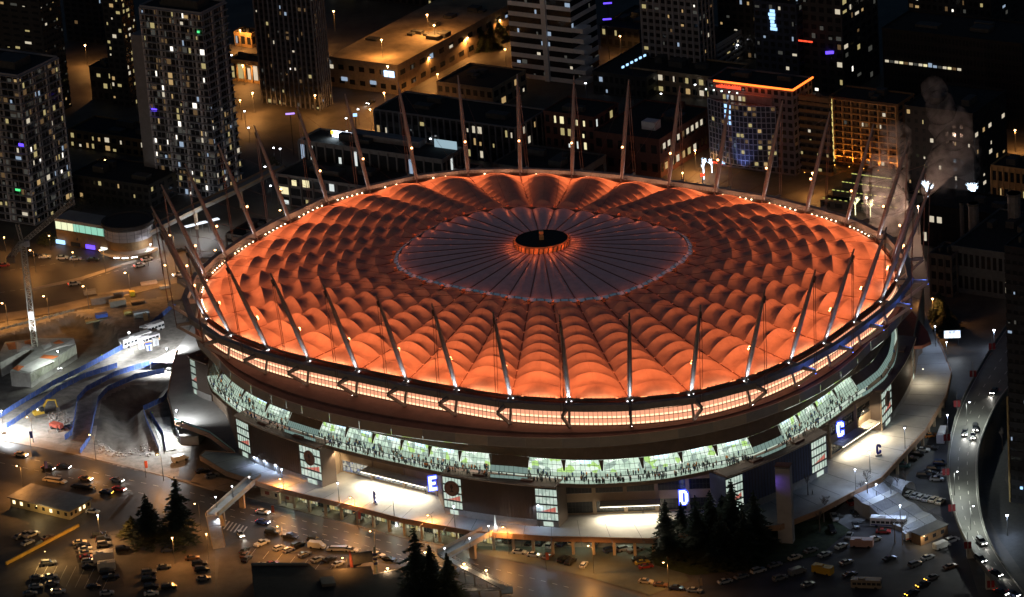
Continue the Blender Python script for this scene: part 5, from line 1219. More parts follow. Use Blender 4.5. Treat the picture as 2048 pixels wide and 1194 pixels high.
tower('small glazed ticket hall with white lit panes behind the left of the roof', (520, 480), 452, 562, zc=9., floors=1, fb=4, sb=4, wall=M('grey_shed', 0), lit=.5, pal='off', style='pier', name='low_block', seed=60, ww=.85, wh=.7, back=18)
T, wl, dp, H = tower('terraced garden block trimmed with rows of yellow lights behind the right masts', (1790, 420), 1640, 1850, zc=3., floors=1, fb=6, sb=2, wall=m_dk, lit=0., style='flat', name='low_block', seed=61, back=18, roof=False)
for k in range(4):
    extra(T, 'terrace', (-wl*.5, 4+k*3.4, 0), (wl*(1-.16*k), 4, 3+k*2.4), m_dk)
    for q in range(14): MB().box((-wl*.5-wl*(1-.16*k)*(.48-.96*q/13), 1.95+k*3.4, 2.9+k*2.4), (1., .16, .28)).build('string_light', EM('yellow_string_light', (.75, .8, .2), .8), T)
# plumes of steam
def steam(label, pts, dens, seed):
    mb = MB(); rd = random.Random(seed)
    for k, (px, py, z, r) in enumerate(pts):
        p = at(px, py, z); rows = []
        for a in range(1, 8):
            th = math.pi*a/8; rows.append([(p.x+r*math.sin(th)*math.cos(6.2832*q/14)*(1+.15*rd.uniform(-1, 1)), p.y+r*math.sin(th)*math.sin(6.2832*q/14), z-r*1.1*math.cos(th)) for q in range(14)])
        mb.grid(rows, 0, True); mb.face(rows[0][::-1]); mb.face(rows[-1])
    m = bpy.data.materials.new('steam'); m.use_nodes = True; n = m.node_tree; n.nodes.remove(n.nodes['Principled BSDF'])
    v = n.nodes.new('ShaderNodeVolumePrincipled'); v.inputs['Color'].default_value = (.9, .86, .84, 1); n.links.new(v.outputs[0], n.nodes['Material Output'].inputs['Volume'])
    tc = n.nodes.new('ShaderNodeTexCoord'); no = n.nodes.new('ShaderNodeTexNoise'); no.inputs['Scale'].default_value = .24; no.inputs['Detail'].default_value = 3; n.links.new(tc.outputs['Object'], no.inputs['Vector'])
    mr = n.nodes.new('ShaderNodeMapRange'); mr.inputs[1].default_value = .40; mr.inputs[2].default_value = .74; mr.inputs[3].default_value = 0; mr.inputs[4].default_value = dens; n.links.new(no.outputs['Fac'], mr.inputs[0]); n.links.new(mr.outputs[0], v.inputs['Density'])
    o = mb.build('steam_plume', m); o['kind'] = 'stuff'; tag(o, label, 'steam'); return o
steam('broad plume of steam rising in front of the orange lit hotel', [(1775, 415, 10, 9), (1770, 380, 16, 9), (1778, 340, 22, 8), (1785, 305, 28, 7), (1790, 275, 34, 6)], .11, 1)
steam('taller plume of steam right of the other, curling over the black block', [(1905, 420, 8, 11), (1900, 380, 15, 11), (1905, 340, 22, 10), (1915, 300, 28, 9), (1905, 255, 36, 8), (1880, 215, 44, 6), (1868, 180, 50, 5)], .10, 2)
for px, py, lab in ((1735, 452, 'left'), (1838, 470, 'right')):  # posts added only to light the steam
    q = at(px, py, 0); T = thing('added_steam_light', 'tall warm lamp post added to brighten the steam plumes, %s of two' % lab, 'lamp', q); MB().tube([(0, 0, 0), (0, 0, 11)], .12, 6).build('pole', m_pole, T); MB().ball((0, 0, 11.2), .35, n=6).build('lens', m_sod, T); light('lamp', 'POINT', (0, -.7, 11.2), 9000, (1., .60, .42), T, .4)
# ------------------------------------------------------------------ lamps
SOD = (1., .42, .10); WARM = (1., .72, .42); COOL = (.52, .68, 1.); WHT = (.95, .97, 1.)
m_pole = M('lamp_pole_grey', (.16, .16, .16), .6, .3)
def lamp_post(label, px, py, h, col, power, z0=0., arm=0., group=None, size=.3, cutoff=True, base=False):
    "bulb seen at px, py; the pole stands straight below it (base=True: px, py is the foot)"
    p = at(px, py, z0) if base else at(px, py, z0+h); p.z = z0
    T = thing('street_lamp' if z0 < 1 else 'plaza_lamp', label, 'street lamp' if z0 < 1 else 'plaza lamp', p, 0, group)
    lens = m_sod if col in (SOD, WARM) else m_cool
    MB().tube([(arm, 0, 0), (arm, 0, h-.4), (arm*.6, 0, h+.15), (0, 0, h+.2)] if arm else [(0, .25, 0), (0, .25, h+.1)], [.13, .09, .06, .06] if arm else [.12, .08], 6).build('pole', m_pole, T)
    MB().box((0, 0, h+.12), (.95, .5, .16)).build('lamp_head', m_pole, T)
    MB().ball((0, -.05, h-.02), size, n=8, sq=.7).build('lens', lens, T)
    if power: light('lamp', 'SPOT' if cutoff else 'POINT', (0, 0, h-.35), power, col, T, .25, (0, 0, -1) if cutoff else None, R(165) if cutoff else None, .35)
    return T
def spot_lamp(label, px, py, h, col, size=.35, z0=0.):
    return lamp_post(label, px, py, h, col, 0, z0, size=size)
# plaza
for px, py, lab in ((675, 965, 'white plaza lamp post in the middle of the letter E forecourt, at its left'), (563, 938, 'white plaza lamp post at the plaza edge below the second pavilion medallion'), (785, 990, 'white plaza lamp post near the deck edge right of the blue sign'), (1076, 1010, 'white plaza lamp post before the pavilion between letters E and D'), (907, 1012, 'white plaza lamp post in front of the medallion window beside letter E'), (1710, 938, 'white plaza lamp post at the corner above the stairs on the right'), (1739, 904, 'white plaza lamp post left of the blue standing C'), (1809, 855, 'white plaza lamp post on the plaza edge above the right parking lot'), (1895, 829, 'white plaza lamp post at the far right by the viaduct'), (1870, 652, 'white plaza lamp post right behind the red curved roof'), (1893, 684, 'white plaza lamp post on the plaza edge near the bright billboard')):
    lamp_post(lab, px, py, 7.5, COOL, 1900 if px < 1800 else 1300, POD)
for k, (px, py, lab) in enumerate(((508, 914, 'leftmost of the three round wall lamps under the second pavilion'), (528, 921, 'middle of the three round wall lamps under the second pavilion'), (550, 929, 'rightmost of the three round wall lamps under the second pavilion'))):
    lamp_post(lab, px, py, 2.6, COOL, 700, POD)
for px, py, z0, lab in ((977, 1051, POD, 'lamp at the plaza end of the right footbridge'), (939, 1076, POD, 'lamp half way along the right footbridge'), (889, 1096, POD, 'lamp at the street end of the right footbridge'), (498, 953, POD, 'lamp at the plaza end of the left footbridge'), (464, 972, POD, 'lamp half way along the left footbridge'), (431, 993, POD, 'lamp at the stair end of the left footbridge'), (436, 1038, 2.0, 'lamp on the stair tower below the left footbridge')):
    lamp_post('small white '+lab, px, py, 4.0, WHT, 420, z0)
for px, py, lab in ((815, 1119, 'left of the fir'), (850, 1104, 'behind the fir top'), (775, 1136, 'above the black roof end'), (928, 1127, 'on the upper ramp run'), (972, 1140, 'near the ramp landing')):
    lamp_post('twin headed white lamp '+lab, px, py, 6.5, WARM, 900, 0, size=.42)
# sodium lamps of the front street (foot positions)
for px, py, pw, lab in ((60, 886, 5200, 'at the far left kerb of the front street'), (185, 922, 5200, 'beside the kerb near the white limousine'), (320, 962, 5200, 'at the corner before the tall firs'), (565, 1012, 6500, 'on the pavement right of the left footbridge'), (705, 1050, 7000, 'between the planter trees and the street'), (860, 1086, 7000, 'on the pavement before the right footbridge'), (1010, 1110, 6500, 'under the right footbridge side of the street'), (1180, 1148, 6500, 'on the kerb of the lot below pavilion three'), (1330, 1182, 4200, 'at the bottom of the street by the row of dark cars'), (40, 985, 6000, 'at the lower kerb left of the office hut'), (395, 1062, 4500, 'by the stair tower right of the firs'), (560, 1108, 7000, 'in the car park left of the white van'), (745, 1118, 7000, 'in the car park beside the poster stand'), (690, 1172, 3500, 'behind the black roof')):
    lamp_post('sodium street lamp '+lab, px, py, 9.5, SOD, pw, 0, arm=1.2, base=True)
lamp_post('glaring sodium lamp over the white box truck in the left car park', 201, 1082, 9, (1., .5, .17), 11000, 0, base=True)
lamp_post('sodium lamp on the mast among the dark cars at the bottom left', 350, 1128, 9, SOD, 4500, 0, base=True)
lamp_post('pale sodium lamp at the right end of the left car park', 418, 1120, 9, SOD, 2800, 0, base=True)
# upper left road
for px, py, pw, lab in ((4, 606, 6000, 'hot sodium lamp at the left picture edge on the upper road'), (87, 592, 4500, 'hot sodium lamp left of the crane mast on the upper road'), (166, 572, 4500, 'hot sodium lamp in the middle of the upper road'), (250, 545, 6500, 'sodium lamp right of the red tailed car on the upper road'), (200, 500, 6500, 'sodium lamp on the far pavement opposite the round station'), (60, 500, 6500, 'sodium lamp before the left tower on the upper road'), (340, 470, 6500, 'sodium lamp at the junction behind the left masts'), (430, 500, 5000, 'sodium lamp near the roof edge at the upper road end'), (560, 420, 3500, 'sodium lamp behind the lit workshop building'), (330, 530, 5000, 'sodium lamp above the storage yard corner')):
    lamp_post(lab, px, py, 9, SOD, pw*.8, 0, arm=1.2, size=.42)
for px, py, c, lab in ((98, 471, SOD, 'orange lamp among bushes left of the station shops'), (8, 474, SOD, 'orange lamp at the left edge before the tower foot'), (309, 450, WHT, 'white lamp right of the round station'), (301, 488, WHT, 'white lamp by the round station entrance'), (417, 437, WHT, 'white lamp on the guideway stop'), (395, 447, WHT, 'white lamp below the guideway'), (294, 502, COOL, 'bluish signal lamp on the road corner by the station'), (145, 504, SOD, 'red orange signal on the near kerb of the upper road')):
    lamp_post('small '+lab, px, py, 6, c, 1800 if c == WHT else 900 if c == SOD else 0, 0, cutoff=False)
# the far city: lit lots and streets
for px, py, h, pw, c, lab in ((763, 79, 8, 9000, SOD, 'on the wide orange rooftop lot'), (667, 22, 9, 7000, SOD, 'at the upper left of the orange rooftop lot'), (854, 29, 9, 9000, SOD, 'at the back of the orange rooftop lot'), (868, 50, 6, 3500, SOD, 'beside the little hut on the orange rooftop lot'), (775, 132, 6, 6000, SOD, 'at the near corner of the orange rooftop lot')):
    lamp_post('sodium lamp '+lab, px, py, h, c, pw*2.2, 12., size=.5)
for px, py, pw, lab in ((935, 75, 7000, 'by the street trees beyond the rooftop lot'), (858, 115, 6000, 'beside the avenue left of the low shops'), (875, 148, 5000, 'at the crossing beyond the dark roofs'), (768, 185, 6000, 'at the lower end of the avenue'), (740, 218, 5000, 'beside the lone car on the avenue'), (1000, 40, 6000, 'at the top of the avenue'), (630, 190, 3000, 'below the dark tower'), (505, 185, 5000, 'between the two residential towers'), (480, 60, 7000, 'on the lit lot between the towers'), (485, 130, 6000, 'by the lit hall between the towers'), (480, 200, 4000, 'at the foot of the middle tower'), (170, 90, 4500, 'in the pink lit yard behind the left towers'), (205, 140, 3500, 'at the end of the pink lit yard'), (210, 320, 3000, 'on the terrace between the left towers'), (1390, 300, 7000, 'on the side street by the brick hall'), (1365, 345, 7000, 'at the near end of the side street'), (1410, 245, 5000, 'far up the side street'), (1170, 318, 2500, 'over the loading door behind the roof'), (1625, 345, 5000, 'at the foot of the orange lit hotel'), (1865, 597, 2600, 'alone in the dark beside the right end of the roof'), (2030, 260, 5000, 'at the right picture edge by the lit frontage'), (2030, 420, 5000, 'beside the lit doors at the right edge'), (1255, 30, 2500, 'in the dark court beside the pale office'), (1240, 72, 2500, 'in the low court right of the pale office'), (1010, 98, 2500, 'by the string of lights left of the pale office'), (620, 60, 2500, 'beside the dark tower')):
    lamp_post('sodium street lamp '+lab, px, py, 9, SOD, pw*1.8, 0, size=.45)
for k, (px, py, lab) in enumerate(((560, 297, 'left of the lit workshop sign'), (693, 262, 'right of the lit workshop sign'), (769, 272, 'on the workshop roof, left of a pair'), (795, 274, 'on the workshop roof, right of a pair'), (861, 277, 'on the workshop roof near the lit blue wall'), (716, 218, 'by the signs at the avenue foot'), (692, 236, 'below the bright small sign'), (860, 194, 'in the dark court near the paired bulbs'), (815, 241, 'first of the pair over the dark roofs'), (828, 243, 'second of the pair over the dark roofs'), (1171, 166, 'on the roof right of the pale office'), (1178, 62, 'beside the pale office at mid height'), (1322, 187, 'on the dark roof near the podium'), (1390, 169, 'at the podium corner'), (463, 110, 'bright white by the lit hall between the towers'), (489, 222, 'at the middle tower foot, upper'), (497, 255, 'at the middle tower foot, lower'), (547, 295, 'before the dark block left of the workshop'), (530, 333, 'by the orange tree'), (541, 371, 'on the road left of the workshop'), (1475, 90, 'between far blocks at the top'), (1983, 52, 'pale globe at the top right'), (2010, 57, 'pale globe at the top right corner'), (2000, 56, 'between the two pale globes'))):
    lamp_post('white point lamp '+lab, px, py, 7, WHT, 0, 0, size=.42)
for px, py, lab in ((1988, 660, 'white headlamp like lamp at the top of the viaduct'), (2014, 1030, 'white lamp on the right barrier of the viaduct'), (2046, 950, 'white lamp at the right edge by the dark tower')):
    lamp_post(lab, px, py, 7, COOL, 2200, 0, size=.5)
for px, py, lab in ((1940, 850, 'curved lamp post on the left parapet of the viaduct, upper'), (1916, 990, 'curved lamp post on the left parapet of the viaduct, middle'), (1948, 1060, 'curved lamp post on the left parapet of the viaduct, lower')):
    p = at(px, py, VZ); lamp_post('white '+lab, px, py, 8, (.85, .92, .85), 5200, VZ, arm=-1.0, base=True)
lamp_post('tall bluish lamp post beside the top flight of the stairs', 1752, 968, 8, COOL, 1900, 1.)
lamp_post('tall bluish lamp post added to light the marquee', 1800, 1010, 8, COOL, 2200, 0)  # post added to carry a fill light for the marquee
# ------------------------------------------------------------------ cars
m_tyre = M('tyre', (.02, .02, .02), .9); m_head = EM('headlight_lens', (1., .97, .88), 22.); m_tail = EM('taillight_lens', (1., .05, .02), 6.); m_amb = EM('amber_lens', (1., .5, .05), 9.)
m_lens = M('unlit_lens', (.5, .5, .5), .2)
CC = dict(white=(.62, .62, .60), silver=(.38, .39, .40), grey=(.16, .165, .17), black=(.018, .018, .02), navy=(.02, .035, .09), red=(.32, .03, .025), blue=(.04, .09, .3), teal=(.03, .09, .1), yellow=(.55, .4, .05), brown=(.16, .08, .04), cream=(.6, .5, .36), orange=(.5, .18, .04))
def car_mesh(kind):
    if kind == 'saloon': L, Wd, prof, cab = 4.6, 1.8, [(-2.25, .32), (-2.3, .75), (-2.15, .98), (-1.5, 1.02), (.95, .98), (2.05, .84), (2.28, .6), (2.28, .32)], [(-1.75, 1.0), (-1.05, 1.42), (.15, 1.45), (1.0, .98)]
    elif kind == 'hatchback': L, Wd, prof, cab = 4.1, 1.75, [(-2.0, .32), (-2.05, .8), (-1.95, 1.02), (-1.4, 1.05), (.9, 1.0), (1.8, .86), (2.03, .6), (2.03, .32)], [(-1.95, 1.03), (-1.6, 1.47), (.2, 1.5), (1.0, 1.0)]
    elif kind == 'SUV': L, Wd, prof, cab = 4.8, 1.95, [(-2.35, .4), (-2.4, 1.0), (-2.3, 1.2), (-1.5, 1.22), (1.0, 1.16), (2.1, 1.05), (2.38, .8), (2.38, .4)], [(-2.28, 1.2), (-2.05, 1.78), (.3, 1.82), (1.1, 1.16)]
    elif kind == 'pickup': L, Wd, prof, cab = 5.4, 1.95, [(-2.7, .45), (-2.72, 1.05), (-2.65, 1.12), (-.9, 1.14), (1.2, 1.12), (2.4, 1.02), (2.68, .8), (2.68, .45)], [(-.95, 1.12), (-.75, 1.78), (.5, 1.8), (1.25, 1.1)]
    elif kind == 'limousine': L, Wd, prof, cab = 8.6, 1.9, [(-4.25, .34), (-4.3, .8), (-4.15, 1.0), (-3.5, 1.04), (2.9, 1.0), (4.0, .86), (4.28, .6), (4.28, .34)], [(-3.75, 1.02), (-3.1, 1.44), (2.1, 1.46), (2.95, 1.0)]
    else: L, Wd, prof, cab = 5.6, 2.0, [(-2.75, .4), (-2.8, 1.3), (-2.78, 1.9), (-2.6, 2.2), (1.2, 2.25), (2.0, 1.4), (2.75, 1.1), (2.8, .4)], [(.9, 1.38), (.95, 2.0), (1.3, 2.05), (2.0, 1.4)]
    b = MB()
    rows = [[(x, y, z) for x, z in prof] for y in (-Wd/2+.14, -Wd/2)] 
    sec = [(-Wd/2+.22, .06), (-Wd/2+.05, .02), (-Wd/2, 0), (Wd/2, 0), (Wd/2-.05, .02), (Wd/2-.22, .06)]
    def sh(x, z, ins): return (x*(1-ins*.25), z-(ins if z > .6 else 0))
    rows = []
    for y, ins in ((-Wd/2+.03, .06), (-Wd/2, .0), (-Wd/2+.16, -.02), (Wd/2-.16, -.02), (Wd/2, .0), (Wd/2-.03, .06)):
        rows.append([(sh(x, z, ins)[0], y, sh(x, z, ins)[1]) for x, z in prof])
    b.grid(rows, 0); b.face([r for r in rows[0]][::-1]); b.face(rows[-1]); 
    for i in range(len(rows)-1): b.face([rows[i][0], rows[i][-1], rows[i+1][-1], rows[i+1][0]])
    g = MB(); wy = Wd/2-.1; wt = Wd/2-.3
    def cabrow(y0, y1): return [(x, y0 if k in (0, 3) else y1, z) for k, (x, z) in enumerate(cab)]
    l, r_ = cabrow(-wy, -wt), cabrow(wy, wt); g.grid([l, r_]); g.face(l[::-1]); g.face(r_)
    rf = MB(); a, c = cab[1], cab[2]
    rf.prism([(a[0]+.02, -wt+.02), (c[0]-.02, -wt+.02), (c[0]-.02, wt-.02), (a[0]+.02, wt-.02)], min(a[1], c[1])+.005, max(a[1], c[1])+.04)
    wh = MB(); wx = L*.3; rr = .34 if kind in ('saloon', 'hatchback', 'limousine') else .4
    for y in (-1, 1): wh.tube([(0, y*.0, 0)]*1+[(0, .18, 0)], rr, 10) if y == 1 else None
    zl = prof[-2][1]+.05; zr = prof[1][1]
    return b.mesh('body', m_tyre), g.mesh('windows', m_glass), rf.mesh('roof', m_tyre), wh.mesh('wheel', m_tyre), MB().box((0, 0, -.09), (.10, .42, .18)).mesh('headlight', m_lens), MB().box((0, 0, -.09), (.08, .40, .16)).mesh('taillight', m_tail), (L, Wd, wx, rr, zl, zr)
CARM = {}; CARP = {}
def paint(c):
    return M('car_paint_'+c, CC[c], .28, .0, var=.03, coat=.6)
ORDS = ['first', 'second', 'third', 'fourth', 'fifth', 'sixth', 'seventh', 'eighth', 'ninth', 'tenth', 'eleventh', 'twelfth', 'thirteenth']
def car(label, px, py, head, kind='saloon', col='white', on='', z=0., group=None, cat=None):
    p = at(px, py, z); rz = R(head); key = (kind, col, on)
    cat = cat or {'SUV': 'car', 'saloon': 'car', 'hatchback': 'car', 'pickup': 'pickup truck', 'limousine': 'limousine', 'van': 'van'}[kind]
    if key in CARP:
        o = dup(CARP[key], p, rz, label, group); o['category'] = cat; LABELS.setdefault(label, []).append(o)
        if 'group' in o and not group: del o['group']
    else:
        if kind not in CARM: CARM[kind] = car_mesh(kind)
        bm_, gm, rm, wm, hm, tm, (L, Wd, wx, rr, zl, zr) = CARM[kind]
        o = thing({'SUV': 'car', 'saloon': 'car', 'hatchback': 'car', 'pickup': 'pickup_truck', 'limousine': 'limousine', 'van': 'van'}[kind], label, cat, p, rz, group)
        def cm(me, mat):
            c = me.copy(); c.materials.clear(); c.materials.append(mat); return c
        link('body', cm(bm_, paint(col)), o); link('windows', gm, o); link('roof', cm(rm, paint(col)), o)
        for sx in (-1, 1):
            for sy in (-1, 1): link('wheel', wm, o, loc=(sx*wx, sy*(Wd/2-.11)-.09, rr))
        for sy in (-1, 1):
            link('headlight', cm(hm, m_amb if 'a' in on else m_head if 'h' in on else m_lens), o, loc=(L/2-.02, sy*(Wd/2-.38), zl+.05))
            link('taillight', cm(tm, m_tail if ('t' in on or 'h' in on) else M('dull_red_lens', (.2, .02, .02), .3)), o, loc=(-L/2+.0, sy*(Wd/2-.36), zr+.08))
        proto(o); CARP[key] = o
    if 'h' in on and 'q' not in on:
        l = light('headlight_beam', 'SPOT', (2.4, 0, .75), 700, (1., .95, .85), None, .1, (1, 0, -.12), R(60), .8); l.parent = o
    return o
def row(desc, group, items, head, z=0.):
    items = sorted(items)
    for i, it in enumerate(items):
        px, py, kind, col = it[:4]; hd = it[4] if len(it) > 4 else head; on = it[5] if len(it) > 5 else ''
        car('%s %s, %s from the left %s' % (col, kind, ORDS[i], desc), px, py, hd, kind, col, on, z, group)
row('in the row under the plaza edge', 'cars parked under the plaza edge', [(980, 1079, 'hatchback', 'white'), (1004, 1081, 'saloon', 'silver'), (1020, 1084, 'saloon', 'black'), (1060, 1088, 'saloon', 'black'), (1081, 1089, 'SUV', 'black'), (1101, 1094, 'SUV', 'white'), (1124, 1090, 'saloon', 'navy'), (1145, 1087, 'hatchback', 'cream'), (1188, 1091, 'pickup', 'silver')], 64)
row('in the street side row below the deck', 'cars on the street side of the lot', [(1039, 1107, 'saloon', 'white', -20), (1068, 1113, 'saloon', 'white', -20), (1096, 1116, 'saloon', 'brown', 50), (1127, 1122, 'SUV', 'black', 55), (1141, 1127, 'SUV', 'black', 58), (1168, 1133, 'hatchback', 'white', 70)], -20)
row('in the trio by the last plaza column', 'cars by the last plaza column', [(1222, 1104, 'SUV', 'navy'), (1249, 1101, 'SUV', 'silver'), (1271, 1103, 'pickup', 'grey')], 24)
row('in the short row at the grass edge', 'cars at the grass edge', [(1278, 1121, 'saloon', 'black'), (1285, 1128, 'saloon', 'yellow'), (1292, 1136, 'saloon', 'red')], 12)
row('along the kerb below the lawn', 'cars parked along the lower kerb', [(1292, 1166, 'saloon', 'cream'), (1322, 1173, 'saloon', 'brown'), (1354, 1179, 'saloon', 'navy'), (1389, 1184, 'saloon', 'silver'), (1450, 1166, 'saloon', 'silver', 24), (1483, 1156, 'saloon', 'grey', 26), (1517, 1145, 'SUV', 'silver', 28), (1550, 1133, 'saloon', 'grey', 28), (1590, 1118, 'saloon', 'cream', 30), (1622, 1104, 'saloon', 'grey', 32)], -22)
row('in the dark lot right of the lawn', 'cars in the dark lot', [(1560, 1160, 'SUV', 'grey', 30), (1595, 1148, 'van', 'grey', 30), (1650, 1112, 'saloon', 'silver', 35), (1683, 1095, 'saloon', 'white', 38), (1693, 1128, 'saloon', 'grey', 30), (1616, 1172, 'saloon', 'grey', 30), (1700, 1152, 'saloon', 'black', 30), (1750, 1081, 'hatchback', 'silver', 20), (1767, 1066, 'saloon', 'red', -10), (1780, 1120, 'saloon', 'black', 30)], 30)
row('on the drive by the bare trees', 'cars along the drive by the stairs', [(1665, 1012, 'saloon', 'black', -82), (1669, 1038, 'pickup', 'white', -85), (1664, 1064, 'SUV', 'black', -80), (1701, 1008, 'SUV', 'red', -72), (1709, 1030, 'saloon', 'black', -76), (1712, 1054, 'saloon', 'black', -85), (1698, 1075, 'saloon', 'grey', -110)], -80)
row('in the upper row of the right lot', 'cars in the upper row of the right lot', [(1806, 935, 'SUV', 'teal'), (1821, 921, 'SUV', 'black'), (1834, 911, 'SUV', 'black'), (1846, 903, 'saloon', 'white'), (1862, 899, 'saloon', 'black'), (1862, 874, 'saloon', 'orange', 10)], -14)
row('against the viaduct', 'cars against the viaduct', [(1848, 954, 'SUV', 'black'), (1858, 948, 'saloon', 'black'), (1868, 942, 'SUV', 'black'), (1874, 961, 'saloon', 'silver'), (1882, 930, 'SUV', 'navy'), (1888, 952, 'saloon', 'white')], -14)
row('in the bright row by the stairs', 'cars by the stair foot', [(1818, 990, 'hatchback', 'white'), (1830, 994, 'saloon', 'silver'), (1842, 997, 'hatchback', 'white'), (1854, 1000, 'saloon', 'silver'), (1867, 1002, 'saloon', 'cream'), (1881, 1006, 'saloon', 'cream')], 58)
row('driving toward us on the viaduct', 'cars driving on the viaduct', [(1930, 868, 'saloon', 'black', -100, 'h'), (1946, 875, 'saloon', 'black', -98, 'h'), (1951, 860, 'SUV', 'black', -98, 'h'), (1963, 1087, 'SUV', 'silver', -72, 'h'), (1961, 1122, 'SUV', 'black', -68, 'h'), (1992, 1150, 'saloon', 'black', -58, 'h'), (2003, 1188, 'saloon', 'black', -52, 'h'), (2026, 1191, 'saloon', 'navy', -52, 'h'), (1988, 785, 'saloon', 'black', -115, 'h')], -90, VZ)
row('in the amber lamp queue', 'cabs queueing with amber lamps', [(1824, 1189, 'saloon', 'black', 212, 'a'), (1846, 1172, 'saloon', 'black', 212, 'a'), (1863, 1159, 'saloon', 'grey', 212, 'a')], 212)
row('by the long hut under the viaduct', 'vehicles by the long hut', [(1884, 1096, 'van', 'white', 32), (1904, 1084, 'SUV', 'white', 32), (1856, 1118, 'saloon', 'silver', 32), (1831, 1132, 'SUV', 'grey', 34), (1901, 1136, 'saloon', 'brown', 28)], 30)
row('in the car park across the street', 'cars in the car park across the street', [(524, 1090, 'pickup', 'white', 42), (545, 1068, 'SUV', 'black', -20), (559, 1099, 'hatchback', 'white', 40), (577, 1103, 'hatchback', 'white', 40), (580, 1076, 'pickup', 'black', -28), (596, 1094, 'SUV', 'black', 42), (609, 1112, 'saloon', 'grey', 40), (630, 1084, 'SUV', 'black', -28), (635, 1122, 'saloon', 'silver', 42), (660, 1122, 'saloon', 'black', 42), (677, 1131, 'saloon', 'white', 42), (703, 1103, 'saloon', 'white', -22)], 40)
row('beside the poster stand', 'cars beside the poster stand', [(711, 1131, 'saloon', 'black', 40), (756, 1113, 'saloon', 'white', -30), (779, 1121, 'saloon', 'black', -30)], 40)
row('in the lane below the stair tower', 'cars in the lane below the stair tower', [(489, 1104, 'saloon', 'black', 66), (491, 1113, 'saloon', 'brown', 66), (494, 1121, 'saloon', 'black', 66), (521, 1134, 'saloon', 'white', 20), (545, 1131, 'saloon', 'red', 20)], 66)
car('white delivery van among the cars across the street', 634, 1096, -22, 'van', 'white'); car('long white limousine parked in the car park across the street', 681, 1101, -12, 'limousine', 'white')
car('white hatchback with glaring headlights turning down beside the stair tower', 481, 1072, -70, 'hatchback', 'white', 'h')
car('white saloon with headlights on driving past the left footbridge', 526, 1027, -28, 'saloon', 'white', 'h'); car('blue saloon with headlights on, nearer than the white one by the footbridge', 526, 1047, -28, 'saloon', 'blue', 'h')
for lab, a in (('cream taxi with headlights at the far left of the front street', (43, 912, -30, 'saloon', 'cream', 'h')), ('black saloon with headlights behind the banner post on the front street', (97, 939, -30, 'saloon', 'black', 'h')), ('black saloon with red tail and headlights right of the banner post', (129, 936, -30, 'saloon', 'black', 'ht')), ('long cream limousine on the front street above the office hut', (110, 964, -28, 'limousine', 'cream')), ('brown saloon with headlights left of the intersection', (172, 960, -30, 'saloon', 'brown', 'h')), ('grey saloon with headlights nearest the intersection', (235, 963, -30, 'saloon', 'grey', 'h')), ('long black limousine above the office hut roof', (167, 977, -26, 'limousine', 'black')), ('navy patrol saloon with amber lamps in the intersection', (213, 987, -24, 'saloon', 'navy', 'a')), ('red saloon with headlights in the intersection', (239, 981, -30, 'saloon', 'red', 'h')), ('white saloon parked at the right end of the office hut', (186, 1026, -22, 'saloon', 'white')), ('white ambulance like van parked behind the pit ramp', (360, 922, 30, 'van', 'white')), ('grey saloon parked under the ramp left of the bridge', (424, 954, 20, 'saloon', 'grey')), ('dark saloon parked left of the grey one under the ramp', (405, 945, 20, 'saloon', 'black'))):
    car(lab, *a)
row('in the column left of the box truck', 'cars in the lit column of the left car park', [(160, 1088, 'saloon', 'cream'), (167, 1094, 'saloon', 'black'), (171, 1101, 'saloon', 'white'), (172, 1109, 'saloon', 'cream'), (174, 1117, 'saloon', 'red'), (176, 1125, 'hatchback', 'silver'), (178, 1136, 'saloon', 'black')], 8)
row('in the dark cluster above the box truck', 'cars above the box truck', [(199, 1073, 'SUV', 'black'), (207, 1082, 'SUV', 'black'), (209, 1092, 'SUV', 'grey'), (246, 1102, 'SUV', 'black'), (214, 1148, 'SUV', 'black'), (222, 1158, 'pickup', 'black')], 8)
row('in the dark bottom left corner', 'cars in the shadowed corner', [(72, 1176, 'saloon', 'silver'), (74, 1158, 'saloon', 'grey'), (97, 1130, 'SUV', 'grey'), (101, 1156, 'saloon', 'silver'), (104, 1170, 'saloon', 'grey'), (117, 1186, 'saloon', 'silver'), (188, 1176, 'saloon', 'black'), (214, 1189, 'saloon', 'silver'), (60, 1190, 'saloon', 'grey')], 5)
row('on the open right of the left lot', 'cars on the open part of the left car park', [(298, 1148, 'SUV', 'grey'), (298, 1162, 'SUV', 'black'), (328, 1137, 'saloon', 'grey'), (303, 1177, 'SUV', 'black'), (338, 1177, 'SUV', 'black'), (303, 1190, 'saloon', 'white'), (407, 1160, 'saloon', 'grey'), (399, 1131, 'SUV', 'black'), (385, 1119, 'saloon', 'brown'), (404, 1142, 'SUV', 'black'), (336, 1103, 'saloon', 'navy')], 6)
row('in the dark yard below the office hut', 'cars in the dark yard', [(40, 1075, 'saloon', 'grey', 45), (54, 1070, 'saloon', 'cream', 45), (64, 1073, 'pickup', 'cream', 45), (56, 1088, 'saloon', 'silver', 45), (97, 1078, 'saloon', 'brown', 40)], 45)
row('parked before the station shops', 'cars parked before the station', [(64, 512, 'saloon', 'black'), (90, 516, 'saloon', 'white'), (125, 518, 'saloon', 'white'), (151, 520, 'saloon', 'silver'), (186, 522, 'saloon', 'black')], -4)
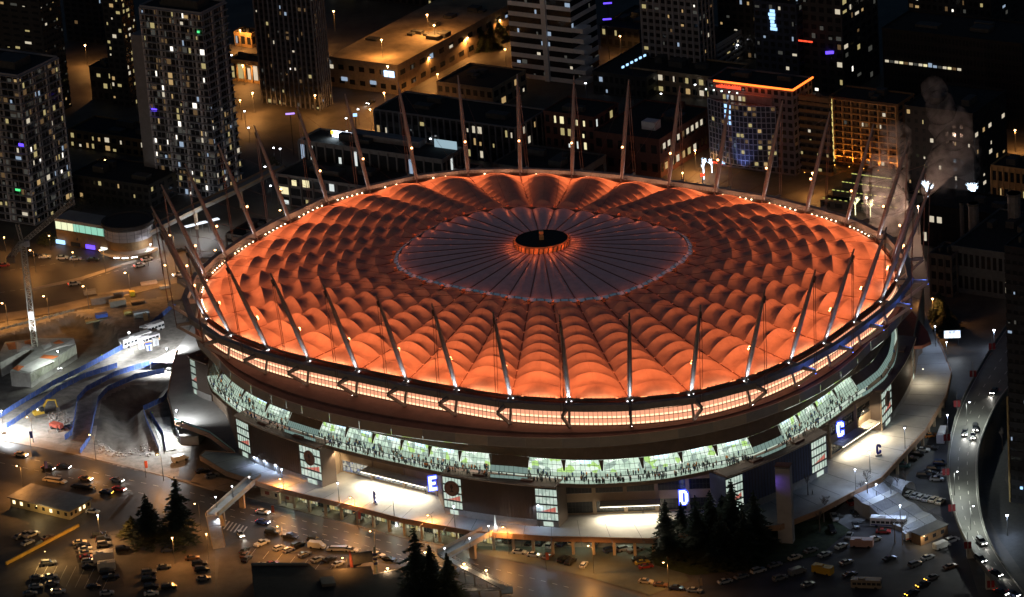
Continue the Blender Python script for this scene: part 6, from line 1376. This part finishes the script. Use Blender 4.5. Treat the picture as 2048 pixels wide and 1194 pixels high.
for lab, a in (('white saloon with red tail lights turning by the station, the farther of two', (295, 521, 22, 'saloon', 'white', 't')), ('white saloon with red tail lights turning by the station, the nearer of two', (280, 533, 24, 'saloon', 'white', 't')), ('silver saloon with red tail lights alone on the upper road', (149, 570, 12, 'saloon', 'silver', 't')), ('red saloon at the left picture edge of the upper road', (8, 533, 10, 'saloon', 'red', 't')), ('black saloon beyond the left masts on the upper road', (361, 503, 20, 'saloon', 'black')), ('white saloon with headlights behind the left outriggers', (358, 551, 200, 'saloon', 'white', 'h')), ('dark saloon with headlights on the avenue beyond the workshop', (742, 207, -125, 'saloon', 'black', 'h')), ('white saloon far up the avenue', (905, 95, -125, 'saloon', 'white', 'h'))):
    car(lab, *a)
# lorries and coaches
boxtruck('box_truck', 'white box truck glaring under the sodium lamp in the left car park', 'truck', at(208, 1124, 0), R(8), 6.4, 2.9, 3.6, (.7, .66, .58), win=False)
boxtruck('box_truck', 'cream box truck behind the white one in the left car park', 'truck', at(214, 1141, 0), R(8), 5.6, 2.6, 3.1, (.62, .56, .46), win=False)
boxtruck('coach', 'white coach with blue stripe parked below the plaza stairs', 'coach', at(1777, 1053, 0), R(-16), 11., 2.6, 3.3, (.66, .66, .7), stripe=(.03, .06, .3))
boxtruck('box_truck', 'white lorry parked at the viaduct end of the right lot', 'truck', at(1885, 880, 0), R(74), 8.5, 2.6, 3.3, (.5, .52, .58), win=False)
boxtruck('box_truck', 'yellow lorry in the dark lot at the bottom right', 'truck', at(1646, 1148, 0), R(-35), 6.5, 2.5, 2.8, (.5, .27, .02), win=False)
boxtruck('box_trailer', 'pinkish box trailer parked left of the coach', 'trailer', at(1724, 1094, 0), R(-14), 7., 2.5, 2.8, (.45, .26, .22), win=False)
boxtruck('motorhome', 'dim motorhome at the bottom edge of the dark lot', 'motorhome', at(1733, 1176, 0), R(-14), 9., 2.6, 3.1, (.22, .17, .12))
boxtruck('box_trailer', 'pale trailer with a red side next to the hut under the viaduct', 'trailer', at(1824, 1078, 0), R(20), 5.5, 2.5, 2.8, (.42, .42, .46), win=False, stripe=(.3, .05, .04))
# ------------------------------------------------------------------ trees
m_bark = M('bark', (.07, .05, .035), .9, var=.3); m_fir = M('fir_needles', (.020, .032, .017), .9, var=.5, scale=.8); m_fir2 = M('olive_needles', (.06, .062, .02), .9, var=.5, scale=.8)
def fir_mesh(h, r, seed, n_lv=26):
    rd = random.Random(seed); mb = MB()
    for lv in range(n_lv):
        f = lv/(n_lv-1); z = h*(.12+.86*f); rad = 1.25*r*(1-f)**.75*(.8+.35*rd.random())+.3
        nb = max(5, int(12*(1-f)+5)); a0 = rd.random()*6.3
        for b in range(nb):
            a = a0+b*6.283/nb+rd.uniform(-.25, .25); rr = rad*rd.uniform(.45, 1.25); d = Vector((math.cos(a), math.sin(a), 0)); s = Vector((-d.y, d.x, 0))
            if rd.random() < .2: continue
            for q in range(5):
                t = (q+.6)/5; c = d*rr*t+Vector((0, 0, z-rr*.38*t*t+.12*rd.uniform(-1, 1))); w = rr*.32*(1.2-t)+.2
                for e in range(2):
                    v = [c+s*w*rd.uniform(.6, 1.2)+Vector((0, 0, rd.uniform(-.35, .1)))-d*.2, c+d*rr*.28*rd.uniform(.7, 1.2)+Vector((0, 0, rd.uniform(-.25, .2))), c-s*w*rd.uniform(.6, 1.2)+Vector((0, 0, rd.uniform(-.35, .1)))-d*.2]
                    mb.face(v)
    return mb.mesh('crown', m_fir)
FM = [fir_mesh(1., .27, s) for s in ()]
FIRM = {}
def fir(label, px, py, h, r, mat=None, z=0., sd=1):
    p = at(px, py, z); T = thing('fir_tree', label, 'tree', p, 0)
    key = (sd, round(h/r, 1), mat)
    me = fir_mesh(h, r, sd*7+int(h*10)); 
    if mat: me.materials.clear(); me.materials.append(mat)
    MB().tube([(0, 0, -.3), (0, 0, h*.5), (0, 0, h*.97)], [h*.018+.08, h*.012+.04, .03], 6).build('trunk', m_bark, T); link('crown', me, T); return T
for a in (('tall dark fir left of the footbridge stair', 362, 1088, 23.5, 5.2, None), ('slightly shorter dark fir left of the tallest one by the hut', 300, 1088, 17.5, 4.8, None), ('small olive shrub like conifer left of the two dark firs', 265, 1070, 6.5, 3.6, m_fir2), ('big dark fir at the bottom, right of the black roof', 838, 1200, 25, 5.6, None), ('narrow fir between the big one and the olive one at the bottom', 866, 1196, 18, 3.8, None), ('olive lit conifer at the left of the switchback ramp', 900, 1202, 16, 4.2, m_fir2)):
    fir(*a)
rf = [('leftmost of the firs before letter D, with a gap in its crown', 1336, 1118, 20, 4.0), ('second fir from the left before letter D', 1366, 1098, 16, 4.0), ('third fir from the left, in front of letter D pavilion', 1396, 1115, 21, 5.0), ('broad fir in the middle of the group on the lawn', 1425, 1105, 21, 5.0), ('tallest fir of the group before the violet pylon', 1468, 1100, 24, 5.0), ('dense dark fir nearest the violet pylon', 1512, 1105, 21, 4.6), ('low fir at the back of the group on the lawn', 1448, 1078, 15, 4.4), ('front fir at the lower middle of the lawn', 1445, 1130, 17, 4.8), ('dark fir at the right front of the lawn group', 1490, 1128, 18, 4.8)]
for k, (lab, px, py, h, r) in enumerate(rf): fir(lab, px, py, h, r, None, .2, k+2)
for k, (px, py, h, lab) in enumerate(((1880, 640, 11, 'dark conifer beside the right end of the stadium in the shadows'), (1895, 660, 9, 'smaller dark conifer right of the other one in the shadows'), (965, 100, 10, 'slim dark conifer up the avenue, left of a pair'), (985, 96, 11, 'slim dark conifer up the avenue, right of a pair'), (1000, 80, 9, 'small dark conifer at the top of the avenue'), (2000, 405, 12, 'dark conifer behind the steam at the right'), (1790, 400, 14, 'dark conifer between the two steam plumes'))): fir(lab, px, py, h, 3.4, None, 0, k+20)
def bare_tree(label, px, py, h, mat, z=0., sd=1, lit=None, name='bare_tree'):
    rd = random.Random(sd); p = at(px, py, z); T = thing(name, label, 'tree', p, 0)
    tr = MB().tube([(0, 0, -.2), (0, 0, h*.35)], [h*.02+.05, h*.014+.03], 5); tr.build('trunk', lit or mat, T); mb = MB()
    def br(q, d, L, r, lv):
        e = q+d*L; mb.tube([q, e], [r, r*.6], 4 if lv < 2 else 3, cap=False)
        if lv < 4:
            for k in range(3 if lv else 6):
                dd = (d+Vector((rd.uniform(-1, 1), rd.uniform(-1, 1), rd.uniform(-.1, .7)))*.75).normalized(); br(q+d*L*rd.uniform(.5, 1.), dd, L*rd.uniform(.55, .8), r*.6, lv+1)
    br(Vector((0, 0, h*.3)), Vector((0, 0, 1)), h*.28, h*.012+(.13 if lit else .03), 0)
    mb.build('crown', lit or mat, T); return T
m_twig = M('grey_twigs', (.13, .11, .10), .9)
for k, a in enumerate((('bare tree on the plaza by the blue pavilion corner', 1616, 990, 8.5), ('bare tree beside the small plaza sign on the right', 1722, 1010, 9), ('bare tree at the top of the stairs', 1735, 985, 8), ('bare tree at the marquee end of the stairs', 1795, 990, 8.5), ('bare tree right of the marquee', 1812, 985, 9), ('bare tree on the dim slope behind the pylon', 1640, 1065, 8), ('bare tree at the slope by the parked white pickup', 1648, 1045, 9.5), ('bare tree left of the long hut, in the dark', 1790, 1085, 9), ('bare tree in front of the hut under the viaduct', 1805, 1090, 9), ('bare tree in the dark verge at the right of the viaduct', 2005, 900, 8), ('leafless tree beside the station, lit yellow', 326, 548, 6))): bare_tree(*a[:4], m_twig, POD if k in (0, 2) else 0., k+3)
m_wl = EM('white_fairy_lights', (.62, .80, 1.), 5.); m_yl = EM('yellow_fairy_lights', (.9, .85, .45), 2.2)
for k, (lab, px, py, h, m) in enumerate((('tree wrapped in white fairy lights at the hotel corner', 1408, 358, 9, m_wl), ('second tree of white lights behind the hotel corner tree', 1424, 345, 6, m_wl), ('tree wrapped in white fairy lights beyond the right masts', 1856, 418, 12, m_wl), ('tree of white lights left of the lit shop at the right', 1948, 416, 11, m_wl), ('small dim tree of white lights between two bright ones', 1905, 420, 5, m_wl), ('tree wrapped in yellow lights by the garden lanterns', 1711, 430, 8, m_yl), ('thin tree wrapped in yellow lights right of the other', 1741, 434, 7, m_yl))):
    bare_tree(lab, px, py, h, m_twig, 0., k+40, m, 'fairy_light_tree')
m_leafy = M('street_tree_leaves', (.07, .075, .02), .9, var=.5, scale=1.)
for k, (px, py) in enumerate(((622, 1016), (653, 1024), (686, 1033), (719, 1042), (750, 1050))):
    p = at(px, py, .13); T = thing('planter_tree', 'planter tree on the pavement before the arcade, %s from the left' % ORDS[k], 'tree', p, 0, 'planter trees on the pavement')
    MB().tube([(0, 0, 0), (0, 0, .35), (0, 0, .9)], [.7, 1.3, 1.5], 12).build('planter', m_dark, T); MB().tube([(0, 0, .8), (0, 0, 3.4)], .07, 5).build('trunk', m_bark, T)
    mb = MB(); rd = random.Random(k)
    for q in range(260):
        c = Vector((rd.gauss(0, .55), rd.gauss(0, .55), 3.4+rd.gauss(0, .65))); a = Vector((rd.uniform(-1, 1), rd.uniform(-1, 1), rd.uniform(-1, 1)))*.22; b = Vector((rd.uniform(-1, 1), rd.uniform(-1, 1), rd.uniform(-1, 1)))*.22; mb.face([c, c+a, c+b])
    mb.build('crown', m_leafy, T)
def bush(label, px, py, r, h, mat=None, n=700, z=0.):
    p = at(px, py, z); mb = MB(); rd = random.Random(int(px))
    for q in range(n):
        a = rd.random()*6.28; t = rd.random()**.5; c = Vector((math.cos(a)*r*t, math.sin(a)*r*t, h*rd.random()*(1-.6*t*t))); e = [Vector((rd.uniform(-1, 1), rd.uniform(-1, 1), rd.uniform(-1, 1)))*.5 for _ in range(2)]; mb.face([c, c+e[0], c+e[1]])
    o = mb.build('bush', mat or m_leafy, loc=p); tag(o, label, 'bush'); return o
bush('round bush lit orange by the road left of the station', 96, 488, 4, 5); bush('row of shrubs above the station shops', 190, 460, 6, 2.5); bush('shrubs right of the round station', 300, 452, 5, 3); bush('dark trees in front of the left tower foot', 120, 428, 9, 6, m_fir); bush('dark trees between the two left towers', 220, 400, 12, 7, m_fir, 1500); bush('dark hedge along the side street by the brick hall', 1400, 290, 4, 4); bush('orange lit tree crown left of the workshop', 545, 340, 3.5, 6); bush('dark shrubs along the avenue beyond the rooftop lot', 880, 120, 5, 5, m_fir)
# ------------------------------------------------------------------ people on the plaza
def person(label, px, py, z, coat, legs, rz=0., step=.25, h=1.75):
    p = at(px, py, z); me = bpy.data.meshes.new('body')
    V = [(0, 0, .95), (0, 0, 1.2), (0, 0, 1.44), (0, 0, 1.53), (.01, 0, 1.66), (0, .1, .9), (step*.5, .1, .5), (step*.55, .1, .08), (step*.55+.14, .1, .05), (0, -.1, .9), (-step*.3, -.1, .5), (-step*.8, -.1, .1), (-step*.8+.13, -.1, .05), (0, .2, 1.4), (-.06, .26, 1.13), (.06, .27, .9), (0, -.2, 1.4), (.08, -.26, 1.13), (.2, -.26, .93)]
    Ed = [(0, 1), (1, 2), (2, 3), (3, 4), (0, 5), (5, 6), (6, 7), (7, 8), (0, 9), (9, 10), (10, 11), (11, 12), (2, 13), (13, 14), (14, 15), (2, 16), (16, 17), (17, 18)]
    rad = [.15, .16, .14, .06, .11, .1, .07, .05, .04, .1, .07, .05, .04, .075, .055, .045, .075, .055, .045]
    me.from_pydata(V, Ed, []); o = bpy.data.objects.new('body', me); COL.objects.link(o)
    md = o.modifiers.new('skin', 'SKIN'); 
    for v, r in zip(me.skin_vertices[0].data, rad): v.radius = (r, r)
    me.skin_vertices[0].data[0].use_root = True
    sb = o.modifiers.new('sub', 'SUBSURF'); sb.levels = 1; sb.render_levels = 1
    dg = bpy.context.evaluated_depsgraph_get(); m2 = bpy.data.meshes.new_from_object(o.evaluated_get(dg)); bpy.data.objects.remove(o)
    m2.materials.clear(); [m2.materials.append(m) for m in (coat, legs, m_skin)]
    for f in m2.polygons: f.material_index = 2 if f.center.z > 1.5 else 1 if f.center.z < .9 and abs(f.center.y) < .2 else 0; f.use_smooth = True
    T = thing('person', label, 'person', p, rz); b = link('body', m2, T); b.scale = (h/1.76,)*3
    MB().ball((0, 0, 1.70*h/1.76), .115, n=8).build('hair', crowd_cols[0], T); return T
cb, cg, cw, cn = crowd_cols[0], crowd_cols[2], crowd_cols[4], crowd_cols[1]
for a in (('person in a dark coat walking across the bright forecourt by letter E', 852, 989, POD, cb, cb, 2.), ('person in pale clothes, left of two walking near letter C', 1696, 885, POD, cw, cg, .5), ('person in pale clothes, right of two walking near letter C', 1701, 884, POD, cw, cb, 3.), ('dark figure standing at the recess wall near letter C', 1754, 858, POD, cb, cb, 1.), ('dark figure standing before the D gates', 1286, 1027, POD, cb, cb, 0.), ('dark figure standing on the plaza by the bare tree', 1625, 990, POD, cb, cb, 0.), ('worker in a bright vest standing on the haul road', 204, 716, 0, M('hi_vis_vest', (.4, .7, .05), .6), cb, 0.), ('worker in a bright vest at the blue fence corner', 305, 832, 0, M('hi_vis_vest', 0), cb, 1.), ('worker in a bright vest near the haul road bend', 137, 755, 0, M('hi_vis_vest', 0), cb, 2.), ('dark figure walking in the lot under the plaza', 992, 1092, 0, cb, cb, 0.), ('person in a dark coat walking on the stairs landing', 1782, 988, 4.9, cb, cn, 0.), ('person on the pavement by the planters', 872, 1076, .13, cb, cn, .6)): person(*a)
# ------------------------------------------------------------------ street furniture, signs
sg = Vector((.9, .35, 0)).normalized()
for ch, px, py, lab, face in (('C', 1757, 912, 'blue standing letter C sign on the plaza edge at the right', (.93, .36, 0)), ('E', 751, 1008, 'narrow blue standing letter sign seen nearly edge on in the E forecourt', (.34, -.94, 0))):
    q = at(px, py, POD); T = thing('standing_sign', lab, 'sign', q); mblue = M('sign_blue', (.02, .03, .28), .5)
    sign_letter(ch, Vector((0, 0, .7)), Vector(face).normalized(), 1.8, 0, .3, mblue, T, 'letter'); MB().box((0, 0, 0), (2.0, .7, .6), math.atan2(face[1], face[0])).build('plinth', m_plin, T)
for px, py, z, lab in ((751, 1003, POD, 'white glowing cone lamp beside the blue standing sign'), (793, 1052, .15, 'white glowing cone lamp on the pavement below the plaza'), (991, 1054, POD, 'white glowing cone lamp at the footbridge end of the plaza')):
    T = thing('cone_lamp', lab, 'lamp', at(px, py, z)); MB().tube([(0, 0, .5), (0, 0, 2.2), (0, 0, 4.)], [.42, .25, .04], 8).build('cone', EM('pale_lit_cone', (.8, .85, .8), .9), T); MB().ball((0, 0, .35), .36, n=8).build('bulb', m_cool, T); light('cone_glow', 'POINT', (0, -.6, 1.), 120, (.9, .95, 1.), T, .2)
for px, py, lab in ((1988, 703, 'uppermost'), (1950, 758, 'second'), (1918, 818, 'third'), (1898, 886, 'fourth'), (1896, 955, 'fifth'), (1908, 1027, 'sixth'), (1940, 1102, 'seventh'), (1986, 1180, 'lowest')):
    p = at(px, py, VZ); T = thing('banner_post', '%s pair of red banners along the left parapet of the viaduct' % lab, 'banner', p, 0, 'red banners on the viaduct')
    MB().tube([(-.6, 0, -1.), (-.6, 0, 6.2)], .08, 5).build('pole', m_pole, T)
    for s in (-1, 1): MB().box((-.6+s*.62, 0, .8), (.95, .06, 2.3)).build('banner', M('banner_red', (.16, .012, .02), .7, var=.1), T)
for px, py, col, lab in ((292, 955, (.45, .08, .05), 'red street banner on the pavement before the pit'), (92, 956, (.12, .1, .35), 'violet street banner at the far left of the front street'), (62, 895, (.1, .12, .4), 'blue street banner on the left pavement'), (718, 1058, (.45, .07, .04), 'red banner pole in the row of planter trees'), (545, 1045, (.5, .1, .04), 'red street sign post on the far side of the car park'), (1093, 1140, (.45, .1, .05), 'red banner pole on the kerb of the lot'), (1400, 1192, (.5, .3, .15), 'pale lit banner at the bottom beside the parked cars')):
    T = thing('banner_post', lab, 'banner', at(px, py, .13)); MB().tube([(0, 0, 0), (0, 0, 6)], .08, 5).build('pole', m_pole, T); MB().box((.5, 0, 3.4), (.85, .06, 2.4)).build('banner', M('banner_%d' % px, col, .7), T)
# poster stand in the car park, office hut, marquee and other small structures
T = thing('poster_stand', 'slanted grey poster wall on coloured posts at the back of the car park', 'billboard', at(728, 1150, 0), R(12))
MB().box((0, 0, 4.0), (6.2, .3, 3.6)).build('poster_panel', M('grey_panel', (.12, .125, .13), .6), T)
for x, c in ((-3.6, (.45, .12, .1)), (3.8, (.4, .38, .25))): MB().tube([(x, 0, 0), (x, 0, 5), (x*1.04, 0, 8.8)], [.55, .5, .3], 8).build('post', M('post_%d' % int(x*10), c, .6), T)
for k in range(3): MB().box((3.8, 0, 3.+k*1.5), (1.25, 1.25, .8)).build('post_band', M('navy_band', (.03, .035, .12), .6), T)
MB().box((0, .1, 7.55), (6.2, .2, .12)).build('top_rail', m_pole, T)
T = thing('office_hut', 'low cream hut with a grey sheet roof beside the front street at the left', 'building'); a, b = at(22, 1012, 0), at(140, 1040, 0)
u, n, L = frame2(a, b); D = 10.5; q = [a, b, b-n*D, a-n*D]; mcr = M('cream_render', (.45, .34, .16), .8, var=.12)
MB().prism(ccw(q), 0, 3.1).build('wall', mcr, T); e = .7
rf = [a-u*e+n*e, b+u*e+n*e, b+u*e-n*(D+e), a-u*e-n*(D+e)]
for k in range(8):
    p0, p1 = rf[0].lerp(rf[1], k/8), rf[0].lerp(rf[1], (k+.985)/8); p2, p3 = rf[3].lerp(rf[2], (k+.985)/8), rf[3].lerp(rf[2], k/8); MB().prism(ccw([p0, p1, p2, p3]), 3.1, 3.42).build('roof_sheet', M('grey_sheet_roof', (.17, .165, .17), .6, var=.25, scale=.3), T)
mlw = EM('lit_warm_window', (1., .78, .42), 2.2); mdw = M('dark_window', (.03, .03, .035), .2)
for k in range(8):
    p = a.lerp(b, (k+.5)/8)+n*.04; w = MB().prism(ccw([p-u*.55, p+u*.55, p+u*.55-n*.1, p-u*.55-n*.1]), 1.1, 2.3).build('window', mlw if k in (0, 1, 5) else mdw, T)
for k in range(5):
    p = b.lerp(b-n*D, (k+.5)/5)+u*.04; MB().prism(ccw([p-n*.5, p+n*.5, p+n*.5-u*.1, p-n*.5-u*.1]), 1.1, 2.3).build('window', mlw if k in (2, 3) else mdw, T)
light('hut_lamp', 'POINT', a.lerp(b, .6)+n*4+Vector((0, 0, 4.2)), 900, (1., .7, .3), T, .2)
T = thing('site_office', 'small cream portable office with a flat roof beside the plaza edge', 'building'); a, b = at(522, 992, 0), at(588, 1008, 0); u, n, L = frame2(a, b); MB().prism(ccw([a, b, b-n*5, a-n*5]), 0, 3.0).build('wall', M('pale_cream', (.5, .42, .3), .8), T); MB().prism(ccw([a+n*.4-u*.4, b+n*.4+u*.4, b-n*5.4+u*.4, a-n*5.4-u*.4]), 3.0, 3.25).build('roof', M('dark_green_roof', (.05, .06, .055), .7), T); MB().box((a.lerp(b, .4)-n*2.5)+Vector((0, 0, 3.25)), (1.2, 1., .7)).build('roof_unit', m_steel, T)
for f in (.2, .5, .8): p = a.lerp(b, f)+n*.05; MB().prism(ccw([p-u*.9, p+u*.9, p+u*.9-n*.1, p-u*.9-n*.1]), 1., 2.2).build('window', M('red_board', (.25, .06, .04), .6) if f != .5 else mdw, T)
T = thing('low_wall', 'long yellow block wall across the left car park', 'wall'); a, b = at(12, 1130, 0), at(158, 1053, 0)
for k in range(17): p, q = a.lerp(b, k/17), a.lerp(b, (k+.96)/17); d = (b-a).normalized(); n = Vector((-d.y, d.x, 0))*.3; MB().prism(ccw([p-n, q-n, q+n, p+n]), 0, 1.0).build('block', M('yellow_block', (.50, .32, .05), .8, var=.2), T)
light('wall_lamp', 'POINT', at(90, 1105, 4.5), 2600, (1., .6, .2), T, .3)
T = thing('marquee', 'white tunnel marquee glowing at the stair foot on the right', 'tent'); a, b = at(1742, 966, .2), at(1818, 988, .2); d = (b-a); L = d.length; d.normalize(); s = Vector((-d.y, d.x, 0))
for q in range(3):
    rows = []
    for f in (q/3, (q+.97)/3):
        c = a+d*L*f; rows.append([c+s*3.6*math.cos(math.pi*i/10)+Vector((0, 0, 3.8*math.sin(math.pi*i/10)**.8)) for i in range(11)])
    MB().grid(rows).build('canvas_bay', M('marquee_canvas', (.7, .72, .78), .6), T)
MB().face([a+s*3.6*math.cos(math.pi*i/10)+Vector((0, 0, 3.8*math.sin(math.pi*i/10)**.8)) for i in range(11)]).build('end_panel', M('marquee_canvas', 0), T)
lamp_post('added bluish lamp post lighting the near end of the marquee', 1733, 965, 6.5, COOL, 2600, 0)  # another added post, a fill light on the canvas
T = thing('long_hut', 'long brown hut with a dark roof under the viaduct at the bottom right', 'building'); a, b = at(1842, 1092, 0), at(1896, 1068, 0); u, n, L = frame2(a, b); MB().prism(ccw([a, b, b-n*4, a-n*4]), 0, 3.2).build('wall', M('brown_boards', (.22, .13, .07), .8), T); MB().prism(ccw([a+n*.5, b+n*.5, b-n*4.5, a-n*4.5]), 3.2, 3.45).build('roof', m_dark, T)
for f in (.2, .5, .8): p = a.lerp(b, f)+n*.05; MB().prism(ccw([p-u*.7, p+u*.7, p+u*.7-n*.1, p-u*.7-n*.1]), 1., 2.2).build('window', mdw, T)
light('hut_lamp', 'POINT', a+n*1.5+Vector((0, 0, 3.4)), 500, (1., .75, .4), T, .15)
T = thing('dark_roof_building', 'large black flat roofed building at the bottom edge before the car park', 'building'); q = [at(x, y, 6) for x, y in ((502, 1128), (618, 1128), (632, 1140), (742, 1132), (760, 1194), (760, 1260), (520, 1260), (510, 1200))]
MB().prism(ccw(q), 0, 6).build('roof_block', M('black_felt_roof', (.028, .024, .024), .9, var=.3), T); MB().prism(ccw([at(x, y, 6.0) for x, y in ((502, 1128), (618, 1128), (618, 1131), (504, 1132))]), 6, 6.5).build('parapet', m_dark, T); MB().prism(ccw([at(x, y, 6.) for x, y in ((640, 1160), (668, 1158), (672, 1172), (644, 1174))]), 6, 7).build('roof_unit', m_dark, T)
T = thing('dark_roof_building', 'low dark building with a pale roof edge left of the big bottom fir', 'building'); q = [at(x, y, 5) for x, y in ((745, 1150), (800, 1138), (830, 1194), (835, 1260), (765, 1260))]; MB().prism(ccw(q), 0, 5).build('roof_block', M('black_felt_roof', 0), T); MB().beam(q[0]+Vector((0, 0, .1)), q[1]+Vector((0, 0, .1)), .25, .3).build('roof_edge', M('pale_edge', (.5, .42, .32), .7), T)
T = thing('billboard', 'bright white screen billboard standing beyond the right end of the plaza', 'billboard', at(1905, 690, 0)); MB().box((0, 0, 2.5), (5.8, .35, 3.0), R(-6)).build('frame', m_dark, T); MB().box((0, -.2, 2.65), (5.5, .06, 2.7), R(-6)).build('screen', EMV('bright_screen', [(0, (.8, .9, 1.)), (.4, (.55, .7, .95)), (.7, (1., 1., 1.)), (.9, (.35, .4, .5))], 1.6, 1.4), T); MB().tube([(-2, 0, 0), (-2, 0, 2.6)], .12, 5).build('post', m_pole, T); MB().tube([(2, 0, 0), (2, 0, 2.6)], .12, 5).build('post', m_pole, T)
light('screen_glow', 'AREA', at(1905, 690, 4)+Vector((0, -.6, 0)), 260, (.8, .9, 1.), T, 5, (0, -1, -.1), sy=2.5).location -= T.location
T = thing('curved_red_roof', 'dark red curved entrance roof jutting out at the right end of the stadium', 'roof'); q = [at(x, y, 17.) for x, y in ((1776, 672), (1824, 622), (1856, 664), (1862, 683), (1845, 691), (1790, 696))]
q2 = [at(x, y, 20.) for x, y in ((1785, 650),)]
mb = MB(); mb.prism(ccw(q), 16., 17.); mb.build('roof_slab', M('red_brown_roof', (.22, .075, .05), .8, var=.15), T); w = [at(x, y, 16.) for x, y in ((1786, 700), (1836, 694), (1850, 680), (1830, 640))]
MB().prism(ccw([q[0], q[1], q[1].lerp(q[2], .6), q[5]]), POD, 16.).build('wall', m_conc, T)
light('porch_lamp', 'POINT', at(1846, 740, POD+5), 1700, (1., .85, .6), T, .3)
